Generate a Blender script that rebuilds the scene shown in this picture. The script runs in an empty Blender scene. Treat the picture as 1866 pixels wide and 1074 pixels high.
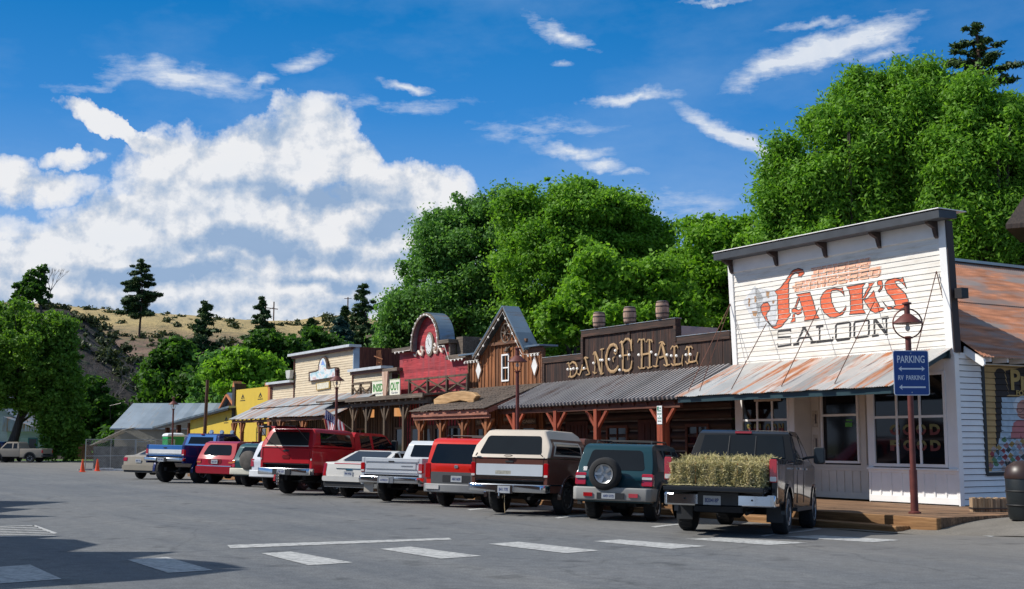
import bpy, bmesh, math, random
import numpy as np
from mathutils import Vector, Matrix, geometry
random.seed(7); np.random.seed(7)
R = math.radians
SC = bpy.context.scene
COL = SC.collection
# ------------------------------------------------------------------ camera
FPX, PITCH, EYE = 2250.0, math.atan(269 / 2250.0), 1.65
cd = bpy.data.cameras.new('camera'); cam = bpy.data.objects.new('camera', cd); COL.objects.link(cam)
cd.sensor_width = 36; cd.lens = 36 * FPX / 1866; cd.clip_end = 4000; cd.clip_start = 0.1
cam.location = (0, 0, EYE); cam.rotation_euler = (R(90) + PITCH, 0, 0)
SC.camera = cam
# ------------------------------------------------------------------ light
SUN_EL, SUN_AZ = R(44), R(-92)            # azimuth of the sun measured from +Y towards +X
sd = Vector((math.sin(SUN_AZ) * math.cos(SUN_EL), math.cos(SUN_AZ) * math.cos(SUN_EL), math.sin(SUN_EL)))
sl = bpy.data.lights.new('sun', 'SUN'); sl.energy = 4.6; sl.angle = R(0.5); sl.color = (1.0, 0.955, 0.88)
so = bpy.data.objects.new('sun', sl); COL.objects.link(so)
so.rotation_euler = sd.to_track_quat('Z', 'Y').to_euler()
so.location = sd * 100
SC.view_settings.view_transform = 'Standard'; SC.view_settings.look = 'None'
SC.view_settings.exposure = 0.1; SC.view_settings.gamma = 1.0
SC.cycles.max_bounces = 6; SC.cycles.diffuse_bounces = 3; SC.cycles.glossy_bounces = 3
SC.cycles.transmission_bounces = 4; SC.cycles.transparent_max_bounces = 8
SC.cycles.sample_clamp_indirect = 5.0
# ------------------------------------------------------------------ pixel rays (photo 1866 x 1074)
CP, SP = math.cos(PITCH), math.sin(PITCH)
def ray(px, py):
    x = (px - 933) / FPX; y = -(py - 537) / FPX
    return Vector((x, CP - y * SP, SP + y * CP))
def at(px, py, Y):
    r = ray(px, py); t = Y / r.y
    return Vector((r.x * t, Y, EYE + r.z * t))
def gnd(px, py, z=0.0):
    r = ray(px, py); t = (z - EYE) / r.z
    return Vector((r.x * t, r.y * t, z))
# the street front: one straight line of facades; s runs along it (away), d towards the street
A31 = R(31.0)
C0 = Vector((10.35, 28.9, 0))
UU = Vector((-math.sin(A31), math.cos(A31), 0)); NN = Vector((-math.cos(A31), -math.sin(A31), 0))
def W(s, d=0.0, z=0.0): return C0 + UU * s + NN * d + Vector((0, 0, z))
def sd_of(p):
    q = Vector((p[0], p[1], 0)) - C0
    return q.dot(UU), q.dot(NN)
def fp(px, py, d=0.0, k=0.0, z0=0.0):
    """photo pixel -> (s, z) on the plane at distance d in front of the facade line, leaning k per metre above z0"""
    r = ray(px, py); e = Vector((0, 0, EYE)) - C0
    # (e + t r).NN = d + k*(EYE + t r.z - z0)
    t = (d + k * (EYE - z0) - Vector((e.x, e.y, 0)).dot(NN)) / (r.dot(NN) - k * r.z)
    p = e + r * t
    return p.dot(UU), EYE + r.z * t
def smooth(a, b, x):
    t = min(1, max(0, (x - a) / (b - a))); return t * t * (3 - 2 * t)
def zg(x, y):
    s, d = sd_of((x, y))
    return -0.15 * (1 - smooth(4.2, 9.2, d)) * smooth(-6, -1.5, s) * (1 - smooth(52, 60, s))
def on_ground(px, py):
    z = 0
    for _ in range(6):
        p = gnd(px, py, z); z = zg(p.x, p.y)
    return gnd(px, py, z)
# ------------------------------------------------------------------ node helpers
def new_mat(name):
    m = bpy.data.materials.new(name); m.use_nodes = True
    nt = m.node_tree; b = nt.nodes['Principled BSDF']
    return m, nt, b
def nd(nt, typ, **kw):
    n = nt.nodes.new(typ)
    for k, v in kw.items():
        if k in n.inputs.keys(): n.inputs[k].default_value = v
        else: setattr(n, k, v)
    return n
def lk(nt, a, b): nt.links.new(a, b)
def coords(nt, scale=(1, 1, 1), rot=(0, 0, 0), kind='Object'):
    tc = nd(nt, 'ShaderNodeTexCoord'); mp = nd(nt, 'ShaderNodeMapping')
    mp.inputs['Scale'].default_value = scale; mp.inputs['Rotation'].default_value = rot
    lk(nt, tc.outputs[kind], mp.inputs['Vector']); return mp.outputs['Vector']
def ramp(nt, fac, stops, interp='LINEAR'):
    r = nd(nt, 'ShaderNodeValToRGB'); r.color_ramp.interpolation = interp
    e = r.color_ramp.elements
    while len(e) < len(stops): e.new(0.5)
    for i, (p, c) in enumerate(stops):
        e[i].position = p; e[i].color = tuple(c) + (1,) if len(c) == 3 else c
    lk(nt, fac, r.inputs['Fac']); return r.outputs['Color']
def noise(nt, vec, scale, detail=4, rough=0.55, dist=0.0):
    n = nd(nt, 'ShaderNodeTexNoise'); n.inputs['Scale'].default_value = scale
    n.inputs['Detail'].default_value = detail; n.inputs['Roughness'].default_value = rough
    n.inputs['Distortion'].default_value = dist
    lk(nt, vec, n.inputs['Vector']); return n.outputs['Fac']
def mixc(nt, fac, a, b, mode='MIX'):
    m = nd(nt, 'ShaderNodeMix', data_type='RGBA', blend_type=mode)
    for sock, v in ((m.inputs[0], fac), (m.inputs[6], a), (m.inputs[7], b)):
        if hasattr(v, 'is_output'): lk(nt, v, sock)
        elif isinstance(v, (int, float)): sock.default_value = v
        else: sock.default_value = tuple(v) + (1,) if len(v) == 3 else v
    return m.outputs[2]
def mth(nt, op, a, b=None, c=None, clamp=False):
    m = nd(nt, 'ShaderNodeMath', operation=op, use_clamp=clamp)
    for i, v in enumerate((a, b, c)):
        if v is None: continue
        if hasattr(v, 'is_output'): lk(nt, v, m.inputs[i])
        else: m.inputs[i].default_value = v
    return m.outputs[0]
def bump(nt, b, h, dist=0.01, strength=0.6):
    n = nd(nt, 'ShaderNodeBump'); n.inputs['Strength'].default_value = strength; n.inputs['Distance'].default_value = dist
    lk(nt, h, n.inputs['Height']); lk(nt, n.outputs['Normal'], b.inputs['Normal'])
MATS = {}
def plain(name, col, rough=0.6, metal=0.0, var=0.12, scale=3.0, coat=0.0, bmp=0.0, spec=None, emit=None):
    """one colour with a little mottling"""
    if name in MATS: return MATS[name]
    m, nt, b = new_mat(name); v = coords(nt)
    f = noise(nt, v, scale, 5)
    lo = tuple(max(0, c * (1 - var)) for c in col); hi = tuple(min(1, c * (1 + var)) for c in col)
    lk(nt, ramp(nt, f, [(0.3, lo), (0.7, hi)]), b.inputs['Base Color'])
    b.inputs['Roughness'].default_value = rough; b.inputs['Metallic'].default_value = metal
    if coat: b.inputs['Coat Weight'].default_value = coat; b.inputs['Coat Roughness'].default_value = 0.06
    if spec is not None: b.inputs['Specular IOR Level'].default_value = spec
    if bmp: bump(nt, b, noise(nt, v, scale * 8, 4), bmp)
    if emit: b.inputs['Emission Color'].default_value = tuple(emit[:3]) + (1,); b.inputs['Emission Strength'].default_value = emit[3]
    MATS[name] = m; return m
def wood(name, dark, mid, light, grain='x', tone=1.5, board=None, stain=None, rough=0.75):
    """weathered wood, grain along one local axis; board=(axis, width) gives each board its own tone"""
    if name in MATS: return MATS[name]
    m, nt, b = new_mat(name)
    sc = {'x': (0.5, 9, 9), 'y': (9, 0.5, 9), 'z': (9, 9, 0.5)}[grain]
    v = coords(nt, sc); f = noise(nt, v, 2.2, 6, 0.6, 0.3)
    c = ramp(nt, f, [(0.28, dark), (0.5, mid), (0.75, light)])
    v2 = coords(nt, (1, 1, 1)); g = noise(nt, v2, tone * 0.5, 4)
    c = mixc(nt, 1.0, c, ramp(nt, g, [(0.3, (0.7, 0.7, 0.7)), (0.7, (1.25, 1.22, 1.2))]), 'MULTIPLY')
    if board:
        sx = nd(nt, 'ShaderNodeSeparateXYZ'); lk(nt, v2, sx.inputs[0])
        q = mth(nt, 'FLOOR', mth(nt, 'DIVIDE', sx.outputs['xyz'.index(board[0])], board[1]))
        wn = nd(nt, 'ShaderNodeTexWhiteNoise', noise_dimensions='1D'); lk(nt, q, wn.inputs['W'])
        c = mixc(nt, 1.0, c, ramp(nt, wn.outputs['Value'], [(0, (0.62, 0.62, 0.62)), (1, (1.35, 1.3, 1.25))]), 'MULTIPLY')
    if stain:
        st = noise(nt, coords(nt, (1.5, 1.5, 0.5)), 1.3, 5)
        c = mixc(nt, ramp(nt, st, [(0.48, (0, 0, 0)), (0.62, (1, 1, 1))]), c, stain)
    lk(nt, c, b.inputs['Base Color']); b.inputs['Roughness'].default_value = rough
    bump(nt, b, f, 0.006, 0.7)
    MATS[name] = m; return m
def metal_roof(name, base, rust, amount=0.5, along='y', rough=0.45, metal=0.55, streak=(3.5, 0.35), light=None):
    """galvanised sheet with rust streaks running down the slope (local y) and sheet-to-sheet tone changes"""
    if name in MATS: return MATS[name]
    m, nt, b = new_mat(name)
    sc = (streak[0], streak[1], streak[1]) if along == 'y' else (streak[1], streak[0], streak[1])
    v = coords(nt, sc); f = noise(nt, v, 1.3, 7, 0.62, 0.4)
    v2 = coords(nt); g = noise(nt, v2, 0.8, 4)
    sx = nd(nt, 'ShaderNodeSeparateXYZ'); lk(nt, v2, sx.inputs[0])
    q = mth(nt, 'FLOOR', mth(nt, 'DIVIDE', sx.outputs[0 if along == 'y' else 1], 0.66))
    wn = nd(nt, 'ShaderNodeTexWhiteNoise', noise_dimensions='1D'); lk(nt, q, wn.inputs['W'])
    tone = mixc(nt, 1.0, ramp(nt, wn.outputs['Value'], [(0, tuple(c * .78 for c in base)), (1, light or tuple(min(1, c * 1.18) for c in base))]),
                ramp(nt, g, [(0.3, (.85, .85, .85)), (.7, (1.1, 1.1, 1.1))]), 'MULTIPLY')
    t = 1 - amount
    mask = ramp(nt, mth(nt, 'ADD', mth(nt, 'MULTIPLY', f, 0.75), mth(nt, 'MULTIPLY', g, 0.25)), [(0.30 + 0.35 * t - 0.05, (0, 0, 0)), (0.30 + 0.35 * t + 0.06, (1, 1, 1))])
    rr = ramp(nt, noise(nt, v, 4, 4), [(0.3, tuple(c * 0.55 for c in rust)), (0.55, rust), (0.75, tuple(min(1, c * 1.5) for c in rust))])
    lk(nt, mixc(nt, mask, tone, rr), b.inputs['Base Color'])
    lk(nt, ramp(nt, mask, [(0, (rough,) * 3), (1, (0.85,) * 3)]), b.inputs['Roughness'])
    lk(nt, ramp(nt, mask, [(0, (metal,) * 3), (1, (0, 0, 0))]), b.inputs['Metallic'])
    MATS[name] = m; return m
# ------------------------------------------------------------------ mesh builder
class MB:
    def __init__(s): s.v = []; s.f = []
    def add(s, vs, fs):
        o = len(s.v); s.v += [tuple(p) for p in vs]; s.f += [tuple(i + o for i in f) for f in fs]; return s
    def box(s, x0, x1, y0, y1, z0, z1):
        if x0 > x1: x0, x1 = x1, x0
        if y0 > y1: y0, y1 = y1, y0
        if z0 > z1: z0, z1 = z1, z0
        return s.add([(x, y, z) for x in (x0, x1) for y in (y0, y1) for z in (z0, z1)],
                     [(0, 1, 3, 2), (4, 6, 7, 5), (0, 4, 5, 1), (2, 3, 7, 6), (0, 2, 6, 4), (1, 5, 7, 3)])
    def bar(s, p, q, w, h, up=(0, 0, 1)):
        p, q = Vector(p), Vector(q); a = (q - p).normalized(); up = Vector(up)
        if abs(a.dot(up)) > 0.98: up = Vector((1, 0, 0))
        r = a.cross(up).normalized(); u = r.cross(a)
        vs = [e + r * (i * w / 2) + u * (j * h / 2) for e in (p, q) for i in (-1, 1) for j in (-1, 1)]
        return s.add(vs, [(0, 1, 3, 2), (4, 6, 7, 5), (0, 4, 5, 1), (2, 3, 7, 6), (0, 2, 6, 4), (1, 5, 7, 3)])
    def tube(s, pts, r, n=8, cap=True):
        pts = [Vector(p) for p in pts]; rs = r if isinstance(r, (list, tuple)) else [r] * len(pts)
        o = len(s.v); t = None
        for i, p in enumerate(pts):
            a = (pts[min(i + 1, len(pts) - 1)] - pts[max(i - 1, 0)]).normalized()
            if t is None:
                t = a.cross(Vector((0, 0, 1))) if abs(a.z) < 0.95 else a.cross(Vector((1, 0, 0)))
            t = (t - a * t.dot(a)).normalized(); b = a.cross(t)
            for k in range(n):
                g = 2 * math.pi * k / n
                s.v.append(tuple(p + (t * math.cos(g) + b * math.sin(g)) * rs[i]))
        for i in range(len(pts) - 1):
            for k in range(n):
                k2 = (k + 1) % n
                s.f.append((o + i * n + k, o + i * n + k2, o + (i + 1) * n + k2, o + (i + 1) * n + k))
        if cap:
            s.f.append(tuple(o + k for k in range(n))[::-1]); s.f.append(tuple(o + (len(pts) - 1) * n + k for k in range(n)))
        return s
    def lathe(s, prof, c=(0, 0, 0), n=24, axis='z', sy=1.0, caps=True):
        o = len(s.v); c = Vector(c)
        for (r, h) in prof:
            for k in range(n):
                g = 2 * math.pi * k / n; a, b = r * math.cos(g), r * math.sin(g) * sy
                p = (a, b, h) if axis == 'z' else ((a, h, b) if axis == 'y' else (h, a, b))
                s.v.append(tuple(c + Vector(p)))
        for i in range(len(prof) - 1):
            for k in range(n):
                k2 = (k + 1) % n
                s.f.append((o + i * n + k, o + i * n + k2, o + (i + 1) * n + k2, o + (i + 1) * n + k))
        if caps:
            s.f.append(tuple(o + k for k in range(n))[::-1]); s.f.append(tuple(o + (len(prof) - 1) * n + k for k in range(n)))
        return s
    def prism(s, poly, a, b, axis='y'):
        """polygon in the two other axes (x,z for 'y'; y,z for 'x'; x,y for 'z') extruded from a to b"""
        def P(u, v, w): return {'y': (u, w, v), 'x': (w, u, v), 'z': (u, v, w)}[axis]
        n = len(poly)
        vs = [P(u, v, a) for u, v in poly] + [P(u, v, b) for u, v in poly]
        fs = [tuple(range(n))[::-1], tuple(range(n, 2 * n))] + [(i, (i + 1) % n, n + (i + 1) % n, n + i) for i in range(n)]
        return s.add(vs, fs)
    def poly(s, pts): return s.add(pts, [tuple(range(len(pts)))])
    def bm(s):
        b = bmesh.new(); vs = [b.verts.new(p) for p in s.v]
        for f in s.f:
            try: b.faces.new([vs[i] for i in f])
            except ValueError: pass
        return b
    def map(s, fn): s.v = [tuple(fn(*p)) for p in s.v]; return s
    def build(s, name, mat, parent=None, off=(0, 0, 0), smooth=None, bevel=0, loc=None, normals=True, seg=1):
        me = bpy.data.meshes.new(name); b = s.bm()
        if off != (0, 0, 0): bmesh.ops.translate(b, verts=b.verts, vec=-Vector(off))
        if normals: bmesh.ops.recalc_face_normals(b, faces=b.faces)
        b.to_mesh(me); b.free()
        me.materials.append(mat)
        o = bpy.data.objects.new(name, me); COL.objects.link(o)
        if parent is not None: o.parent = parent
        if loc is not None: o.location = loc
        if smooth is not None:
            me.polygons.foreach_set('use_smooth', [True] * len(me.polygons))
            me.set_sharp_from_angle(angle=R(smooth))
        if bevel:
            md = o.modifiers.new('b', 'BEVEL'); md.width = bevel; md.segments = seg; md.limit_method = 'ANGLE'; md.angle_limit = R(40)
        return o
def tag(o, label=None, cat=None, group=None, kind=None):
    for k, v in (('label', label), ('category', cat), ('group', group), ('kind', kind)):
        if v: o[k] = v
    return o
def empty(name, loc, rz=0.0, label=None, cat=None, group=None):
    o = bpy.data.objects.new(name, None); COL.objects.link(o)
    o.location = loc; o.rotation_euler = (0, 0, rz); o.empty_display_size = 0.3
    return tag(o, label, cat, group)
def copy_tree(o, parent=None):
    c = o.copy(); COL.objects.link(c)
    if parent is not None: c.parent = parent
    for ch in list(o.children): copy_tree(ch, c)
    return c
RZF = math.pi / 2 + A31       # rotation of the facade frame: local x along the row (away), local y to the street
class Bld:
    """a thing standing in the facade frame; its meshes are given in (s, d, z)"""
    def __init__(s, name, s0, label, cat, d0=0.0, z0=0.0, group=None):
        s.off = (s0, d0, z0); s.root = empty(name, W(s0, d0, z0), RZF, label, cat, group)
    def part(s, mb, name, mat, parent=None, **kw):
        o = mb.build(name, mat, parent or s.root, off=s.off, **kw)
        return o
def text_mesh(body, size=1.0, extrude=0.0, bold=0.0, space=1.0):
    """(verts, faces) of a line of lettering in the xy plane, centred"""
    c = bpy.data.curves.new('t', 'FONT'); c.body = body; c.size = size; c.extrude = extrude; c.offset = bold; c.space_character = space
    c.align_x = 'CENTER'; c.align_y = 'CENTER'; c.resolution_u = 3
    o = bpy.data.objects.new('t', c); COL.objects.link(o)
    dg = bpy.context.evaluated_depsgraph_get(); e = o.evaluated_get(dg); me = e.to_mesh()
    vs = [tuple(v.co) for v in me.vertices]; fs = [tuple(p.vertices) for p in me.polygons]
    e.to_mesh_clear(); bpy.data.objects.remove(o); bpy.data.curves.remove(c)
    return vs, fs
def text_on(mb, body, c, right, up, w, h, ext=0.004, bold=0.0):
    """lettering fitted to w x h, centred at c"""
    vs, fs = text_mesh(body, 1.0, 0.5, bold)
    xs = [v[0] for v in vs]; ys = [v[1] for v in vs]
    sx = w / (max(xs) - min(xs)); sy = h / (max(ys) - min(ys)); mx = (max(xs) + min(xs)) / 2; my = (max(ys) + min(ys)) / 2
    r, u, c = Vector(right).normalized(), Vector(up).normalized(), Vector(c); n = r.cross(u)
    return mb.add([c + r * ((v[0] - mx) * sx) + u * ((v[1] - my) * sy) + n * (v[2] * 2 * ext) for v in vs], fs)
# ------------------------------------------------------------------ sky
w = bpy.data.worlds.new('World'); SC.world = w; w.use_nodes = True
nt = w.node_tree; nt.nodes.clear()
out = nd(nt, 'ShaderNodeOutputWorld'); bg = nd(nt, 'ShaderNodeBackground'); bg.inputs['Strength'].default_value = 0.1
lk(nt, bg.outputs[0], out.inputs[0])
sky = nd(nt, 'ShaderNodeTexSky', sky_type='NISHITA', sun_disc=False)
sky.sun_elevation = SUN_EL; sky.sun_rotation = SUN_AZ; sky.altitude = 500; sky.air_density = 1.0; sky.dust_density = 0.4; sky.ozone_density = 2.0
tc = nd(nt, 'ShaderNodeTexCoord'); sx = nd(nt, 'ShaderNodeSeparateXYZ'); lk(nt, tc.outputs['Generated'], sx.inputs[0])
X, Y, Z = sx.outputs
U = mth(nt, 'ARCTAN2', X, Y); V = mth(nt, 'ARCSINE', Z)
cv = nd(nt, 'ShaderNodeCombineXYZ'); lk(nt, U, cv.inputs[0]); lk(nt, V, cv.inputs[1])
hs = nd(nt, 'ShaderNodeHueSaturation', Saturation=1.2, Value=0.8); lk(nt, sky.outputs[0], hs.inputs['Color'])
grad = ramp(nt, V, [(0.0, (4.2, 5.4, 7.4)), (0.11, (3.2, 4.9, 7.6)), (0.19, (1.25, 3.3, 7.0)), (0.26, (.36, 2.35, 6.2)), (0.35, (.02, 1.75, 5.1)), (0.50, (.9, 2.1, 4.6)), (0.9, (2.0, 2.9, 4.2))])  # top stops, above the frame, are paled to make the fill less blue
side = ramp(nt, U, [(0.0, (1, 1, 1)), (0.45, (.80, .84, .88))])
skyc = mixc(nt, 1.0, mixc(nt, 0.95, hs.outputs[0], grad), side, 'MULTIPLY')
w.cycles.sampling_method = 'MANUAL'; w.cycles.sample_map_resolution = 256
def uv_of(px, py):
    r = ray(px, py).normalized(); return math.atan2(r.x, r.y), math.asin(r.z)
def blob(px, py, rx, ry, rot=0.0, amp=1.0, soft=1.0):
    """one soft ellipse of cloud given by the part of the sky it fills"""
    u, v = uv_of(px, py)
    a = nd(nt, 'ShaderNodeVectorMath', operation='SUBTRACT'); lk(nt, warp, a.inputs[0]); a.inputs[1].default_value = (u, v, 0)
    r = nd(nt, 'ShaderNodeVectorRotate', rotation_type='Z_AXIS'); lk(nt, a.outputs[0], r.inputs['Vector']); r.inputs['Angle'].default_value = R(-rot)
    m = nd(nt, 'ShaderNodeVectorMath', operation='MULTIPLY'); lk(nt, r.outputs[0], m.inputs[0]); m.inputs[1].default_value = (FPX / rx, FPX / ry, 0)
    l = nd(nt, 'ShaderNodeVectorMath', operation='LENGTH'); lk(nt, m.outputs[0], l.inputs[0])
    return mth(nt, 'MULTIPLY', mth(nt, 'SUBTRACT', 1.0, l.outputs['Value'], clamp=True), amp)
def warped(scale, amt, seed):
    mp = nd(nt, 'ShaderNodeMapping'); mp.inputs['Location'].default_value = (seed, seed * 0.7, 0); lk(nt, cv.outputs[0], mp.inputs['Vector'])
    n = nd(nt, 'ShaderNodeTexNoise', Scale=scale, Detail=6.0, Roughness=0.6); lk(nt, mp.outputs[0], n.inputs['Vector'])
    s_ = nd(nt, 'ShaderNodeVectorMath', operation='SUBTRACT'); lk(nt, n.outputs['Color'], s_.inputs[0]); s_.inputs[1].default_value = (.5, .5, .5)
    k = nd(nt, 'ShaderNodeVectorMath', operation='SCALE'); lk(nt, s_.outputs[0], k.inputs[0]); k.inputs['Scale'].default_value = amt
    a = nd(nt, 'ShaderNodeVectorMath', operation='ADD'); lk(nt, cv.outputs[0], a.inputs[0]); lk(nt, k.outputs[0], a.inputs[1])
    return a.outputs[0]
def nz(scale, detail, rough, seed, stretch=(1, 1, 1), rot=0):
    mp = nd(nt, 'ShaderNodeMapping'); mp.inputs['Location'].default_value = (seed, seed * .3, 0); mp.inputs['Scale'].default_value = stretch
    mp.inputs['Rotation'].default_value = (0, 0, R(rot)); lk(nt, cv.outputs[0], mp.inputs['Vector'])
    return noise(nt, mp.outputs[0], scale, detail, rough)
def total(bl, op='MAXIMUM'):
    a = bl[0]
    for b in bl[1:]: a = mth(nt, op, a, b)
    return a
# heaped white clouds low on the left
warp = warped(13, 0.075, 3.1)
cum = total([blob(*b) for b in (
    (430, 310, 270, 120, 12, 1.5), (560, 250, 110, 110, -30, 1.8), (640, 280, 70, 60, 0, 1.5), (750, 365, 200, 90, -8, 1.7), (620, 420, 340, 90, 0, 1.6),
    (275, 410, 210, 95, 16, 1.5), (110, 500, 260, 74, 5, 1.5), (560, 560, 460, 100, 0, 1.6), (400, 480, 560, 130, 0, 1.7), (150, 560, 420, 90, 0, 1.4), (210, 235, 130, 22, -24, 1.5), (320, 285, 90, 34, -20, 1.2),
    (30, 320, 80, 60, 0, .9), (130, 275, 60, 26, 0, .9), (100, 330, 110, 40, 0, .8), (740, 560, 260, 90, 0, 1.0), (-200, 540, 400, 90, 0, 1.2), (1150, 560, 300, 50, 0, .75))])
n1 = nz(30, 9, 0.6, 1.7); n2 = nz(70, 6, 0.6, 8.3)
gate = mth(nt, 'MULTIPLY', cum, 3.0, clamp=True)
dens = mth(nt, 'ADD', cum, mth(nt, 'MULTIPLY', gate, mth(nt, 'MULTIPLY', mth(nt, 'SUBTRACT', n1, 0.5), 1.6)))
alpha = ramp(nt, dens, [(0.13, (0, 0, 0)), (0.30, (.60, .60, .60)), (0.58, (1, 1, 1))])
# shading of the heaps: lit crowns, blue-grey flat bases
warp = warped(10, 0.06, 6.4)
dark = total([blob(*b) for b in (
    (420, 455, 300, 42, 0, 1.2), (300, 490, 260, 32, 3, 1.1), (590, 350, 190, 30, 3, 1.0), (460, 335, 130, 32, 0, .7), (700, 395, 150, 28, 4, .9),
    (560, 520, 260, 22, 0, .75), (720, 465, 150, 22, 0, .8), (250, 560, 300, 30, 0, .7), (480, 245, 90, 24, 0, .4), (120, 430, 140, 22, 0, .5), (640, 560, 240, 22, 0, .55))])
nA = nz(8, 5, .55, 4.4, (1, 2.4, 1)); 
mpo = nd(nt, 'ShaderNodeMapping'); mpo.inputs['Location'].default_value = (1.7 - 0.011, .3 * 1.7 + 0.014, 0); lk(nt, cv.outputs[0], mpo.inputs['Vector'])
n1s = noise(nt, mpo.outputs[0], 30, 9, .6)
relief = mth(nt, 'SUBTRACT', n1s, n1)          # billow relief: sun from the upper left
sh = mth(nt, 'ADD', mth(nt, 'MULTIPLY', dark, 1.25), mth(nt, 'MULTIPLY', mth(nt, 'SUBTRACT', nA, 0.52), 1.3))
sh = mth(nt, 'ADD', mth(nt, 'ADD', sh, 0.13), mth(nt, 'MULTIPLY', relief, 2.8))
ccol = ramp(nt, sh, [(0.0, (7.9, 8.0, 8.25)), (0.28, (6.2, 6.6, 7.3)), (0.62, (4.2, 5.1, 6.5)), (1.0, (2.7, 3.9, 5.8))])
c1 = mixc(nt, alpha, skyc, ccol)
# thin streaks and torn scraps higher up
warp = warped(22, 0.030, 9.9)
ci = total([blob(*b) for b in (
    (1510, 88, 215, 44, 14, 1.6), (1400, 128, 110, 30, 20, 1.3), (1610, 95, 90, 20, 8, .9), (1330, 245, 135, 26, -32, 1.5), (1395, 285, 50, 26, -50, 1.2),
    (1150, 178, 125, 17, 3, 1.35), (1020, 60, 100, 22, -22, 1.05), (1040, 268, 90, 20, -5, 1.2), (1090, 295, 60, 18, -20, 1.2), (740, 155, 65, 15, -10, 1.25),
    (330, 140, 210, 34, -4, 1.15), (470, 145, 50, 16, 20, 1.0), (180, 150, 120, 18, 12, .7), (550, 110, 80, 26, 10, .85), (980, 235, 220, 26, 4, .62),
    (1140, 320, 60, 12, 0, .8), (1500, 40, 140, 14, 4, .8), (1300, 2, 90, 8, 0, .9), (1020, 118, 40, 12, 0, .7), (1210, 375, 230, 45, 0, .6), (700, 190, 280, 22, 0, .55))])
n3 = nz(26, 9, .66, 5.5, (1, 3.4, 1), -12)
ca = mth(nt, 'ADD', ci, mth(nt, 'MULTIPLY', mth(nt, 'MULTIPLY', ci, 2.5, clamp=True), mth(nt, 'MULTIPLY', mth(nt, 'SUBTRACT', n3, 0.53), 2.0)))
calpha = ramp(nt, ca, [(0.16, (0, 0, 0)), (0.50, (.30, .30, .30)), (0.95, (.80, .80, .80)), (1.4, (.93, .93, .93))])
c2 = mixc(nt, calpha, c1, mixc(nt, n2, (6.0, 6.7, 7.8), (8.0, 8.2, 8.5)))
# wide veil of haze-thin cloud
veil = mth(nt, 'MULTIPLY', ramp(nt, nz(5, 8, .6, 12.2, (1, 2.4, 1), -18), [(.45, (0, 0, 0)), (.8, (1, 1, 1))]), 0.2)
c3 = mixc(nt, veil, c2, (4.8, 6.2, 8.0))
# outside the photographed part of the sky: unseen cloud added to whiten the fill light
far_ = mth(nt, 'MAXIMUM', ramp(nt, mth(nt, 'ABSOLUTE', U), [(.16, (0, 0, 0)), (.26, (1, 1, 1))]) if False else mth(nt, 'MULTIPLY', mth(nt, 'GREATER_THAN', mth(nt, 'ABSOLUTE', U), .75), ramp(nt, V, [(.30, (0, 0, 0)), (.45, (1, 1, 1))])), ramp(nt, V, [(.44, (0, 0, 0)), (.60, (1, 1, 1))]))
fill_cl = ramp(nt, noise(nt, tc.outputs['Generated'], 3.2, 6, .6), [(.44, (0, 0, 0)), (.60, (1, 1, 1))])
c3 = mixc(nt, mth(nt, 'MULTIPLY', mth(nt, 'MULTIPLY', fill_cl, far_), .5), c3, (5.2, 5.6, 6.4))
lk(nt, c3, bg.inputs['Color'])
# ------------------------------------------------------------------ ground
def asphalt():
    m, nt, b = new_mat('asphalt'); v = coords(nt)
    a = noise(nt, v, 0.25, 4); f = noise(nt, v, 38, 4, .75); p = noise(nt, coords(nt, (0.05, 1.1, 1)), 0.9, 6, .62); f2 = noise(nt, v, 4.5, 6, .7)
    c = ramp(nt, a, [(0.25, (.108, .116, .124)), (0.75, (.158, .160, .160))])
    c = mixc(nt, 1.0, c, ramp(nt, p, [(.3, (.76, .79, .84)), (.72, (1.16, 1.14, 1.10))]), 'MULTIPLY')
    c = mixc(nt, 1.0, c, ramp(nt, f, [(.3, (.5, .5, .5)), (.72, (1.6, 1.6, 1.6))]), 'MULTIPLY')
    c = mixc(nt, 1.0, c, ramp(nt, f2, [(.32, (.74, .74, .75)), (.7, (1.2, 1.2, 1.19))]), 'MULTIPLY')
    # dusty parking strip and tan patches of the road
    sx = nd(nt, 'ShaderNodeSeparateXYZ'); lk(nt, v, sx.inputs[0])
    w_ = mth(nt, 'ADD', sx.outputs[1], mth(nt, 'MULTIPLY', noise(nt, v, 0.5, 4), 5.0))
    dust = ramp(nt, mth(nt, 'DIVIDE', w_, 24.0), [(.30, (1, 1, 1)), (.62, (0, 0, 0))])
    d2 = mth(nt, 'MULTIPLY', dust, 0.5)
    c = mixc(nt, d2, c, (.235, .205, .165))
    # sealed cracks
    vo = nd(nt, 'ShaderNodeTexVoronoi', feature='DISTANCE_TO_EDGE'); vo.inputs['Scale'].default_value = 0.16
    wv = nd(nt, 'ShaderNodeVectorMath', operation='ADD'); nn = nd(nt, 'ShaderNodeTexNoise', Scale=0.7, Detail=4.0); lk(nt, v, nn.inputs['Vector'])
    lk(nt, v, wv.inputs[0]); lk(nt, nn.outputs['Color'], wv.inputs[1]); lk(nt, wv.outputs[0], vo.inputs['Vector'])
    ck = ramp(nt, vo.outputs['Distance'], [(0.0, (.42, .42, .42)), (.007, (1, 1, 1))])
    c = mixc(nt, 0.45, c, mixc(nt, 1.0, c, ck, 'MULTIPLY'))
    # oil spots
    oi = ramp(nt, noise(nt, v, 1.1, 3), [(.60, (1, 1, 1)), (.72, (.55, .55, .55))])
    c = mixc(nt, 1.0, c, oi, 'MULTIPLY')
    lk(nt, c, b.inputs['Base Color']); b.inputs['Roughness'].default_value = 0.82
    bump(nt, b, f, 0.006, 0.8)
    return m
M_ASPH = asphalt()
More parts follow.
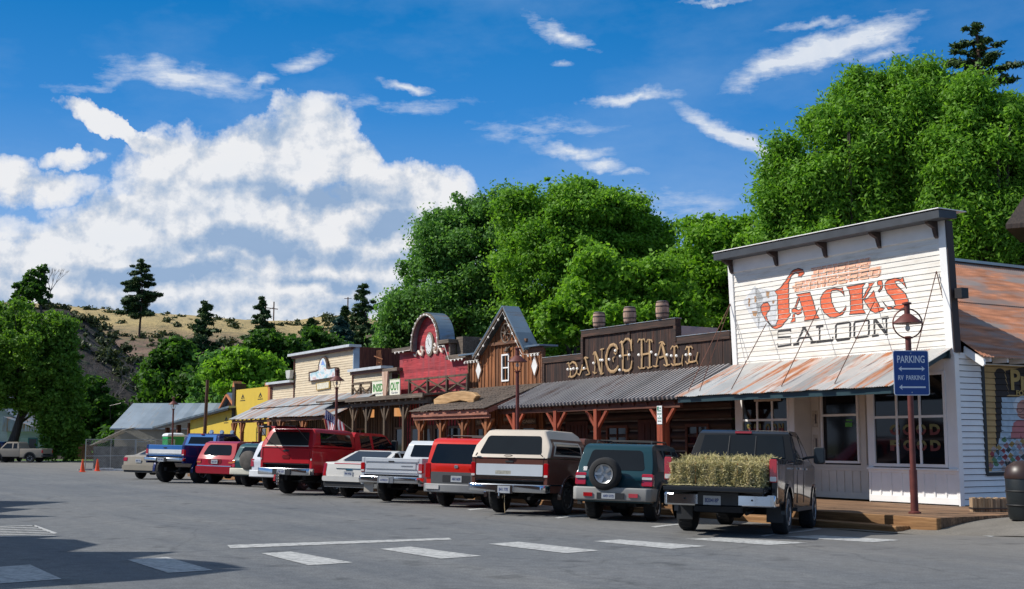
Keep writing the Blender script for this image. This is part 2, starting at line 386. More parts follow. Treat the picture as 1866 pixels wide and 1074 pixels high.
def sheet(name, ss, dd, mat, zf, smoothf=True):
    me = bpy.data.meshes.new(name); vs = []; fs = []
    for s in ss:
        for d in dd: vs.append((s, d, zf(s, d)))
    n = len(dd)
    for i in range(len(ss) - 1):
        for j in range(n - 1): fs.append((i * n + j, (i + 1) * n + j, (i + 1) * n + j + 1, i * n + j + 1))
    me.from_pydata(vs, [], fs); me.materials.append(mat); me.update()
    o = bpy.data.objects.new(name, me); COL.objects.link(o); o.location = C0; o.rotation_euler = (0, 0, RZF)
    return o
def zsd(s, d): return -0.15 * (1 - smooth(4.2, 9.2, d)) * smooth(-6, -1.5, s) * (1 - smooth(52, 60, s))
SS = [-60, -25] + [-12 + i * .75 for i in range(17)] + [2 + 8 * i for i in range(11)] + [100, 160]
DD = [-1.5, 0, 2, 3.6] + [4.2 + i * .5 for i in range(12)] + [12, 16, 20, 26, 34, 60]
tag(sheet('road', SS, DD, M_ASPH, lambda s, d: zsd(s, d)), kind='structure')
def turf():
    m, nt, b = new_mat('turf'); v = coords(nt)
    a = noise(nt, v, 0.05, 5); f = noise(nt, v, 2.2, 6, .7)
    c = ramp(nt, a, [(.35, (.06, .095, .022)), (.55, (.11, .12, .045)), (.7, (.19, .15, .085))])
    c = mixc(nt, 1.0, c, ramp(nt, f, [(.3, (.6, .6, .6)), (.7, (1.35, 1.35, 1.35))]), 'MULTIPLY')
    lk(nt, c, b.inputs['Base Color']); b.inputs['Roughness'].default_value = .95; bump(nt, b, f, .05)
    return m
tag(sheet('side_street', [62, 80, 100, 130, 170], [-60, -40, -20, -8, -1.5], M_ASPH, lambda s, d: -.003), kind='structure')
g = MB().add([(-900, -120, -0.19), (900, -120, -0.19), (900, 1500, -0.19), (-900, 1500, -0.19)], [(0, 1, 2, 3)])
tag(g.build('ground', turf()), kind='structure')
# gravel apron that ramps up to the boardwalk end and the side street dirt
def gravel():
    m, nt, b = new_mat('gravel'); v = coords(nt); a = noise(nt, v, 0.9, 5); f = noise(nt, v, 38, 4, .75)
    c = ramp(nt, a, [(.3, (.150, .138, .120)), (.7, (.235, .215, .185))])
    c = mixc(nt, 1.0, c, ramp(nt, f, [(.3, (.6, .6, .6)), (.7, (1.4, 1.38, 1.35))]), 'MULTIPLY')
    lk(nt, c, b.inputs['Base Color']); b.inputs['Roughness'].default_value = .95; bump(nt, b, f, .02, .9); return m
M_GRAV = gravel()
def zap(s, d):
    # mound: high against the deck end (s ~ -0.6 .. -6, d < 3.5), falling to the road
    h = 0.20 * smooth(5.3, 3.0, d) if False else 0.24 * (1 - smooth(2.2, 4.9, d)) * (1 - smooth(-0.7, 0.4, s)) * smooth(-16, -9, s)
    n = 0.012 * math.sin(s * 3.1) * math.cos(d * 2.7)
    return zsd(s, d) + 0.012 + h + n * (1 if h > .03 else 0)
gs = [-30, -20] + [-14 + .4 * i for i in range(36)] + [.6]; gdd = [-12, -6, -3] + [-2 + .35 * i for i in range(20)]
def zap2(s, d):
    edge = smooth(4.3, 5.0, d + .35 * math.sin(s * 1.3) + .5 * smooth(-3, .6, s) - .25)
    return zap(s, d) * (1 - edge) + (zsd(s, d) - 0.03) * edge
tag(sheet('gravel_apron', gs, gdd, M_GRAV, zap2), kind='structure')
# ------------------------------------------------------------------ road markings, each a worn sheet of paint
def paint_mat():
    m, nt, b = new_mat('road_paint'); v = coords(nt); f = noise(nt, v, 7, 7, .75)
    c = ramp(nt, f, [(.34, (.14, .14, .14)), (.46, (.36, .36, .35)), (.62, (.52, .52, .50))])
    lk(nt, c, b.inputs['Base Color']); b.inputs['Roughness'].default_value = .75; return m
M_PAINT = paint_mat()
def mark(pts, name='road_marking'):
    ps = [on_ground(*p) for p in pts]; c = sum(ps, Vector()) / len(ps)
    # subdivide so the sheet follows the fall of the ground
    mb = MB(); a, b_, c_, d_ = ps; n = 10
    rows = [[a.lerp(b_, i / n), d_.lerp(c_, i / n)] for i in range(n + 1)]
    L = (a - b_).length; Wd = (a - d_).length
    if Wd > L: rows = [[a.lerp(d_, i / n), b_.lerp(c_, i / n)] for i in range(n + 1)]
    vs = [];
    for r in rows:
        for p in r: vs.append((p.x, p.y, zg(p.x, p.y) + .006 - 0))
    o = Vector((c.x, c.y, 0))
    mb.add([(v[0] - o.x, v[1] - o.y, v[2]) for v in vs], [(2 * i, 2 * i + 1, 2 * i + 3, 2 * i + 2) for i in range(n)])
    ob = mb.build(name, M_PAINT, loc=o); tag(ob, kind='structure'); return ob
for q in (((414, 994), (818, 981), (824, 984), (420, 1000)),
          ((476, 1009), (530, 1006), (643, 1026), (562, 1031)), ((692, 1001), (748, 997), (877, 1014), (803, 1019)),
          ((890, 992), (945, 988), (1092, 1004), (1030, 1009)), ((1080, 987), (1130, 984), (1288, 996), (1222, 1001)),
          ((1248, 983), (1312, 980), (1472, 990), (1402, 994)), ((1430, 979), (1490, 976), (1642, 985), (1590, 989)),
          ((232, 1021), (305, 1016), (388, 1040), (306, 1045)), ((-60, 1038), (55, 1030), (112, 1056), (-20, 1066)),
          ((1786, 976), (1870, 962), (1870, 967), (1806, 979))): mark(q)
for (a, b_) in (((1186, 960.5), (1243, 954.5)), ((1385, 977), (1490, 963)), ((1010, 944), (1068, 938)), ((850, 929), (905, 925)), ((1150, 938), (1226, 930))):
    mark((a, b_, (b_[0] + 8, b_[1] + 1.6), (a[0] + 8, a[1] + 1.8)))
# hatched box at the far left
for i in range(7):
    t = i / 6; y0 = 960 + t * 18; mark(((-60, y0 + 1), (62 + t * 38, y0 - 2 + t * .5), (64 + t * 38, y0 - 1 + t * .5), (-60, y0 + 2.3)))
mark(((58, 958), (64, 957.6), (106, 972.6), (97, 973.6)))
# ================================================================== building materials
WHITE_SIDING = None
def siding_mat(name, col, dirt, z0, pitch, amt=0.5):
    m, nt, b = new_mat(name); v = coords(nt)
    g = noise(nt, coords(nt, (0.7, 4, 4)), 2.2, 6, .65); h = noise(nt, coords(nt, (.5, .5, 6)), 1.5, 5)
    sx = nd(nt, 'ShaderNodeSeparateXYZ'); lk(nt, v, sx.inputs[0])
    q = mth(nt, 'FLOOR', mth(nt, 'DIVIDE', mth(nt, 'SUBTRACT', sx.outputs[2], z0), pitch))
    q2 = mth(nt, 'ADD', q, mth(nt, 'MULTIPLY', mth(nt, 'FLOOR', mth(nt, 'DIVIDE', mth(nt, 'ADD', sx.outputs[0], mth(nt, 'MULTIPLY', q, 1.37)), 3.1)), 17.3))
    wn = nd(nt, 'ShaderNodeTexWhiteNoise', noise_dimensions='1D'); lk(nt, q2, wn.inputs['W'])
    c = ramp(nt, wn.outputs['Value'], [(0, tuple(x * .90 for x in col)), (1, tuple(min(1, x * 1.04) for x in col))])
    c = mixc(nt, ramp(nt, g, [(.48, (0, 0, 0)), (.75, (amt,) * 3)]), c, dirt)
    c = mixc(nt, ramp(nt, h, [(.55, (0, 0, 0)), (.8, (amt * .7,) * 3)]), c, tuple(x * .8 for x in dirt))
    lk(nt, c, b.inputs['Base Color']); b.inputs['Roughness'].default_value = .7; bump(nt, b, g, .003, .4)
    return m
M_WHITE = siding_mat('white_siding', (.86, .82, .745), (.48, .41, .31), 0, .135, .55)
M_WHITE2 = plain('white_trim', (.86, .845, .82), .55, var=.06, scale=2, bmp=.002)
M_CREAM = siding_mat('cream_siding', (.66, .55, .39), (.38, .26, .15), 0, .12, .5)
M_RED = wood('red_siding', (.16, .012, .018), (.38, .035, .045), (.50, .075, .08), 'x', 1.2, ('z', .14), (.30, .05, .06))
M_DARKW = wood('dark_planks', (.010, .005, .004), (.026, .012, .008), (.105, .042, .022), 'z', 1.0, ('x', .19))
M_BROWNW = wood('brown_planks', (.07, .025, .010), (.22, .085, .030), (.43, .18, .07), 'z', 1.1, ('x', .26))
M_BROWNT = wood('brown_trim', (.05, .022, .012), (.14, .06, .03), (.24, .12, .06), 'x')
M_OLDW = wood('grey_old_wood', (.05, .038, .028), (.13, .10, .075), (.25, .205, .16), 'x')
M_OLDWZ = wood('grey_old_planks', (.035, .024, .016), (.10, .07, .045), (.19, .14, .09), 'z', 1.0, ('x', .24))
M_REDPOST = wood('red_stained_post', (.13, .022, .010), (.27, .052, .022), (.40, .10, .04), 'z')
M_ORNPOST = wood('orange_brown_post', (.11, .035, .012), (.26, .09, .03), (.42, .18, .07), 'z')
M_TAN = wood('tan_carved_wood', (.24, .13, .05), (.48, .29, .13), (.66, .45, .24), 'x')
M_GLASS = plain('dark_window_glass', (.007, .008, .010), .05, var=.3, spec=.38)
M_DKMETAL = plain('dark_bronze_metal', (.028, .024, .024), .45, .3)
M_TEAL = plain('teal_gutter', (.025, .055, .065), .45, .2)
M_BLACK = plain('black_paint', (.012, .012, .013), .5)
M_CABLE = plain('rusty_cable', (.10, .035, .022), .6, .4)
M_INTDARK = plain('interior_dark', (.010, .008, .007), .9)  # near-black standing in for unlit insides
M_RUSTAW = metal_roof('rusty_awning_sheet', (.60, .61, .60), (.42, .15, .055), .36, light=(.80, .79, .76))
M_RUSTRF = metal_roof('rusty_roof_sheet', (.42, .35, .32), (.46, .19, .10), .56, rough=.6, metal=.1, streak=(2.2, .3), light=(.30, .22, .19))
M_GALV = metal_roof('galvanised_sheet', (.34, .39, .43), (.30, .16, .09), .30, light=(.46, .50, .53))
M_GALVB = metal_roof('blue_grey_sheet', (.20, .27, .33), (.13, .08, .06), .22, rough=.35, metal=.7, light=(.30, .38, .44))
M_SHINGLE = wood('cedar_shingle', (.035, .026, .020), (.09, .068, .052), (.20, .155, .12), 'y', 2.0)
def clap(mb, s0, s1, z0, z1, p, d=0.0, dep=.022, zb=0.0):
    """lapped boards from z0 to z1; board rows are counted from zb"""
    i = math.floor((z0 - zb) / p)
    while zb + i * p < z1 - .004:
        a, b_ = max(z0, zb + i * p), min(z1, zb + (i + 1) * p)
        if b_ - a > .006:
            j_ = random.random() * .005; mb.prism([(d - .02, a + j_ * .6), (d + dep - j_, a + j_ * .6), (d + .004 - j_ * .5, b_), (d - .02, b_)], s0, s1, 'x')
        i += 1
    return mb
def painted(polys, p, d=0.0, dep=.022, zb=0.0, extra=.002):
    """flat painted shapes (s,z) following the laps of the boards they are painted on"""
    out_ = MB()
    for poly in polys:
        b = bmesh.new(); vs = [b.verts.new((q[0], 0, q[1])) for q in poly]
        try: b.faces.new(vs)
        except ValueError: b.free(); continue
        z0 = min(q[1] for q in poly); z1 = max(q[1] for q in poly)
        for i in range(math.floor((z0 - zb) / p), math.ceil((z1 - zb) / p) + 1):
            bmesh.ops.bisect_plane(b, geom=b.verts[:] + b.edges[:] + b.faces[:], plane_co=(0, 0, zb + i * p), plane_no=(0, 0, 1))
        bmesh.ops.triangulate(b, faces=[f for f in b.faces if len(f.verts) > 4])
        for f in b.faces:
            zc = sum(v.co.z for v in f.verts) / len(f.verts); k = math.floor((zc - zb) / p); za = zb + k * p
            out_.add([(v.co.x, d + .004 + (dep - .004) * (1 - (v.co.z - za) / p) + extra, max(v.co.z, za + .012)) for v in f.verts], [tuple(range(len(f.verts)))])
        b.free()
    return out_
def stroke(pts, w, closed=False):
    """thick line as quads in the plane"""
    res = []; pts = [Vector(p) for p in pts]; n = len(pts); L = []
    for i in range(n):
        a = pts[(i - 1) % n] if (closed or i) else pts[i]; c = pts[(i + 1) % n] if (closed or i < n - 1) else pts[i]
        t = (c - a); t = t.normalized() if t.length > 1e-9 else Vector((1, 0)); L.append(Vector((-t.y, t.x)))
    for i in range(n if closed else n - 1):
        j = (i + 1) % n
        res.append([pts[i] + L[i] * w / 2, pts[j] + L[j] * w / 2, pts[j] - L[j] * w / 2, pts[i] - L[i] * w / 2])
    return res
def corr(mb, s0, s1, d0, z0, d1, z1, pitch=.09, amp=.011, th=.004, rows=2, sag=0.0, skew=0.0, rag=0.0):
    """corrugated sheet falling from (d0,z0) to (d1,z1)"""
    n = max(2, int((s1 - s0) / pitch * 4)); L = math.hypot(d1 - d0, z1 - z0); nx, nz_ = (z0 - z1) / L, (d1 - d0) / L
    if nz_ < 0: nx, nz_ = -nx, -nz_
    rng = random.Random(5); off = 0
    vs = []
    for j in range(rows + 1):
        t = j / rows
        for i in range(n + 1):
            s = s0 + (s1 - s0) * i / n; h = amp * math.sin(2 * math.pi * i / 4)
            if i % 24 == 0: off = rng.uniform(-rag, rag)
            tt = t + (off / L if j == rows else 0)
            z = z0 + (z1 - z0) * tt + h * nz_ - sag * math.sin(math.pi * i / n * 3) * t * .3
            vs.append((s + skew * t, d0 + (d1 - d0) * tt + h * nx, z))
    fs = [(j * (n + 1) + i, j * (n + 1) + i + 1, (j + 1) * (n + 1) + i + 1, (j + 1) * (n + 1) + i) for j in range(rows) for i in range(n)]
    mb.add(vs, fs); mb.add([(x, y, z - th) for x, y, z in vs], [f[::-1] for f in fs]); return mb
def batten(mb, s0, s1, z0, z1, d=0.0, w_=.26, bw=.05, bd=.03, top=None):
    s = s0 + w_ / 2
    while s < s1 - bw:
        zt = top(s) if top else z1
        mb.box(s - bw / 2, s + bw / 2, d, d + bd, z0, zt); s += w_
    return mb
def window(B, s0, s1, z0, z1, d, cols=1, rows=1, fr=.07, mu=.035, mat=None, rowz=None, glass=None, nm='window'):
    """frame with mullions; its panes are one sub-part"""
    f = MB(); m = mat or M_WHITE2
    f.box(s0 - fr, s1 + fr, d - .02, d + .05, z0 - fr, z0); f.box(s0 - fr, s1 + fr, d - .02, d + .05, z1, z1 + fr)
    f.box(s0 - fr, s0, d - .021, d + .049, z0, z1); f.box(s1, s1 + fr, d - .021, d + .049, z0, z1)
    for i in range(1, cols): c = s0 + (s1 - s0) * i / cols; f.box(c - mu / 2, c + mu / 2, d - .02, d + .035, z0, z1)
    for z in (rowz or [z0 + (z1 - z0) * i / rows for i in range(1, rows)]):
        f.box(s0, s1, d - .02, d + .032, z - mu / 2, z + mu / 2)
    o = B.part(f, nm, m)
    B.part(MB().box(s0, s1, d - .012, d + .006, z0, z1), 'pane', glass or M_GLASS, o)
    return o
def PX(pts, sc, ox, oy): return [(ox + x / sc, oy + y / sc) for x, y in pts]
# ================================================================== 1. the saloon
DK = .18                                   # boardwalk level
B = Bld('saloon_building', 0, 'white clapboard saloon with tall lettered false front and rusty tin awning, nearest in the row', 'building')
K, ZL = .04, 3.5
def lean(x, y, z): return (x, y + K * max(0, z - ZL), z)
PC = .135
mb = MB(); clap(mb, .02, 7.62, 3.72, 6.86, PC, .0); mb.box(-.02, 7.66, -.20, -.02, 3.6, 6.86)
B.part(mb.map(lean), 'false_front', M_WHITE)
mb = MB(); mb.box(-.04, .16, -.02, .05, 3.70, 6.86); mb.box(7.5, 7.68, -.02, .05, 3.70, 6.86); mb.box(.16, 7.5, -.02, .045, 6.50, 6.86)
B.part(mb.map(lean), 'corner_board', M_WHITE2)
mb = MB(); mb.box(-.07, -.045, -.20, .03, 3.74, 6.86)
B.part(mb.map(lean), 'end_board', plain('dark_brown_paint', (.045, .028, .024), .6))
mb = MB(); mb.prism([(-.03, 6.86), (.58, 6.83), (.58, 7.01), (-.03, 7.04)], -.34, 7.66, 'x')
CORN = B.part(mb.map(lean), 'cornice', plain('slate_grey_paint', (.045, .050, .058), .55, var=.2))
mb = MB(); mb.box(-.36, 7.68, -.36, .61, 7.042, 7.062); B.part(mb.map(lean), 'flashing', M_WHITE2, CORN)
for s in [fp(x_, 470, .2, K, ZL)[0] for x_ in (1702, 1597, 1498, 1408)] + [7.5]:
    mb = MB(); mb.prism([(.046, 6.86), (.40, 6.86), (.36, 6.78), (.16, 6.70), (.10, 6.50), (.046, 6.46)], s - .05, s + .05, 'x')
    B.part(mb.map(lean), 'bracket', MATS['dark_brown_paint'], CORN)
# --- painted sign: traced shapes brought onto the leaning wall
def q2(pts, sc, ox, oy): return [fp(x, y, .02, K, ZL) for x, y in PX(pts, sc, ox, oy)]
S1 = (5.97, 1340, 460); S2 = (5.65, 1480, 460)
JACKS = [q2(p, *S1) for p in (
    [(680, 175), (735, 190), (748, 230), (715, 268), (680, 262), (690, 235), (650, 222), (610, 255), (578, 330), (580, 540), (585, 650), (600, 680), (560, 735), (500, 810), (440, 838), (400, 820), (330, 740), (285, 660), (275, 600), (300, 555), (350, 545), (375, 585), (375, 630), (345, 655), (335, 700), (360, 760), (400, 808), (440, 800), (465, 720), (458, 560), (455, 460), (425, 425), (480, 395), (540, 320), (590, 245), (630, 195)],
    [(660, 460), (810, 435), (850, 550), (890, 690), (915, 718), (750, 745), (755, 700), (720, 590), (690, 490)],
    [(682, 492), (696, 505), (660, 608), (645, 602)],
    [(610, 625), (640, 608), (690, 630), (725, 600), (715, 660), (680, 680), (640, 660), (615, 650)],
    [(625, 672), (645, 672), (650, 752), (600, 765), (622, 720)])]
JACKS += [q2(p, *S2) for p in (
    [(105, 430), (150, 385), (230, 368), (285, 374), (310, 362), (330, 455), (305, 415), (255, 388), (205, 395), (187, 430), (202, 520), (240, 600), (280, 628), (320, 600), (350, 545), (345, 590), (310, 640), (240, 672), (180, 668), (120, 620), (88, 560), (83, 480)],
    [(350, 355), (545, 320), (518, 360), (515, 450), (522, 590), (550, 628), (380, 640), (395, 590), (390, 450), (375, 385)],
    [(575, 322), (640, 310), (600, 370), (545, 470), (512, 500), (530, 450), (585, 345)],
    [(530, 495), (575, 470), (635, 395), (650, 470), (700, 570), (745, 580), (720, 602), (650, 628), (600, 600), (560, 540)],
    [(680, 290), (712, 288), (726, 330), (715, 380), (685, 412), (678, 405), (700, 368), (700, 345), (675, 338), (668, 310)],
    [(770, 290), (850, 265), (908, 277), (930, 258), (970, 375), (930, 322), (890, 292), (850, 300), (870, 340), (960, 430), (990, 500), (970, 560), (900, 592), (830, 580), (780, 590), (718, 500), (770, 555), (830, 570), (858, 550), (840, 500), (770, 420), (745, 360), (750, 320)])]
def worn(name, col, under, t=.56):
    m, nt, b = new_mat(name); MATS[name] = m; a = noise(nt, coords(nt, (.8, 1, 2.4)), 9, 6, .7); g = noise(nt, coords(nt), 1.1, 4)
    c = ramp(nt, g, [(.3, tuple(x * .8 for x in col)), (.7, tuple(min(1, x * 1.15) for x in col))])
    lk(nt, mixc(nt, ramp(nt, a, [(t, (0, 0, 0)), (t + .12, (.8, .8, .8))]), c, under), b.inputs['Base Color']); b.inputs['Roughness'].default_value = .75; return m
M_ORANGE = worn('faded_orange_paint', (.72, .125, .045), (.78, .42, .28))
M_SALMON = plain('faded_salmon_paint', (.80, .40, .26), .75, var=.2, scale=7)
M_INK = worn('black_sign_paint', (.026, .024, .026), (.30, .28, .26), .60)
SG = B.part(painted(JACKS, PC).map(lean), 'sign_lettering', M_ORANGE)
ol = []
for p in JACKS: ol += stroke(p, .028, True)
B.part(painted(ol, PC, extra=.004).map(lean), 'letter_outline', M_INK, SG)
sal = []
def st(path, w_, closed=False): sal.extend(stroke([fp(x, y, .02, K, ZL) for x, y in path], w_, closed))
st([(1440.5, 605), (1441, 601.5), (1417.5, 604), (1417, 615.5), (1440.5, 614), (1441, 628.5), (1417, 632), (1417, 626)], .058)
st([(1465, 597), (1452, 627)], .07); st([(1465, 597), (1481, 624)], .07); st([(1455.5, 617), (1476, 614.2)], .055)
st([(1445, 628.6), (1456, 627.2)], .065); st([(1476.5, 625), (1486.5, 623.4)], .065); st([(1461, 597.3), (1468, 596.4)], .06)
st([(1486.5, 596), (1500, 594)], .07); st([(1493, 595), (1493.5, 621)], .06); st([(1487, 623.6), (1517.5, 620), (1517, 614)], .07)
for (x0, y0, x1, y1) in ((1523, 590.5, 1549, 617.5), (1556.5, 586.5, 1583, 612.5)):
    e = -3.3
    st([(x0 + 2, y0), (x1 - 2, y0 + e), (x1, y0 + e + 3), (x1, y1 - 3), (x1 - 2, y1), (x0 + 2, y1 - e), (x0, y1 - e - 3), (x0, y0 + 3)], .066, True)
st([(1592.6, 582), (1593.5, 611)], .06); st([(1588.3, 612.6), (1600.7, 610.6)], .07); st([(1593.8, 582.5), (1615.5, 610)], .09); st([(1614.6, 579), (1615.8, 611)], .055); st([(1606.5, 580.6), (1619, 578.4)], .07)
B.part(painted(sal, PC).map(lean), 'word_lettering', M_INK)
# brick field with the two upper words
bricks = []
def bk(x0, y0, x1, y1, sl=-.19):     # slanted rows in the photo
    bricks.append([fp(x0, y0, .02, K, ZL), fp(x1, y0 + (x1 - x0) * sl, .02, K, ZL), fp(x1, y1 + (x1 - x0) * sl, .02, K, ZL), fp(x0, y1, .02, K, ZL)])
rows_ = ((1478, 489, 109), (1478, 495, 109), (1478, 501, 109), (1444, 515, 162), (1444, 521.5, 162), (1444, 528, 162))
for ri, (x0, y0, wd) in enumerate(rows_):
    x = x0 + (4 if ri % 2 else 0); xe = x0 + wd
    while x < xe:
        w_ = min(9.2, xe - x); yy = y0 + (x - x0) * -.185
        bk(x, yy, x + w_ - .7, yy + 5.4); x += 9.8
B.part(painted(bricks, PC).map(lean), 'painted_bricks', M_SALMON)
LET = {'T': [[(0, 0), (1, 0)], [(.5, 0), (.5, 1)]], 'H': [[(0, 0), (0, 1)], [(1, 0), (1, 1)], [(0, .5), (1, .5)]], 'R': [[(0, 1), (0, 0), (1, 0), (1, .5), (0, .5)], [(.4, .5), (1, 1)]],
       'E': [[(1, 0), (0, 0), (0, 1), (1, 1)], [(0, .5), (.8, .5)]], 'F': [[(1, 0), (0, 0), (0, 1)], [(0, .5), (.8, .5)]], 'I': [[(.5, 0), (.5, 1)]], 'N': [[(0, 1), (0, 0), (1, 1), (1, 0)]],
       'G': [[(1, .1), (.5, 0), (0, .2), (0, .8), (.5, 1), (1, .9), (1, .5), (.6, .5)]], 'D': [[(0, 0), (0, 1), (.7, 1), (1, .75), (1, .25), (.7, 0), (0, 0)]]}
wl, wd_ = [], []
def word(txt, x0, y0, x1, h, sl=-.185):
    n = len(txt); cw = (x1 - x0) / n
    for i, ch in enumerate(txt):
        for path in LET[ch]:
            pp = [(x0 + cw * (i + .14 + .66 * u), y0 + (x0 + cw * i - x0) * sl + h * v + cw * .66 * u * sl) for u, v in path]
            wl.extend(stroke([fp(a, b_, .02, K, ZL) for a, b_ in pp], .052)); wd_.extend(stroke([fp(a + 1.1, b_ + 1.2, .02, K, ZL) for a, b_ in pp], .032))
word('THREE', 1480, 491, 1587, 13); word('FINGERED', 1446, 517.5, 1606, 13.5)
UW = B.part(painted(wd_, PC, extra=.004).map(lean), 'upper_lettering', M_INK)
B.part(painted(wl, PC, extra=.006).map(lean), 'letter_face', plain('pale_orange_paint', (.86, .50, .33), .75), UW)
card = [q2(p, *S1) for p in ([(80, 545), (210, 362), (300, 480), (250, 840)], [(212, 390), (440, 415), (450, 800), (250, 840)])]
B.part(painted(card, PC, extra=.001).map(lean), 'painted_cards', plain('faded_grey_paint', (.60, .61, .62), .8, var=.16, scale=9))
cs = [q2(p, *S1) for p in ([(140, 500), (160, 500), (155, 590), (140, 590)], [(205, 480), (228, 480), (225, 545), (208, 545)], [(180, 640), (240, 640), (225, 700), (190, 690)], [(330, 420), (370, 430), (365, 500), (340, 490)], [(400, 520), (425, 525), (420, 560), (400, 555)])]
B.part(painted(cs, PC, extra=.003).map(lean), 'card_marks', plain('faded_brown_paint', (.36, .20, .10), .8, var=.3, scale=9))
# --- awning
mb = MB(); corr(mb, -.02, 7.72, .03, 3.86, 2.18, 2.90, .075, .010, rag=.03, rows=3)
AW = B.part(mb, 'awning', M_RUSTAW, smooth=60)
mb = MB(); mb.box(.05, 7.68, 2.02, 2.08, 2.74, 2.88); mb.box(.05, 7.68, .05, .10, 3.6, 3.78)
for i in range(12): mb.bar((.12 + .68 * i, .06, 3.74), (.12 + .68 * i, 2.06, 2.86), .05, .10)
B.part(mb, 'awning_frame', M_TEAL, AW)
for (a, b_) in (((1331, 554), (1254, 719)), ((1331, 556), (1275, 712)), ((1397, 590), (1333, 715)), ((1493, 561), (1424, 709)), ((1594, 550), (1521, 703)), ((1707, 495), (1655, 650)), ((1707, 495), (1720, 585))):
    sa, za = fp(*a, .05, K, ZL); sb, zb_ = fp(*b_, 1.9, 0, 0)
    zb_ = 3.86 - (1.9 - .03) / 2.15 * .96 + .02
    if b_ == (1720, 585): sb, zb_, dd = .02, 4.3, .05
    else: dd = 1.9
    B.part(MB().tube([(sa, .06 + K * (za - ZL), za), (sb, dd, zb_)], .012, 5), 'cable', M_CABLE, AW)
# --- shopfront below the awning
def panel(mb, s0, s1, z0, z1, d, n):
    mb.box(s0, s1, d - .04, d, z0, z1); mb.box(s0, s1, d, d + .03, z1 - .07, z1); mb.box(s0, s1, d, d + .03, z0, z0 + .16)
    for i in range(n + 1):
        c = s0 + .03 + (s1 - s0 - .06) * i / n; mb.box(c - .028, c + .028, d, d + .026, z0 + .16, z1 - .07)
mb = MB(); panel(mb, .0, 2.72, DK + .02, .98, 0, 8); mb.box(-.02, 2.74, -.06, .075, .98, 1.03)
mb.box(.0, .26, -.05, .02, 1.03, 3.72); mb.box(2.56, 2.72, -.05, .02, 1.03, 3.72); mb.box(.26, 2.56, -.05, .02, 3.30, 3.72)
mb.box(2.70, 2.74, -.75, -.0, DK, 3.72)
B.part(mb, 'right_shop_bay', M_WHITE2, bevel=.004)
wr = window(B, .34, 2.48, 1.13, 3.24, -.01, 3, 2, .075, .06, rowz=[2.26])
mb = MB(); panel(mb, 2.76, 5.32, DK + .01, .98, -.62, 9); mb.box(2.76, 5.32, -.70, -.60, .98, 1.06)
mb.box(3.36, 3.56, -.70, -.60, 1.06, 3.72); mb.box(4.90, 5.32, -.70, -.60, 1.06, 3.72); mb.box(3.56, 4.9, -.70, -.60, 3.3, 3.72); mb.box(2.76, 3.36, -.74, -.66, 1.06, 3.72)
mb.box(4.98, 5.26, -.60, -.575, 1.2, 3.2); mb.box(5.30, 5.34, -.7, 0, DK, 3.72)
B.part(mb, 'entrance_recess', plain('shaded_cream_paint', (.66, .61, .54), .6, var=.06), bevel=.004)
window(B, 3.62, 4.84, 1.16, 3.24, -.60, 1, 2, .06, .06, rowz=[2.36])
mb = MB(); mb.box(2.86, 3.30, -.66, -.63, DK + .05, 2.6)
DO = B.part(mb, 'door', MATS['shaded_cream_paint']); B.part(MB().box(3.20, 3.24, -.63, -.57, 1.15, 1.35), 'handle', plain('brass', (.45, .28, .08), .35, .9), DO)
mb = MB(); panel(mb, 5.34, 7.66, DK + .02, .98, 0, 7); mb.box(5.32, 7.68, -.06, .07, .98, 1.03)
mb.box(5.32, 5.50, -.05, .02, 1.03, 3.72); mb.box(7.42, 7.68, -.05, .02, 1.03, 3.72); mb.box(5.5, 7.42, -.05, .02, 3.3, 3.72)
B.part(mb, 'left_shop_bay', M_WHITE2, bevel=.004)
wlft = window(B, 5.56, 7.36, 1.13, 3.24, -.01, 3, 2, .06, .06, rowz=[2.26])
def gold(txt, s0, s1, z0, z1, parent, d=.0):
    M_Y = plain('yellow_gilt_paint', (.17, .15, .04), .5); M_R = plain('red_gilt_paint', (.15, .022, .014), .5)
    n = len(txt); w_ = (s0 - s1) / n if s0 > s1 else (s1 - s0) / n
    for i, ch in enumerate(txt):
        c = max(s0, s1) - w_ * (i + .5); h = (z1 - z0)
        mb = text_on(MB(), ch, (c, d, (z0 + z1) / 2), (-1, 0, 0), (0, 0, 1), w_ * .74, h, .002, .05)
        B.part(mb, 'gilt_letter', M_R, parent)
        vs = [v for v in mb.v]; m2 = MB(); m2.v = vs; m2.f = mb.f; b = m2.bm()
        bmesh.ops.bisect_plane(b, geom=b.verts[:] + b.edges[:] + b.faces[:], plane_co=(0, 0, z0 + h * .52), plane_no=(0, 0, 1), clear_inner=True)
        m3 = MB().add([(v.co.x, v.co.y + .003, v.co.z) for v in b.verts], [tuple(v.index for v in f.verts) for f in b.faces]) if not b.verts.index_update() else None
        b.free(); B.part(m3, 'gilt_letter_top', M_Y, parent, normals=False)
gold('GOOD', .42, 2.06, 1.82, 2.08, wr, .008); gold('FOOD', .42, 2.06, 1.44, 1.70, wr, .008)
gold('SALOON', 5.7, 7.25, 1.90, 2.16, wlft, .008)
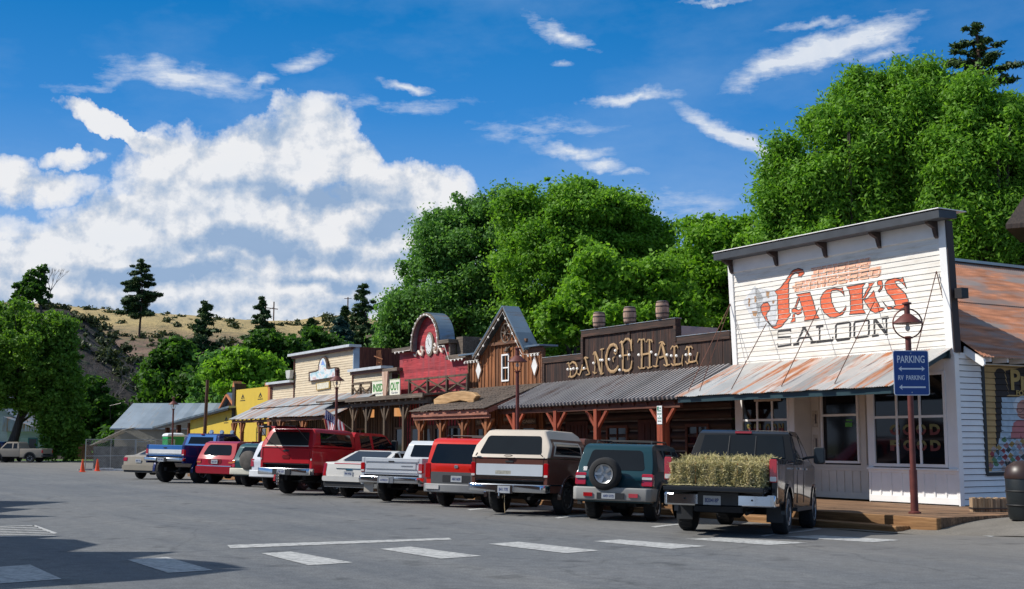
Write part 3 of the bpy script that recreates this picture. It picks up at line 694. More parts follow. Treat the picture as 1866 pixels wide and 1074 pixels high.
# hanging sign under the awning and notices
mb = MB(); mb.box(5.05, 6.05, .72, .76, 2.74, 3.02)
HS = mb.build('hanging_sign', plain('weathered_cream_board', (.55, .47, .38), .7, var=.2), None, off=(5.55, .74, 2.74)); HS.location = W(5.55, .74, 2.74); HS.rotation_euler = (0, 0, RZF)
tag(HS, 'small cream board with red JACKS lettering hanging under the rusty awning', 'sign')
text_on(MB(), "JACK'S", (0, .024, .14), (-1, 0, 0), (0, 0, 1), .62, .2, .003, .03).build('lettering', plain('red_lettering', (.42, .03, .03), .6), HS)
text_on(MB(), "THREE FINGERED", (0, .024, .255), (-1, 0, 0), (0, 0, 1), .7, .035, .003).build('lettering', MATS['red_lettering'], HS)
for (s0, s1, z0, z1) in ((5.02, 5.22, 2.05, 2.5), (5.02, 5.22, 1.35, 1.85)):
    P = B.part(MB().box(s0, s1, -.575, -.566, z0, z1), 'notice', plain('aged_paper', (.50, .44, .36), .8, var=.3, scale=14))
    B.part(MB().box(s0 + .04, s0 + .1, -.566, -.563, z0 + .1, z1 - .1), 'notice_print', plain('dark_print', (.10, .09, .09), .8), P)
B.part(MB().box(3.80, 4.05, -.592, -.588, 2.05, 2.16).box(3.80, 4.02, -.592, -.588, 2.2, 2.24), 'window_sticker', plain('green_sticker', (.08, .30, .05), .6))
# inside: something pale behind the right window so it is not a flat black
# --- side wall, eave, roof behind
mb = MB()
i = 0; z = DK
Ps = .142
while z < 3.70:
    b_ = min(z + Ps, 3.72); mb.prism([(.05, z + .016), (-.036, z + .016), (-.006, b_), (.05, b_)], -14, 0, 'y') ; z += Ps
mb2 = MB()
for k in range(0, len(mb.v)): pass
B.part(mb, 'side_wall', M_WHITE2); B.part(MB().box(.03, .06, -14, -.02, DK, 3.7), 'lap_shadow_backing', M_DKMETAL)  # dark sheet behind the slits between boards, draws the lap shadow lines
B.part(MB().box(.001, 7.6, -13.9, -.78, DK - .3, 3.6).box(.005, .3, -.78, -.06, DK, 3.6), 'building_core', M_INTDARK)
mb = MB(); mb.box(-.045, -.001, -.12, .03, DK, 3.72); B.part(mb, 'corner_post', M_WHITE2)
def slope(mb, s0, z0, s1, z1, d0, d1, amp=.011, pitch=.09, th=.004, rows=1):
    """corrugated sheet falling along s from (s1,z1) down to (s0,z0), ribs spaced along d"""
    n = int(abs(d1 - d0) / pitch * 4); L = math.hypot(s1 - s0, z1 - z0); nx, nz_ = -(z1 - z0) / L, (s1 - s0) / L
    vs = []
    for j in range(rows + 1):
        for i in range(n + 1):
            h = amp * math.sin(2 * math.pi * i / 4); t = j / rows
            vs.append((s0 + (s1 - s0) * t + nx * h, d0 + (d1 - d0) * i / n, z0 + (z1 - z0) * t + nz_ * h))
    fs = [(j * (n + 1) + i, j * (n + 1) + i + 1, (j + 1) * (n + 1) + i + 1, (j + 1) * (n + 1) + i) for j in range(rows) for i in range(n)]
    mb.add(vs, fs); mb.add([(x, y, z - th) for x, y, z in vs], [f[::-1] for f in fs]); return mb
mb = MB(); slope(mb, -.55, 3.62, 1.95, 5.34, -.36, -14); slope(mb, 1.80, 5.262, 3.9, 6.80, -.36, -14.0)
slope(mb, 8.1, 3.72, 3.9, 6.80, -.36, -14)
RF = B.part(mb, 'roof', M_RUSTRF, smooth=60)
B.part(MB().prism([(3.72, 6.74), (3.9, 6.86), (4.08, 6.74), (3.9, 6.82)], -.36, -14, 'y'), 'ridge_cap', M_GALVB, RF)
mb = MB(); 
for i in range(17): mb.box(-.46, -.02, -.75 - .62 * i, -.69 - .62 * i, 3.52, 3.62)
mb.box(-.02, .0, -14, 0, 3.6, 3.74); mb.prism([(-.55, 3.44), (-.50, 3.40), (.02, 3.72), (.0, 3.9), (-.55, 3.56)], -.42, -.37, 'y')
B.part(mb, 'rafter_tails', M_WHITE2, RF)
mb = MB(); mb.box(-.32, -.12, -.22, .02, 5.00, 5.24); mb.bar((-.02, -.05, 5.1), (-.2, -.05, 5.12), .05, .05)
B.part(mb, 'floodlight', M_DKMETAL)
# --- mural on the side wall (plane s = 0, facing -s); u runs to the right along -d
def mur(mb, pts, lvl):
    """painted shape on the side boards: (u, z), u = metres from the wall corner"""
    b = bmesh.new(); vs = [b.verts.new((q[0], 0, q[1])) for q in pts]; b.faces.new(vs)
    for i in range(40): bmesh.ops.bisect_plane(b, geom=b.verts[:] + b.edges[:] + b.faces[:], plane_co=(0, 0, DK + i * Ps), plane_no=(0, 0, 1))
    bmesh.ops.triangulate(b, faces=[f for f in b.faces if len(f.verts) > 4])
    for f in b.faces:
        zc = sum(v.co.z for v in f.verts) / len(f.verts); za = DK + math.floor((zc - DK) / Ps) * Ps
        mb.add([(-.006 - .030 * (1 - (v.co.z - za) / Ps) - .002 - lvl * .0015, -v.co.x, max(v.co.z, za + .010)) for v in f.verts], [tuple(range(len(f.verts)))])
    b.free(); return mb
def MU(px, py):      # pixel on the side wall plane s=0
    r = ray(px, py); e = Vector((0, 0, EYE)) - C0; t = -e.dot(UU) / r.dot(UU); p = e + r * t
    return (-p.dot(NN), EYE + r.z * t)
def mural(name, plist, mat, lvl, parent):
    mb = MB()
    for p in plist: mur(mb, p, lvl)
    return B.part(mb, name, mat, parent)
u0, zt = MU(1788, 661); u1 = 4.3; zb_ = MU(1806, 863)[1]
MURAL = mural('mural', [[(u0 + .03, zb_ + .03), (u1, zb_ + .03), (u1, zt - .03), (u0 + .03, zt - .03)]], plain('ochre_mural_paint', (.50, .31, .115), .7, var=.15), 0, None)
mb = MB()
for (a, b2, c, d_) in ((u0 - .05, u0 + .05, zb_ - .04, zt + .04), (u1, u1 + .1, zb_ - .04, zt + .04)): mb.box(-.045, -.02, -a, -b2, c, d_)
mb.box(-.046, -.021, -u0, -u1, zt - .02, zt + .06); mb.box(-.046, -.021, -u0, -u1, zb_ - .06, zb_ + .03)
B.part(mb, 'mural_frame', M_BLACK, MURAL)
SM = (3.465, 1780, 650)
def mq(pts, sc=SM): return [MU(*p) for p in PX(pts, *sc)]
def ell(cx, cy, rx, ry, n=18, sc=SM): return mq([(cx + rx * math.cos(2 * math.pi * i / n), cy + ry * math.sin(2 * math.pi * i / n)) for i in range(n)], sc)
mural('dark_figure', [ell(140, 112, 34, 38), mq([(110, 120), (172, 120), (200, 250), (330, 250), (330, 270), (155, 262), (165, 420), (155, 600), (118, 640)]), mq([(172, 90), (330, 60), (420, 70), (420, 200), (330, 250), (200, 250)])], plain('mural_brown_black', (.030, .018, .012), .7), 1, MURAL)
mural('white_ground', [mq([(152, 258), (520, 258), (520, 690), (90, 725), (110, 620), (150, 470)])], plain('mural_pale_blue', (.42, .50, .56), .7, var=.15, scale=8), 2, MURAL)
mural('hair', [ell(285, 310, 62, 62)], plain('mural_white_hair', (.60, .62, .64), .7, var=.1), 3, MURAL)
mural('face', [ell(288, 335, 44, 62)], plain('mural_skin', (.50, .24, .18), .7), 4, MURAL)
gl = stroke(ell(266, 340, 17, 12), .012, True) + stroke(ell(306, 340, 17, 12), .012, True) + stroke(mq([(262, 378), (285, 388), (312, 378)]), .014)
mural('glasses', gl, M_INK, 5, MURAL)
mural('dress', [mq([(205, 520), (225, 420), (255, 400), (340, 400), (360, 520)])], plain('mural_pink_stripe', (.52, .17, .16), .7), 3, MURAL)
qc = [(.30, .05, .05), (.10, .24, .26), (.36, .22, .06), (.42, .32, .28), (.07, .08, .08), (.10, .20, .09), (.34, .16, .16), (.25, .33, .38)]
rq = random.Random(3); quilt = {i: [] for i in range(8)}
for r in range(6):
    for c in range(11):
        x = 100 + c * 34 + (17 if r % 2 else 0) - r * 4; y = 505 + r * 36 - (c * 9 if c < 6 else 54) + (40 if r < 2 and c < 2 else 0) + 40
        if y > 712 or x > 420: continue
        w_ = 19; quilt[rq.randrange(8)].append(mq([(x - w_, y), (x, y - 21), (x + w_, y), (x, y + 21)]))
for i, pl in quilt.items():
    if pl: mural('quilt_patch', pl, plain('quilt_%d' % i, qc[i], .7), 3, MURAL)
# lettering of the mural
def mtext(txt, cx, cy, wpx, hpx, mat, lvl, name='mural_lettering'):
    a = MU(*PX([(cx - wpx / 2, cy)], *SM)[0]); b2 = MU(*PX([(cx + wpx / 2, cy)], *SM)[0]); t_ = MU(*PX([(cx, cy - hpx / 2)], *SM)[0]); l_ = MU(*PX([(cx, cy + hpx / 2)], *SM)[0])
    mb = text_on(MB(), txt, (-.040 - .001 * lvl, -(a[0] + b2[0]) / 2, (t_[1] + l_[1]) / 2), (0, -1, 0), (0, 0, 1), b2[0] - a[0], t_[1] - l_[1], .003, .03)
    B.part(mb, name, mat, MURAL)
M_GILT = plain('mural_gilt', (.42, .28, .08), .6)
mtext('Prin', 300, 150, 190, 130, M_GILT, 2); mtext('FOR ALL', 310, 232, 140, 34, M_GILT, 2); mtext('WE BUY', 265, 685, 190, 50, M_BLACK, 4)
# --- deck
def deck(name, rects, mat, along='x'):
    mb = MB()
    for (s0, s1, d0, d1, z0, z1, p) in rects:
        d = d0
        while d < d1 - .01:
            e = min(d + p, d1); s = s0
            while s < s1 - .02:
                t = min(s + 3.66, s1); mb.box(s + .004, t - .004, d + .004, e - .004, z0, z1 - random.random() * .006); s = t
            d = e
    o = mb.build(name, mat); o.location = C0; o.rotation_euler = (0, 0, RZF); return o
M_DECK = wood('deck_boards', (.10, .055, .028), (.22, .13, .072), (.37, .24, .14), 'x', 1.5, ('y', .14))
BW = deck('boardwalk', [(-2.75, 47, 0.08, 3.94, -.02, DK, .14), (-2.75, -.05, -2.2, 0.08, -.02, DK, .14)], M_DECK)
tag(BW, kind='structure')
mb = MB(); mb.box(-2.77, 47, 3.94, 4.08, -.18, DK - .004)
o = mb.build('edge_beam', wood('deck_beam', (.11, .05, .018), (.25, .13, .05), (.38, .22, .10), 'x', 1.0), BW, bevel=.012)
mb = MB(); mb.box(-2.1, 46, 4.083, 4.48, -.20, -.005)
o = mb.build('boardwalk_step', MATS['deck_beam'], BW, bevel=.012)
# ================================================================== 2. the dance hall
def brace_post(B, s, d, zt, mat, w_=.16, arm=.55, both=True, drop=.6, nm='post', z0=DK, sides=(-1, 1)):
    P = B.part(MB().box(s - w_ / 2, s + w_ / 2, d - w_ / 2, d + w_ / 2, z0, zt), nm, mat, bevel=.006)
    for k in sides:
        B.part(MB().bar((s, d, zt - drop), (s + k * arm, d, zt - .04), .09, .09, (0, 1, 0)), 'brace', mat, P)
    return P
B = Bld('dance_hall', 7.72, 'dark plank dance hall with rustic log lettering and barrels along its stepped false front', 'building')
mb = MB()
def planks(mb, s0, s1, z0, z1, w_=.19, d=0.0, j=.012):
    s = s0; r = random.Random(int(s0 * 10))
    while s < s1 - .01:
        e = min(s + w_, s1); mb.box(s + .004, e - .004, d - .03, d + r.uniform(0, j), z0, z1); s = e
planks(mb, 7.8, 10.3, 3.55, 4.72); planks(mb, 10.3, 15.35, 3.55, 5.30); planks(mb, 15.35, 17.86, 3.55, 4.50)
mb.box(7.8, 17.86, -.12, -.031, 2.8, 4.5); mb.box(10.3, 15.35, -.12, -.031, 4.5, 5.3)
B.part(mb, 'false_front', M_DARKW)
mb = MB(); mb.box(7.8, 10.28, -.12, .06, 4.62, 4.84); mb.box(10.26, 15.39, -.14, .08, 5.20, 5.42); mb.box(15.37, 17.88, -.12, .06, 4.44, 4.64)
mb.box(10.24, 10.36, -.141, .085, 4.70, 5.199); mb.box(15.28, 15.41, -.141, .085, 4.30, 5.199); mb.box(17.78, 17.89, -.1, .05, 3.6, 4.43); mb.box(12.66, 12.78, 0, .04, 3.7, 5.19)
TR = B.part(mb, 'cap_board', wood('dark_trim', (.014, .008, .006), (.040, .021, .014), (.12, .055, .032), 'x'), bevel=.006)
B.part(MB().box(7.8, 10.27, -.13, .075, 4.842, 4.86).box(10.24, 15.41, -.16, .10, 5.422, 5.44).box(15.40, 17.89, -.13, .075, 4.642, 4.66), 'flashing', M_GALV, TR)
mb = MB(); mb.box(10.45, 10.25, -1.6, -.15, 3.6, 5.2); mb.box(7.9, 17.8, -7, -.13, 2.6, 4.3); mb.prism([(8.4, 4.3), (17.7, 4.3), (13, 5.1)], -7, -1.0, 'y')
B.part(mb, 'roof_behind', M_GALVB)
# log lettering
M_LOG = wood('peeled_log', (.20, .11, .05), (.42, .27, .13), (.60, .44, .26), 'z', 3.0)
M_BULB = plain('frosted_bulb', (.85, .83, .78), .4, emit=(1, .95, .85, .25))
D1 = (11.94, 1020, 610); D2 = (11.93, 1140, 600)
def log_letter(paths, sc, bulbs=()):
    mb = MB()
    for pth, r in paths:
        pp = [fp(x, y, .05) for x, y in PX(pth, *sc)]; n = len(pp)
        mb.tube([(a, .05, b_) for a, b_ in pp], [r * .9 * (.75 if i in (0, n - 1) else 1.0) for i in range(n)], 7)
    mb.map(lambda x, y, z: (x, .02 + (y - .05) * .45 + .02, z)); L = B.part(mb, 'letter', M_LOG, smooth=50)
    for x, y in PX(bulbs, *sc):
        a, b_ = fp(x, y, .1); B.part(MB().lathe([(.002, -.045), (.035, -.03), (.045, 0), (.035, .03), (.002, .045)], (a, .11, b_), 8), 'bulb', M_BULB, L, smooth=60)
T = .046
log_letter([([(205, 620), (190, 660), (215, 700), (225, 800), (230, 900), (185, 925)], T), ([(225, 640), (270, 595), (330, 620), (375, 700), (370, 810), (320, 890), (265, 925), (220, 915)], T), ([(150, 635), (180, 615), (215, 650)], .035)], D1, ((180, 755), (250, 755), (305, 740), (385, 740)))
log_letter([([(515, 530), (500, 600), (470, 760), (430, 880)], .04), ([(545, 500), (580, 620), (610, 760), (650, 860)], T), ([(470, 770), (600, 735)], .035), ([(475, 570), (505, 530), (550, 500), (615, 510)], .04), ([(385, 850), (430, 885), (445, 850)], .03), ([(560, 880), (600, 870), (655, 855)], .03)], D1, ((535, 735),))
log_letter([([(755, 400), (765, 600), (755, 860)], .035), ([(770, 380), (830, 540), (870, 760), (905, 855)], .065), ([(915, 330), (912, 600), (910, 860)], .032), ([(720, 440), (745, 390), (785, 375)], .04), ([(875, 330), (920, 320), (960, 305)], .035), ([(715, 810), (755, 850), (800, 825)], .03), ([(870, 850), (910, 865), (950, 830)], .03)], D1, ((740, 620), (890, 555), (935, 555)))
log_letter([([(1255, 330), (1225, 250), (1170, 215), (1100, 240), (1045, 330), (1010, 470), (1010, 620), (1045, 740), (1100, 805), (1170, 810), (1230, 760), (1275, 680)], .062), ([(1210, 300), (1245, 360), (1215, 430), (1180, 400), (1200, 320)], .035), ([(1190, 480), (1150, 520), (1165, 600)], .035)], D1, ((1080, 540), (1215, 350)))
log_letter([([(1345, 170), (1365, 300), (1370, 600), (1370, 790)], .06), ([(1375, 170), (1430, 100), (1490, 95), (1540, 150), (1562, 360)], .05), ([(1375, 760), (1430, 795), (1500, 780), (1550, 720), (1565, 570)], .05), ([(1390, 455), (1510, 440)], .04), ([(1465, 345), (1475, 560)], .03), ([(1300, 185), (1340, 150), (1380, 180)], .04), ([(1560, 95), (1562, 200)], .03)], D1, ((1322, 470), (1310, 770), (1515, 440)))
log_letter([([(345, 240), (350, 550), (345, 860)], .06), ([(515, 240), (520, 540), (520, 840)], .055), ([(360, 555), (505, 530)], .05), ([(255, 290), (285, 225), (345, 235), (400, 215), (425, 285)], .035), ([(450, 285), (480, 230), (520, 240), (555, 240), (580, 290)], .035), ([(265, 815), (300, 860), (350, 850), (400, 850), (425, 815)], .028), ([(450, 815), (480, 850), (520, 835), (570, 820)], .028)], D2, ((292, 560), (565, 500)))
log_letter([([(760, 330), (730, 480), (690, 640), (655, 820)], .035), ([(780, 300), (830, 480), (880, 680), (910, 800)], .065), ([(680, 610), (750, 620), (850, 580)], .04), ([(720, 310), (755, 285), (800, 285), (850, 345)], .035), ([(590, 800), (650, 820), (705, 795)], .028), ([(820, 770), (870, 800), (960, 770)], .03)], D2, ((668, 560), (905, 560)))
log_letter([([(1055, 390), (1060, 600), (1060, 790)], .06), ([(1060, 770), (1140, 770), (1220, 745), (1240, 560)], .04), ([(1225, 700), (1232, 800)], .035), ([(975, 440), (1010, 375), (1060, 390), (1110, 360), (1135, 415)], .033), ([(985, 750), (1030, 790), (1090, 790)], .03)], D2, ((1000, 580), (1110, 580)))
log_letter([([(1370, 400), (1375, 560), (1375, 740)], .058), ([(1375, 720), (1450, 715), (1530, 690), (1565, 500)], .038), ([(1540, 680), (1565, 765)], .03), ([(1295, 450), (1325, 385), (1375, 400), (1420, 375), (1450, 425)], .033), ([(1295, 700), (1330, 755), (1380, 735)], .03)], D2, ((1322, 560), (1412, 550)))
# ribbed awning
mb = MB(); mb.add([(7.82, .06, 3.84), (7.86, 1.98, 2.86), (18.12, 1.98, 2.80), (17.9, .06, 3.68)], [(0, 1, 2, 3)])
mb.add([(7.82, .06, 3.81), (7.86, 1.98, 2.83), (18.12, 1.98, 2.77), (17.9, .06, 3.65)], [(3, 2, 1, 0)])
AW = B.part(mb, 'awning', plain('shade_dark_brown_sheet', (.014, .010, .010), .55, .2, var=.3, scale=2))  # brown sheet, blackened for the shade between the ribs
mb = MB(); nb = 50
for i in range(nb + 1):
    t = i / nb; a = Vector((7.84 + (17.86 - 7.84) * t, .06, 3.845 - .16 * t)); b_ = Vector((7.88 + (18.10 - 7.88) * t, 2.0, 2.865 - .06 * t))
    mb.bar(a + Vector((0, 0, .012)), b_ + Vector((0, 0, .03)), .075, .10)
B.part(mb, 'awning_ribs', metal_roof('worn_grey_rib', (.38, .36, .355), (.14, .08, .06), .2, rough=.5, metal=.25), AW)
mb = MB(); mb.box(7.8, 17.9, .02, .12, 3.72, 3.86); B.part(mb.map(lambda x, y, z: (x, y, z - .16 * (x - 7.8) / 10)), 'awning_flashing', M_RUSTAW, AW)
mb = MB(); mb.box(7.9, 18.0, 1.72, 1.84, 2.62, 2.82); 
for i in range(16): mb.bar((8.1 + .64 * i, .1, 3.62), (8.1 + .64 * i, 1.9, 2.76), .05, .1)
B.part(mb, 'porch_beam', wood('porch_beam_wood', (.05, .016, .010), (.12, .04, .022), (.2, .07, .04), 'x'), AW)
for s in (8.75, 12.03, 14.32, 16.9): brace_post(B, s, 1.78, 2.66, M_REDPOST, .17 if s > 9 else .26, drop=.62)
# log wall
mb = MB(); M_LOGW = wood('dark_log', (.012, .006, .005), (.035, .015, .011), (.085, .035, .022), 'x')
z = .30
while z < 3.5:
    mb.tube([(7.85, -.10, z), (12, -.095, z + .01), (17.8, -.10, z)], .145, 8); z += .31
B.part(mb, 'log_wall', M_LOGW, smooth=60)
mb = MB(); z = .455
while z < 3.4: mb.box(7.9, 17.8, -.08, -.035, z - .028, z + .03); z += .31
B.part(mb, 'chinking', plain('grey_chinking', (.16, .13, .105), .9, var=.3, scale=2))
for (s0, s1) in ((10.75, 12.15), (15.2, 16.3)):
    mb = MB(); mb.box(s0 - .12, s1 + .12, -.06, .05, DK, 2.35); FRM = B.part(mb, 'door', wood('dark_red_door', (.02, .006, .005), (.06, .014, .010), (.11, .03, .018), 'z'))
    m2 = MB()
    for i in range(5): m2.box(s0 + .02 + (s1 - s0) * i / 5, s0 - .02 + (s1 - s0) * (i + 1) / 5, .05, .07, DK + .05, 2.22)
    B.part(m2, 'door_boards', MATS['dark_red_door'], FRM); B.part(MB().lathe([(.01, -.03), (.03, 0), (.01, .03)], (s0 + .1, .11, 1.2), 8), 'handle', MATS['brass'], FRM)
for (s0, s1) in ((8.9, 9.8), (12.9, 13.9), (16.6, 17.5)): window(B, s0, s1, 1.1, 2.1, .02, 2, 2, .09, .04, MATS['porch_beam_wood'])
# barrels on the false front
M_STAVE = wood('barrel_staves', (.26, .15, .11), (.48, .32, .24), (.66, .50, .40), 'z', 4, ('x', .06)); M_HOOP = plain('iron_hoop', (.06, .045, .04), .6, .4)
def barrel(s, zb_, h, lab):
    e = empty('barrel', W(s, -.02, zb_), RZF, lab, 'barrel', 'barrels on the dance hall false front')
    r = .215; prof = [(r * .84, 0), (r * .95, h * .2), (r, h * .5), (r * .95, h * .8), (r * .84, h)]
    MB().lathe(prof, n=20).build('staves', M_STAVE, e, smooth=40)
    hm = MB()
    for t, q in ((.06, .875), (.30, .985), (.70, .985), (.94, .875)): hm.lathe([(r * q + .004, h * t - .018), (r * q + .009, h * t), (r * q + .004, h * t + .018)], n=20, caps=False)
    hm.build('hoops', M_HOOP, e, smooth=60)
    MB().box(-.16, .16, -.08, .08, -.03, .0).build('stand', M_BLACK, e)
    MB().lathe([(.16, h + .001), (.16, h + .012)], n=16).build('lid', M_GALV, e)
barrel(14.45, 5.475, .50, 'small wooden barrel on the false front above the letter D end, farthest left of three')
barrel(12.72, 5.475, .52, 'middle wooden barrel of the three on the dance hall false front')
barrel(11.01, 5.475, .54, 'right hand wooden barrel on the dance hall false front, nearest the saloon')
# hour sign on the first porch post
e = empty('parking_hours_sign', W(8.72, 1.93, 2.16), RZF, 'narrow white sign with green lettering and arrow on the red porch post', 'sign')
MB().box(-.115, .115, -.008, .0, 0, .52).build('panel', plain('white_sign_face', (.78, .82, .82), .4, var=.03), e)
gs_ = plain('green_sign_ink', (.02, .20, .12), .5)
MB().box(.03, .10, .0, .004, .40, .50).build('symbol', gs_, e)
for t_, z_, h_, w_ in (('2 HR', .45, .05, .10), ('PARKING', .375, .035, .18), ('8:30 AM', .29, .05, .18), ('TO', .225, .03, .05), ('5:30 PM', .165, .05, .18)):
    text_on(MB(), t_, (-.03 if z_ == .45 else 0, .001, z_), (-1, 0, 0), (0, 0, 1), w_, h_, .002, .02).build('lettering', gs_, e)
MB().prism([(-.08, .075), (.05, .075), (.05, .06), (.085, .085), (.05, .11), (.05, .095), (-.08, .095)], 0, .004, 'y').build('arrow', M_BLACK, e)
# ================================================================== 3. the gabled shop
B = Bld('gabled_shop', 17.95, 'brown board and batten shop with steep wagon wheel gable and cedar shingle porch', 'building')
apx = (20.23, 6.70); shL = (22.38, 5.0); shR = (18.85, 5.05)
def gt(s):
    if s > shL[0] or s < shR[0]: return 5.0
    return (shL[1] + (apx[1] - shL[1]) * (shL[0] - s) / (shL[0] - apx[0]) if s > apx[0] else shR[1] + (apx[1] - shR[1]) * (s - shR[0]) / (apx[0] - shR[0])) - .1
mb = MB(); mb.prism([(17.95, DK), (23.4, DK), (23.4, 5.0), (22.38, 5.0), (20.23, 6.6), (18.85, 5.0), (17.95, 5.0)], -.12, .0, 'y')
B.part(mb, 'wall', M_BROWNW)
mb = MB(); batten(mb, 17.97, 23.4, 3.6, 5, 0, .27, .055, .03, top=gt); batten(mb, 17.97, 23.4, DK, 2.9, 0, .27, .055, .03); B.part(mb, 'battens', M_BROWNW)
mb = MB(); mb.box(17.88, 18.80, .0, .12, 4.86, 5.06); mb.box(22.40, 23.5, .0, .12, 4.86, 5.04); mb.box(18.9, 21.6, .03, .12, 5.30, 5.42); mb.box(17.90, 18.0, 0, .06, 3.6, 4.86); mb.box(23.34, 23.42, .0, .06, 3.6, 4.86)
B.part(mb, 'trim', M_BROWNT, bevel=.006)
# steep metal gable roof reaching forward and back
mb = MB()
def slab(mb, p, q, d0, d1, th):
    (a, b_), (c, d_) = p, q; L = math.hypot(c - a, d_ - b_); nx, nz_ = -(d_ - b_) / L * th, (c - a) / L * th
    if nz_ < 0: nx, nz_ = -nx, -nz_
    mb.prism([(a, b_), (c, d_), (c + nx, d_ + nz_), (a + nx, b_ + nz_)], d0, d1, 'y'); return mb
slab(mb, (22.52, 4.95), apx, -.36, .35, .05); slab(mb, apx, (18.72, 4.97), -.36, .35, .05)
mb.box(17.7, 18.72, -.5, .30, 5.07, 5.13); mb.box(22.48, 23.75, -1.2, .30, 5.05, 5.11)
GR = B.part(mb, 'gable_roof', M_GALVB)
mb = MB(); slab(mb, (22.50, 4.86), (apx[0], apx[1] - .085), .30, .345, .085); slab(mb, (apx[0], apx[1] - .085), (18.72, 4.88), .301, .344, .085); B.part(mb, 'barge_board', M_OLDW, GR)
mb = MB(); mb.bar((19.55, -.05, 5.95), (19.05, .28, 5.36), .05, .02); mb.bar((19.75, -.1, 6.18), (19.4, .1, 5.77), .04, .02); B.part(mb, 'rust_streak', plain('rust_brown', (.10, .045, .03), .8), GR)
mb = MB(); c = (20.35, 5.72); r = .36
pts = [(c[0] + r * math.cos(g), .10, c[1] + r * math.sin(g)) for g in [math.pi * 2 * i / 24 for i in range(25)]]
mb.tube(pts, .035, 6)
for i in range(8): g = math.pi * 2 * i / 8 + .2; mb.tube([(c[0], .1, c[1]), (c[0] + r * math.cos(g), .1, c[1] + r * math.sin(g))], .018, 5)
mb.lathe([(.08, .04), (.08, .17)], (c[0], 0, c[1]), 10, 'y'); B.part(mb, 'wagon_wheel', M_OLDW, smooth=50)
mb = MB(); mb.lathe([(.01, -.12), (.10, -.06), (.08, 0), (.03, .1)], (20.3, .1, 5.1), 8); mb.tube([(20.05, .1, 5.2), (20.5, .1, 5.05)], .03, 5); B.part(mb, 'carved_ornament', M_OLDW)
a = fp(917, 649); b_ = fp(928, 692)
window(B, min(a[0], b_[0]) + .02, max(a[0], b_[0]), b_[1], a[1], .0, 1, 2, .06, .05)
for cx, cy in ((872, 675), (974, 667)):
    s, z = fp(cx, cy, .05)
    Dm = B.part(MB().prism([(s - .27, z), (s, z - .46), (s + .27, z), (s, z + .46)], .032, .05, 'y'), 'diamond_frame', M_BROWNT)
    B.part(MB().prism([(s - .20, z), (s, z - .35), (s + .20, z), (s, z + .35)], .05, .062, 'y'), 'diamond_panel', plain('white_diamond', (.78, .76, .72), .5), Dm)
mb = MB()
for s, z in [(18.05 + i * .22, 4.78) for i in range(5)] + [(22.5 + i * .25, 4.78) for i in range(5)] + [(apx[0] + 2.15 * t, apx[1] - .2 - 1.72 * t) for t in (.15, .32, .5, .68, .86)] + [(apx[0] - 1.4 * t, apx[1] - .2 - 1.7 * t) for t in (.15, .32, .5, .68, .86)]:
    mb.lathe([(.002, -.06), (.035, -.03), (.035, .01), (.002, .04)], (s, .33 if 18.8 < s < 22.4 else .15, z), 6)
mb.tube([(17.95, .15, 4.83), (18.85, .15, 4.83), (18.86, .33, 4.84), (20.23, .33, 6.5), (22.38, .33, 4.84), (22.4, .15, 4.83), (23.5, .15, 4.83)], .008, 4)
B.part(mb, 'string_lights', M_BULB)
# shingle porch roof: many small lapped shingles
rs = random.Random(11); mb = MB(); n = 11
for r in range(n):
    t0, t1 = r / n, (r + 1.25) / n; s = 17.75
    while s < 23.55:
        w_ = rs.uniform(.10, .2); tt = min(1.03, t1 + rs.uniform(-.02, .03)); z0 = 3.74 - t0 * .92; z1 = 3.74 - tt * .92
        mb.prism([(.05 + 2.42 * t0, z0 - .01), (.05 + 2.42 * tt, z1 + .012), (.05 + 2.42 * tt, z1 + .036), (.05 + 2.42 * t0, z0 + .012)], s, s + w_ - .008, 'x'); s += w_
RFp = B.part(mb, 'porch_roof', M_SHINGLE)
mb = MB(); mb.box(17.75, 23.6, 2.34, 2.42, 2.60, 2.78); mb.box(17.75, 23.6, 2.26, 2.339, 2.48, 2.62); mb.bar((17.78, .1, 3.62), (17.78, 2.34, 2.74), .06, .16)
B.part(mb, 'fascia', wood('pinkish_fascia', (.16, .055, .035), (.32, .13, .085), (.44, .21, .15), 'x'), RFp)
for s in (18.2, 19.9, 21.6, 23.35): brace_post(B, s, 2.15, 2.5, M_ORNPOST, .16, .42, drop=.5)
for (s0, s1) in ((18.35, 19.3), (21.2, 22.6)): window(B, s0, s1, 1.0, 2.15, .035, 3 if s1 > 20 else 1, 2, .1, .04, M_BROWNT)
mb = MB(); mb.box(19.75, 20.75, .0, .06, DK, 2.3); DR = B.part(mb, 'door', M_BROWNT); B.part(MB().box(19.95, 20.55, .06, .066, 1.0, 2.1), 'pane', M_GLASS, DR); B.part(MB().lathe([(.01, -.03), (.03, 0), (.01, .03)], (19.86, .1, 1.15), 8), 'handle', MATS['brass'], DR)
for s0, s1, z0, z1, tx in ((21.5, 22.7, 2.30, 2.52, 'FURNITURE'), (19.9, 20.6, 2.42, 2.58, 'GIFTS'), (18.3, 19.3, 2.3, 2.5, 'CABIN')):
    P = B.part(MB().box(s0, s1, .05, .08, z0, z1), 'name_board', M_OLDW); B.part(text_on(MB(), tx, ((s0 + s1) / 2, .083, (z0 + z1) / 2), (-1, 0, 0), (0, 0, 1), (s1 - s0) * .8, (z1 - z0) * .5, .002), 'lettering', plain('cream_letter', (.5, .45, .36), .7), P)
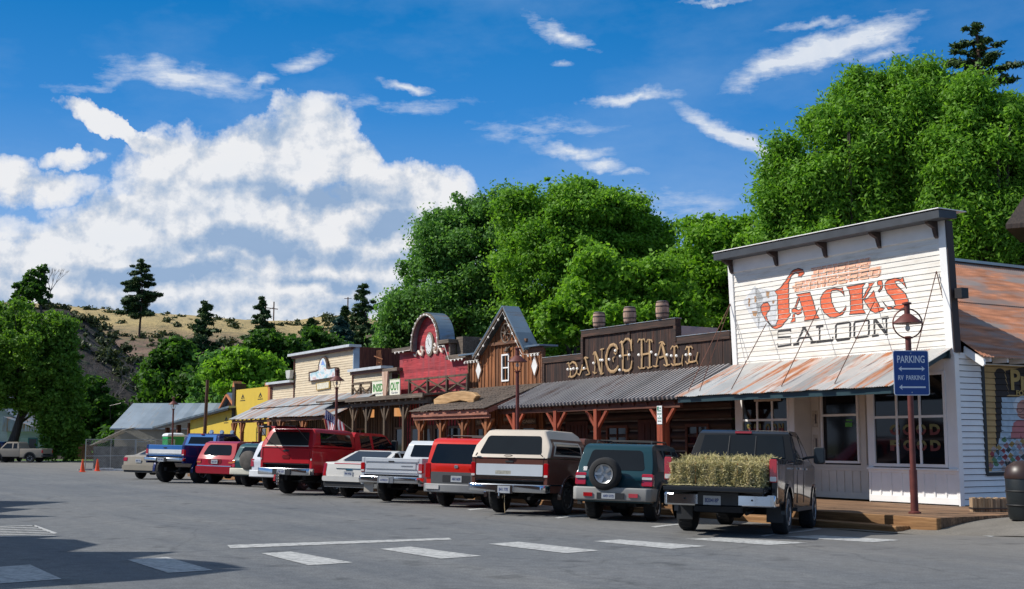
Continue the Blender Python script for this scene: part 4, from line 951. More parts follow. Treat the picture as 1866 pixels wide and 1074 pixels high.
# carved tan board lying on the porch roof
q = [fp(x, y, 1.75) for x, y in [(640 + a / 3.836, 520 + b_ / 3.836) for a, b_ in ((585, 800), (620, 775), (690, 750), (780, 740), (860, 750), (885, 775), (868, 800), (862, 842), (845, 838), (820, 815), (770, 805), (700, 820), (640, 850), (605, 860), (590, 840))]]
mid = (sum(p[0] for p in q) / len(q), sum(p[1] for p in q) / len(q))
mb = MB().prism([(s - mid[0], z - mid[1]) for s, z in q], -.22, .0, 'y')
o = mb.build('carved_board_sign', M_TAN, None, bevel=.03, seg=2); o.location = W(mid[0], 1.82, mid[1]); o.rotation_euler = (0, 0, RZF)
tag(o, 'curved tan wooden board sign standing on the shingle porch roof', 'sign')
# ================================================================== 4. the red shop
B = Bld('red_arched_shop', 23.5, 'red plank shop with round arched false front, oval clock and railed porch roof', 'building')
aL = fp(750.5, 622, .24)[0]; aR = fp(801, 620, .24)[0]; ac = (aL + aR) / 2; ar = (aL - aR) / 2 - .02; zsp = fp(777, 570, .24)[1] - ar - .04
prof = [(23.42, DK), (29.7, DK), (29.7, 5.55), (ac + ar, 5.55)]
prof += [(ac + ar * math.cos(g), zsp + (ar - .05) * math.sin(g)) for g in [math.pi * i / 20 for i in range(21)]]
prof += [(ac - ar, 5.62), (24.75, 5.62), (24.75, 4.95), (23.42, 4.95)]
B.part(MB().prism(prof, -.12, .0, 'y'), 'false_front', M_RED)
def archrim(mb, r0, r1, d0, d1, zs=zsp, za=5.5):
    n = 22; pts = [(ac + r1, za)] + [(ac + r1 * math.cos(math.pi * i / n), zs + r1 * math.sin(math.pi * i / n)) for i in range(n + 1)] + [(ac - r1, za)]
    pin = [(ac + r0, za)] + [(ac + r0 * math.cos(math.pi * i / n), zs + r0 * math.sin(math.pi * i / n)) for i in range(n + 1)] + [(ac - r0, za)]
    for i in range(len(pts) - 1): mb.prism([pts[i], pts[i + 1], pin[i + 1], pin[i]], d0, d1, 'y')
    return mb
AH = B.part(archrim(MB(), ar + .005, ar + .05, -.46, .24), 'arch_hood', M_GALVB, smooth=40)
B.part(archrim(MB(), ar - .10, ar + .03, .245, .29), 'arch_trim', M_OLDW, AH, smooth=40)
mb = MB()
for q in ((24.6, ac - ar - .06, -.2, .30, 5.64, 5.80), (ac + ar + .06, 29.9, -.2, .30, 5.56, 5.72), (23.2, 24.9, -.2, .28, 4.97, 5.13), (29.4, 30.9, -.2, .28, 4.75, 4.90)): B.part(MB().box(*q), 'cornice', M_OLDW, bevel=.01)
B.part(MB().box(24.70, 24.82, -.1, .16, 5.14, 5.63), 'corner_board', M_OLDW)
mb = MB(); mb.box(24.2, 24.75, -1.9, -.15, 5.15, 5.9)
for i in range(6): mb.box(23.6, 24.65, -1.2, -1.1, 5.15 + .1 * i, 5.20 + .1 * i)
mb.box(23.5, 24.7, -1.3, -.9, 5.76, 5.82); B.part(mb, 'roof_vent', M_OLDW)
s, z = fp(781, 627.5, .1)
CK = B.part(MB().lathe([(.34, .0), (.36, .06), (.30, .09)], (s, 0, z), 26, 'y').map(lambda x, y, zz: (x, y, z + (zz - z) * 1.42)), 'clock', wood('clock_rim', (.12, .10, .07), (.22, .19, .14), (.32, .28, .2), 'z'), smooth=50)
B.part(MB().lathe([(.29, .091), (.29, .10)], (s, 0, z), 26, 'y').map(lambda x, y, zz: (x, y, z + (zz - z) * 1.42)), 'dial', plain('dial_face', (.66, .66, .64), .5, var=.12, scale=12), CK)
mb = MB(); mb.bar((s, .105, z), (s + .06, .105, z + .22), .02, .01); mb.bar((s, .105, z), (s - .13, .105, z - .10), .02, .01)
for i in range(12): g = math.pi * i / 6; mb.bar((s + .22 * math.cos(g), .103, z + .31 * math.sin(g)), (s + .26 * math.cos(g), .103, z + .37 * math.sin(g)), .015, .006)
B.part(mb, 'clock_hands', M_BLACK, CK)
R5 = (8.95, 730, 560)
for pth in ([(350, 635), (345, 690), (365, 720), (350, 780), (315, 770), (290, 720), (265, 740), (245, 800), (215, 770)], [(560, 600), (580, 640), (550, 690), (560, 740), (590, 740), (615, 670), (640, 670), (660, 720), (680, 735), (695, 695)]):
    pp = [fp(x, y, .06) for x, y in PX(pth, *R5)]
    B.part(MB().tube([(a, .05, b_) for a, b_ in pp], [.085 - .05 * i / len(pp) for i in range(len(pp))], 6), 'scroll', plain('cream_scroll', (.72, .60, .50), .6), smooth=50)
mb = MB()
for t in range(13):
    g = math.pi * (t + .5) / 13; mb.lathe([(.002, -.05), (.035, 0), (.002, .05)], (ac + (ar - .05) * math.cos(g), .33, zsp + (ar - .05) * math.sin(g)), 6)
for s in (23.4, 23.7, 24.0, 24.3, 25.0, 25.4, 25.8, 28.7, 29.1, 29.5): mb.lathe([(.002, -.05), (.035, 0), (.002, .05)], (s, .33, 4.90 if s < 24.5 else 5.52), 6)
mb.tube([(23.3, .33, 4.94), (24.5, .33, 4.94), (24.9, .33, 5.56), (ac - ar, .33, 5.56)] + [(ac - (ar - .05) * math.cos(g), .33, zsp + (ar - .05) * math.sin(g)) for g in [math.pi * i / 14 for i in range(15)]] + [(ac + ar, .33, 5.56), (29.6, .33, 5.56)], .008, 4)
B.part(mb, 'string_lights', M_BULB)
# lower walls, porch
mb = MB(); batten(mb, 23.45, 30.8, DK, 3.4, .0, .27, .05, .03); mb.box(29.7, 34.6, -.1, -.005, DK, 3.7); B.part(mb, 'lower_wall', M_OLDWZ)
for (s0, s1, z0) in ((24.0, 24.9, .9), (29.0, 29.9, .9)): window(B, s0, s1, z0, 2.2, .03, 1, 1, .1, .04, M_OLDW)
for s0 in (25.4, 26.5, 27.5):
    DR = B.part(MB().box(s0 - .08, s0 + .95, .0, .055, DK, 2.35), 'door', wood('tan_door', (.08, .045, .025), (.17, .10, .06), (.26, .17, .10), 'z')); B.part(MB().box(s0 + .1, s0 + .75, .055, .062, .7, 2.2), 'pane', M_GLASS, DR); B.part(MB().box(s0 + .8, s0 + .84, .055, .1, 1.1, 1.3), 'handle', MATS['brass'], DR)
PR = B.part(MB().prism([(.0, 3.62), (2.0, 3.44), (2.0, 3.52), (.0, 3.70)], 23.45, 34.4, 'x'), 'porch_roof', M_OLDW)
mb = MB(); mb.box(23.4, 30.9, 2.001, 2.06, 3.38, 3.55); mb.box(23.5, 30.9, 1.6, 1.78, 3.16, 3.38)
for i in range(12): mb.box(23.7 + .62 * i, 23.8 + .62 * i, .05, 2.0, 3.30, 3.44)
B.part(mb, 'porch_beam', M_OLDW, PR)
for s in (23.9, 25.7, 27.5, 29.3, 30.7): brace_post(B, s, 1.69, 3.17, M_OLDWZ, .16, .42, drop=.7)
mb = MB(); rl0, rl1 = 22.9, 34.0; ps = [22.9, 24.6, 26.3, 28.0, 31.9, 33.1, 34.0]
for q in (1, 2):
    mb = MB(); g_ = (lambda v: v < 30) if q == 1 else (lambda v: v > 30)
    mb.box(rl0, 28.4, .30, .38, 4.24, 4.32) if q == 1 else mb.box(31.5, rl1, .30, .38, 4.30, 4.38)
    for s in ps:
        if g_(s): mb.box(s - .05, s + .05, .29, .39, 3.66, 4.31)
    for a, b_ in ((22.9, 24.6), (24.6, 26.3), (26.3, 28.0), (31.9, 33.1), (33.1, 34.0)):
        if g_(a): mb.bar((a, .35, 3.72), (b_, .35, 4.22), .05, .07, (0, 1, 0)); mb.bar((a, .30, 4.22), (b_, .30, 3.72), .05, .07, (0, 1, 0))
    B.part(mb, 'railing', M_OLDWZ)
for s in (27.3, 30.1):
    e = empty('box_lantern', W(s, 1.2, 2.72), RZF, 'square amber lantern hanging under the grey porch, %s' % ('nearer the gabled shop' if s < 28 else 'nearer the cream shop'), 'lantern')
    MB().box(-.13, .13, -.13, .13, 0, .34).build('glass_box', plain('amber_glass', (.62, .38, .18), .4, emit=(1, .45, .16, .55)), e)
    MB().box(-.15, .15, -.15, .15, .341, .37).box(-.012, .012, -.012, .012, .37, .6).build('cap', M_DKMETAL, e)
# signs INSIDE / OUT on the railing
M_GRN = plain('green_letter', (.07, .26, .06), .6, var=.3); M_SGN = plain('cream_sign_board', (.74, .72, .60), .7, var=.08, scale=5)
for tx, xa, xb, lab in (('INSIDE', 679, 704, 'cream board reading INSIDE in green letters on the railing'), ('OUT', 711, 729, 'cream board reading OUT in green letters on the railing')):
    a = fp(xa, 697, .42); b_ = fp(xb, 724, .42); s0, s1 = b_[0], a[0]; c = (s0 + s1) / 2
    e = empty('sign_board', W(c, .42, 3.66), RZF, lab, 'sign', 'boards on the railing'); hw = (s1 - s0) / 2
    MB().box(-hw, hw, -.02, .02, 0, .72).build('board', M_SGN, e)
    text_on(MB(), tx, (0, .022, .40), (-1, 0, 0), (0, 0, 1), hw * 1.72, .36, .004, .035).build('lettering', M_GRN, e)
    text_on(MB(), 'Antiques &' if tx == 'INSIDE' else 'Garden', (0, .022, .13), (-1, 0, 0), (0, 0, 1), hw * 1.3, .10, .003, .01).build('small_lettering', plain('grey_letter', (.20, .22, .26), .7), e)
    MB().box(-hw, hw, .02, .026, .68, .72).box(-hw, hw, .02, .026, .0, .03).build('border', plain('mottled_border', (.35, .40, .25), .7, var=.6, scale=18), e)
mb = MB(); s = 30.25; mb.prism([(s - .30, 4.75), (s + .30, 4.75), (s + .16, 3.66), (s - .16, 3.66)], .40, .46, 'y')
o = mb.build('tapered_post', wood('pale_worn_wood', (.30, .16, .09), (.52, .34, .25), (.68, .55, .45), 'z'), None, off=(s, .43, 3.66)); o.location = W(s, .43, 3.66); o.rotation_euler = (0, 0, RZF)
tag(o, 'pale tapered timber standing on the porch between the INSIDE and OUT boards', 'post')
mb = MB()
for k in range(5): mb.bar((31.0 + k * .14, .2, 4.85), (31.35 + k * .1, .1, 5.55), .03, .03)
mb.bar((30.9, .2, 5.1), (31.9, .15, 5.3), .04, .04); mb.bar((31.1, .2, 4.95), (31.6, .1, 5.0), .04, .04)
o = mb.build('rustic_chair', M_ORNPOST, None, off=(31.3, .15, 4.85)); o.location = W(31.5, .12, 5.10); o.rotation_euler = (0, 0, RZF)
tag(o, 'broken orange brown slatted chair perched on the low cornice', 'chair')
# ================================================================== 5. the cream shop
B = Bld('cream_shop', 34.7, 'cream clapboard shop with stepped false front, arched hanging sign and long tin awning', 'building')
PCc = .12
mb = MB(); clap(mb, 34.72, 42.3, 3.75, 6.08, PCc); clap(mb, 42.34, 45.7, 3.75, 4.72, PCc); clap(mb, 31.0, 34.68, 3.8, 4.86, PCc)
mb.box(34.72, 42.3, -.2, -.021, 3.0, 6.08); mb.box(42.3, 45.7, -.2, -.0211, 3.0, 4.72); mb.box(30.9, 34.7, -.2, -.0212, 3.0, 4.86)
B.part(mb, 'false_front', M_CREAM)
mb = MB(); mb.box(34.5, 42.6, -.3, .34, 6.14, 6.26); mb.box(42.32, 45.95, -.3, .30, 4.78, 4.90); mb.box(31.0, 34.75, -.3, .30, 4.94, 5.06); 
B.part(mb, 'metal_cap', plain('white_metal_cap', (.62, .64, .66), .4, .2))
mb = MB(); mb.box(34.62, 42.4, -.05, .20, 6.02, 6.139); mb.box(42.36, 45.8, -.05, .18, 4.66, 4.779); mb.box(31.0, 34.70, -.05, .18, 4.80, 4.939); mb.box(42.28, 42.36, .03, .07, 3.8, 6.02); mb.box(34.66, 34.74, .03, .07, 3.8, 4.8); mb.box(45.62, 45.76, -.1, .07, 3.7, 4.66); mb.box(31, 45.7, .03, .06, 3.74, 3.84)
B.part(mb, 'trim', plain('red_brown_trim', (.10, .03, .02), .6))
mb = MB(); mb.box(34.62, 34.68, -.26, .05, 4.95, 6.13); B.part(mb, 'corner_trim', plain('pale_blue_trim', (.33, .42, .52), .5))
mb = MB(); mb.box(34.64, 34.70, -2.4, -.27, 4.9, 6.15)
for i in range(9): mb.box(34.61, 34.64, -2.3 + .23 * i, -2.25 + .23 * i, 4.9, 6.15)
mb.box(31.5, 45.6, -8, -.22, .2, 4.4); mb.box(34.8, 42.2, -2.4, -.21, 4.41, 5.95)
B.part(mb, 'side_wall', wood('red_brown_boards', (.05, .015, .010), (.12, .035, .022), (.2, .07, .04), 'z'))
mb = MB(); corr(mb, 31.25, 45.9, .03, 3.98, 1.2, 3.47, .11, .012, rows=1); corr(mb, 31.3, 46.0, 1.05, 3.46, 2.35, 2.86, .11, .012, rows=2, rag=.05, sag=.05)
AW = B.part(mb, 'awning', metal_roof('old_tin_sheet', (.40, .46, .50), (.30, .16, .10), .40, light=(.58, .62, .64)), smooth=60)
mb = MB(); mb.box(31.3, 45.9, 2.05, 2.17, 2.66, 2.80)
for i in range(21): mb.bar((31.5 + .7 * i, .08, 3.86), (31.5 + .7 * i, 2.25, 2.82), .05, .09)
B.part(mb, 'awning_frame', M_BROWNT, AW)
for s in (32.6, 35.6, 38.6, 41.6, 44.4, 45.7): brace_post(B, s, 2.1, 2.68, M_BROWNW if s < 45 else M_ORNPOST, .17, .42, drop=.62)
mb = MB(); mb.box(31.2, 45.6, -.02, .02, DK, 3.7); batten(mb, 31.2, 45.6, DK, 3.6, .02, .27, .05, .025); B.part(mb, 'lower_wall', M_OLDWZ)
for s0, s1 in ((33, 34.2), (36.2, 37.6), (39, 40.6), (42.8, 44)): window(B, s0, s1, 1.0, 2.2, .05, 2, 2, .1, .04, M_BROWNT)
for s0, tx in ((43.6, 'BOOKS'), (40.3, 'ANTIQUES')):
    P = B.part(MB().box(s0, s0 + 1.25, 1.0, 1.03, 2.38, 2.62), 'name_board', M_OLDW); B.part(text_on(MB(), tx, (s0 + .62, 1.033, 2.5), (-1, 0, 0), (0, 0, 1), .95, .12, .002), 'lettering', plain('dark_letter', (.05, .05, .06), .7), P)
mb = MB(); mb.box(42.5, 42.62, .07, .3, 4.95, 5.0); mb.prism([(42.35, 5.0), (42.8, 5.0), (42.95, 5.42), (42.25, 5.42)], .1, .3, 'y'); B.part(mb, 'floodlight', plain('pale_lamp_housing', (.5, .5, .46), .5))
# arched hanging sign
SB = (13.42, 550, 640)
def cp(pts, d=.15): return [fp(x, y, d) for x, y in PX(pts, *SB)]
outl = cp([(160, 510), (330, 480), (390, 450), (395, 340), (430, 220), (480, 150), (530, 130), (580, 170), (615, 270), (630, 370), (660, 410), (820, 390), (855, 410), (855, 620), (830, 650), (200, 750), (160, 745)])
c0 = outl[0][0] * .5 + outl[-4][0] * .5; zc = 4.7
e = empty('arched_sign', W(c0, .1, zc), RZF, 'arched picture sign with dark frame on the cream false front', 'sign')
MB().prism([(s - c0, z - zc) for s, z in outl], -.06, .04, 'y').build('frame', wood('dark_sign_frame', (.03, .018, .012), (.07, .04, .025), (.14, .08, .05), 'x'), e)
inn = cp([(195, 545), (345, 515), (410, 480), (425, 340), (455, 240), (500, 180), (530, 175), (560, 210), (585, 300), (595, 440), (660, 450), (800, 425), (810, 625), (205, 720)])
m, nt_, b_ = new_mat('picture_panel'); v_ = coords(nt_); cc = ramp(nt_, noise(nt_, coords(nt_, (1.2, 1, 2.4)), 1.6, 5), [(.25, (.10, .35, .28)), (.42, (.45, .60, .68)), (.52, (.75, .76, .74)), (.62, (.62, .42, .38)), (.78, (.20, .32, .62))]); lk(nt_, cc, b_.inputs['Base Color'])
MB().prism([(s - c0, z - zc) for s, z in inn], .041, .05, 'y').build('picture_panel', m, e)
pk = cp([(470, 340), (515, 210), (565, 340)]); MB().prism([(s - c0, z - zc) for s, z in pk], .051, .056, 'y').build('painted_peak', plain('peak_blue', (.22, .36, .72), .6), e)
sq = cp([(340, 790), (680, 730), (680, 910), (355, 965)], .08); c1 = sum(p[0] for p in sq) / 4; z1 = sum(p[1] for p in sq) / 4
e = empty('plaque', W(c1, .05, z1), RZF, 'small yellow framed plaque under the arched sign', 'sign')
MB().prism([(s - c1, z - z1) for s, z in sq], -.02, .03, 'y').build('frame', plain('mustard_frame', (.38, .25, .06), .6), e)
MB().prism([((s - c1) * .86, (z - z1) * .80) for s, z in sq], .031, .036, 'y').build('panel', plain('pale_plaque', (.62, .58, .46), .7, var=.25, scale=12), e)
# flag hanging from the porch
FA = fp(593, 747, 2.75); e = empty('flag', W(FA[0], 2.75, FA[1]), RZF, 'American flag drooping on a slanted pole under the tin awning', 'flag')
MB().tube([(0, 0, .02), (-.95, -.9, -.92)], .02, 6).build('pole', M_OLDW, e)
def cloth(u, v):    # u along the pole, v hanging down and away
    x = -.04 - .62 * u - .10 * v * (1 - u); z = -.60 * u - .86 * v * (1 - .12 * u); y = -.6 * u + .05 * math.sin(u * 10 + v * 4) * (.4 + v)
    return (x + .22 * v * (1 - u) - .10 * v, y, z)
def fl(name, u0, u1, v0, v1, mat, off=0.0, n=8):
    vs = []
    for i in range(n + 1):
        for j in range(n + 1):
            p = cloth(u0 + (u1 - u0) * i / n, v0 + (v1 - v0) * j / n); vs.append((p[0], p[1] + off, p[2]))
    mb = MB().add(vs, [(i * (n + 1) + j, (i + 1) * (n + 1) + j, (i + 1) * (n + 1) + j + 1, i * (n + 1) + j + 1) for i in range(n) for j in range(n)])
    return mb.build(name, mat, e, smooth=60, normals=False)
M_FR = plain('flag_red', (.42, .03, .05), .8); M_FW = plain('flag_white', (.75, .74, .76), .8); M_FB = plain('flag_blue', (.02, .035, .16), .8)
for k in range(13): fl('stripe', k / 13, (k + 1) / 13, 0, 1, M_FR if k % 2 == 0 else M_FW, 0, 5)
can = fl('canton', 0, 7 / 13, 0, .46, M_FB, .006); fl('canton', 0, 7 / 13, 0, .46, M_FB, -.006)
mb = MB()
for i in range(6):
    for j in range(7):
        p = cloth(.04 + i * .088, .04 + j * .063); mb.box(p[0] - .014, p[0] + .014, p[1] + .008, p[1] + .012, p[2] - .014, p[2] + .014)
mb.build('stars', M_FW, can)
# flower basket
e = empty('flower_basket', W(37.6, 2.0, 2.1), RZF, 'hanging basket of leafy green flowers under the tin awning', 'basket')
MB().lathe([(.08, -.18), (.2, 0)], n=12).build('basket', M_DKMETAL, e); MB().tube([(0, 0, 0), (0, 0, .6)], .008, 4).build('hanger', M_DKMETAL, e)
FLOWER = e
# ================================================================== 6. yellow sheathed building
B = Bld('yellow_sheathed_building', 46.0, 'unfinished building wrapped in bright yellow sheathing board with black printed marks', 'building')
M_YEL = plain('yellow_sheathing', (.62, .43, .045), .6, var=.05, scale=1.5)
mb = MB(); mb.box(46.0, 51.8, -3, 0, DK - .3, 4.72); B.part(mb, 'front_volume', M_YEL)
mb = MB(); mb.prism([(51.8, -.3), (61.0, -.3), (61.0, 3.05), (51.8, 3.62)], -5.5, -.02, 'y'); B.part(mb, 'side_volume', M_YEL)
mb = MB(); mb.prism([(51.78, 3.66), (68.5, 2.60), (68.5, 2.72), (51.78, 3.78)], -6, .45, 'y'); SR = B.part(mb, 'shed_roof', M_GALVB)
B.part(MB().prism([(51.9, 3.54), (68.5, 2.48), (68.5, 2.59), (51.9, 3.65)], .35, .44, 'y'), 'fascia', M_BLACK, SR)
mb = MB(); mb.box(61.0, 68.2, -5.5, -2.2, -.2, 2.7); mb.box(61.02, 61.2, -2.2, .1, -.2, 2.9); mb.box(66, 66.3, -.1, .15, -.2, 2.65); mb.box(63.3, 63.6, -.1, .15, -.2, 2.8); B.part(mb, 'porch', wood('rust_porch_wood', (.05, .016, .008), (.14, .045, .02), (.24, .09, .04), 'z'))
mb = MB(); mb.box(61.5, 62.6, -2.19, -2.1, -.2, 2.1); mb.box(64.5, 65.6, -2.19, -2.1, .6, 1.9); B.part(mb, 'opening', plain('tan_board', (.32, .24, .16), .8))
mb = MB(); mb.box(51.85, 52.3, -.6, .08, 2.9, 5.1); B.part(mb, 'corner_post', wood('dark_post', (.012, .008, .006), (.03, .02, .015), (.06, .04, .03), 'z'))
mb = MB(); mb.box(45.8, 46.12, .0, .1, DK, 4.9); mb.box(45.7, 46.5, -.2, .15, 4.74, 4.92); mb.prism([(51.9, 4.9), (52.3, 4.9), (52.1, 5.25)], -.4, .1, 'y'); B.part(mb, 'corner_trim', plain('orange_pine', (.50, .20, .07), .6))
def peaks(s, z, d):
    mb = MB(); mb.prism([(s - .34, z - .06), (s, z + .24), (s + .34, z - .06), (s + .17, z - .02), (s, z + .08), (s - .17, z - .02)], d, d + .004, 'y'); mb.prism([(s - .16, z - .06), (s, z + .0), (s + .16, z - .06)], d, d + .004, 'y')
    mb.box(s - .42, s + .42, d, d + .004, z - .17, z - .12); return B.part(mb, 'printed_mark', M_BLACK)
for s, z in ((47.6, 4.2), (50.6, 4.2), (47.6, 2.35), (50.6, 2.35), (49.1, 1.3)): peaks(s, z, .002)
for s, z in ((53.6, 2.95), (57.0, 2.05), (54.4, 1.4)): peaks(s, z, -.018)
P = B.part(MB().box(46.5, 47.4, .0, .05, 2.05, 2.4), 'grey_notice', plain('slate_board', (.12, .14, .16), .6))
mb = MB(); mb.prism([(57.5, 3.3), (62.5, 3.2), (60.2, 4.75)], -7.5, -2.5, 'y'); GB = B.part(mb, 'gable', wood('gable_red', (.08, .025, .012), (.2, .06, .03), (.32, .11, .05), 'x'))
mb = MB(); slab(mb, (57.0, 3.2), (60.2, 4.80), -7.5, -2.2, .1); slab(mb, (60.2, 4.80), (63.0, 3.1), -7.5, -2.2, .1); B.part(mb, 'gable_roof', M_GALVB, GB)
mb = MB(); slab(mb, (57.0, 3.1), (60.2, 4.68), -2.19, -2.1, .12); slab(mb, (60.2, 4.68), (63.0, 3.0), -2.191, -2.101, .12); B.part(mb, 'barge_board', plain('orange_board', (.52, .17, .06), .6), GB)
# ================================================================== far sheds
def shed(name, lab, c, rz, L, Wd, hw, hr, wall, roof, cat='building', over=.3):
    e = empty(name, c, rz, lab, cat)
    MB().prism([(-Wd / 2, -.2), (Wd / 2, -.2), (Wd / 2, hw), (0, hr - .12), (-Wd / 2, hw)], -L / 2, L / 2, 'x').build('wall', wall, e)
    mb = MB()
    for k in (-1, 1):
        sl = (hr - hw) / (Wd / 2); y0 = k * (Wd / 2 + over); z0 = hw - over * sl
        mb.prism([(y0, z0), (0, hr), (0, hr + .1), (y0, z0 + .1)], -L / 2 - over, L / 2 + over, 'x')
    rf = mb.build('roof', roof, e)
    return e, rf
M_BEIGE = plain('beige_stucco', (.27, .23, .17), .85, var=.15, scale=1.0)
pos = at(338, 800, 104)
e, rf = shed('metal_roofed_store', 'long beige store under a pale blue grey metal roof behind the fence', (pos.x, pos.y, -.15), R(-4), 8.6, 9.0, 2.95, 4.95, M_BEIGE, metal_roof('pale_tin', (.36, .43, .49), (.25, .2, .17), .12, light=(.44, .50, .55)))
MB().tube([(-5.9, -1.5, 3.6), (-5.9, -1.7, 4.8), (-4.9, -1.9, 5.0)], .03, 4).build('stay_wire', M_DKMETAL, e)
wn_ = MB().box(2.2, 4.0, -4.56, -4.5, .9, 2.3).build('window', M_WHITE2, e); MB().box(2.3, 3.9, -4.57, -4.561, 1.0, 2.2).build('pane', plain('louvred_grey', (.20, .21, .22), .6), wn_)
pos = at(228, 800, 128)
shed('small_blue_roofed_shed', 'small shed with pale blue roof peeping behind the long store', (pos.x, pos.y, -.15), R(-4), 6, 6, 2.2, 3.7, M_BEIGE, plain('pale_blue_roof', (.36, .52, .62), .5))
# left house
M_HW = siding_mat('blue_white_siding', (.42, .47, .47), (.25, .25, .22), 0, .2, .5)
pos = at(-42, 820, 122)
e, rf = shed('white_house', 'white wooden house with pale tin roof behind the big tree at far left', (pos.x, pos.y + 3, -.15), R(96), 11, 9.5, 3.6, 6.8, M_HW, M_GALV, over=.5)
hx = at(66, 820, 121)
mb = MB().box(-1.7, 1.7, -3, 3, -.2, 2.9); e2 = empty('house_wing', (hx.x, hx.y, -.15), R(0), 'low white lean to wing with teal windows right of the white house', 'building')
mb.build('wall', M_HW, e2); MB().prism([(-2.0, 2.8), (2.0, 2.8), (2.0, 2.9), (-2.0, 4.2), (-2.0, 4.1)], -3.4, 3.4, 'y').build('roof', M_GALV, e2)
for x in (-1.0, .8): wf = MB().box(x - .45, x + .45, -3.08, -3.0, .7, 2.2).build('window', plain('teal_frame', (.03, .14, .15), .5), e2); MB().box(x - .35, x + .35, -3.09, -3.081, .8, 2.1).build('pane', M_GLASS, wf)
for x in (-1.6, .9): wf = MB().box(-5.62, -5.5, x - .5, x + .5, .8, 2.3).build('window', MATS['teal_frame'], e); MB().box(-5.63, -5.621, x - .4, x + .4, .9, 2.2).build('pane', M_GLASS, wf)
# belfry at the far right, behind the saloon
pos = at(1862, 450, 42)
e = empty('wooden_belfry', (pos.x + 1.55, pos.y, 0.1), R(-30), 'dark timber belfry with pointed roof at the right edge behind the saloon', 'tower')
mb = MB()
for x in (-1, 1):
    for y in (-1, 1): mb.box(x * .95 - .13, x * .95 + .13, y * .95 - .13, y * .95 + .13, 0, 9.1)
MB().box(-1.05, 1.05, -1.05, 1.05, 0, 6.6).build('shaft', wood('belfry_wood', (.012, .008, .007), (.03, .02, .016), (.06, .04, .03), 'z'), e); mb.build('corner_posts', MATS['belfry_wood'], e)
mb = MB()
for i in range(12): mb.bar((-.9, -.98, 6.9 + i * .16), (.9, -.98, 6.9 + i * .16), .10, .03); mb.bar((-.98, -.9, 6.9 + i * .16), (-.98, .9, 6.9 + i * .16), .10, .03)
mb.build('louvres', M_OLDW, e)
mb = MB(); mb.add([(-1.7, -1.7, 8.9), (1.7, -1.7, 8.9), (1.7, 1.7, 8.9), (-1.7, 1.7, 8.9), (0, 0, 12.0), (-1.7, -1.7, 8.75), (1.7, -1.7, 8.75), (1.7, 1.7, 8.75), (-1.7, 1.7, 8.75)], [(0, 1, 4), (1, 2, 4), (2, 3, 4), (3, 0, 4), (5, 6, 1, 0), (6, 7, 2, 1), (7, 8, 3, 2), (8, 5, 0, 3), (8, 7, 6, 5)]); mb.build('roof', MATS['belfry_wood'], e)
# ------------------------------------------------------------------ shops across the street, outside the frame: they cast the long shadows on the road
e = empty('corner_store', (-16.0, 15, 0), 0, 'plank store standing left of the camera across the street', 'building')
tn = math.tan(SUN_EL)
pf = [(24, 990, -12), (295, 1060, 0), (445, 1042.5, 0), (442, 1041, 0), (375, 1041, 0), (407, 1032, 0), (385, 1028.5, 0), (300, 1022, 0), (233, 1021, 0), (319, 1009, 0), (115, 1008, 0), (173, 995, 0), (131, 985, 0), (60, 983, 0)]
prof = []
for (px, py, _) in pf[1:]:
    p = gnd(px, py); prof.append((p.y, (p.x + 13) * tn))
prof = sorted(prof)
poly = [(8.0, 0), (8.0, 6.4), (13.6, 6.5)] + [(a, max(.5, b_)) for a, b_ in prof] + [(22.0, 4.9), (22.0, 0)]
MB().prism([(a - 15, b_) for a, b_ in poly], 2.8, 3.0, 'x').build('false_front', M_BROWNW, e); MB().box(-3.5, 2.79, -6.5, 6.5, 0, 4.6).build('body', M_BROWNW, e)
e = empty('low_store', (-17.0, 31, 0), 0, 'low plank store farther down across the street, outside the left edge', 'building')
def hz(px, py, xc): p = gnd(px, py); return (p.y - 31, max(.4, (p.x - xc) * tn))
poly = [(-4.5, 0), (-4.5, .6)] + sorted([hz(-40, 947, -15.2), hz(105, 942, -15.2), hz(-30, 938, -15.2), hz(60, 928, -15.2), hz(0, 926, -15.2), hz(126, 915, -15.2), hz(-20, 913, -15.2)]) + [(5.0, .5), (5.0, 0)]
MB().prism(poly, 1.6, 1.8, 'x').build('false_front', M_BROWNW, e)
# ================================================================== vehicles
# local frame of a vehicle: x forward from the rear face, y to the left, z up, wheels standing on z = 0
def paint_m(name, col, metal=.25, rough=.32, coat=.8, dirt=.10):
    if name in MATS: return MATS[name]
    m, nt, b = new_mat(name); v = coords(nt); g = noise(nt, v, 2.0, 5)
    sx = nd(nt, 'ShaderNodeSeparateXYZ'); lk(nt, v, sx.inputs[0])
    low = ramp(nt, mth(nt, 'ADD', sx.outputs[2], mth(nt, 'MULTIPLY', g, .35)), [(.30, (1, 1, 1)), (.85, (0, 0, 0))])
    c = mixc(nt, mth(nt, 'MULTIPLY', mth(nt, 'MULTIPLY', low, g), dirt * 4), ramp(nt, g, [(.3, tuple(x * .93 for x in col)), (.7, tuple(min(1, x * 1.05) for x in col))]), (.19, .16, .125))
    lk(nt, c, b.inputs['Base Color']); b.inputs['Metallic'].default_value = metal
    b.inputs['Roughness'].default_value = .5; b.inputs['Specular IOR Level'].default_value = .12; b.inputs['Metallic'].default_value = metal * .25
    b.inputs['Coat Weight'].default_value = coat * .6; b.inputs['Coat Roughness'].default_value = .05 + (rough - .2) * .3
    MATS[name] = m; return m
M_TYRE = plain('tyre_rubber', (.018, .018, .019), .85, var=.3, scale=8)
M_CHROME = plain('chrome', (.62, .63, .65), .14, 1.0, var=.06)
M_ALLOY = plain('alloy', (.40, .41, .42), .35, .8, var=.1)
M_TINT = plain('tinted_glass', (.004, .006, .008), .03, var=.2, spec=.5)
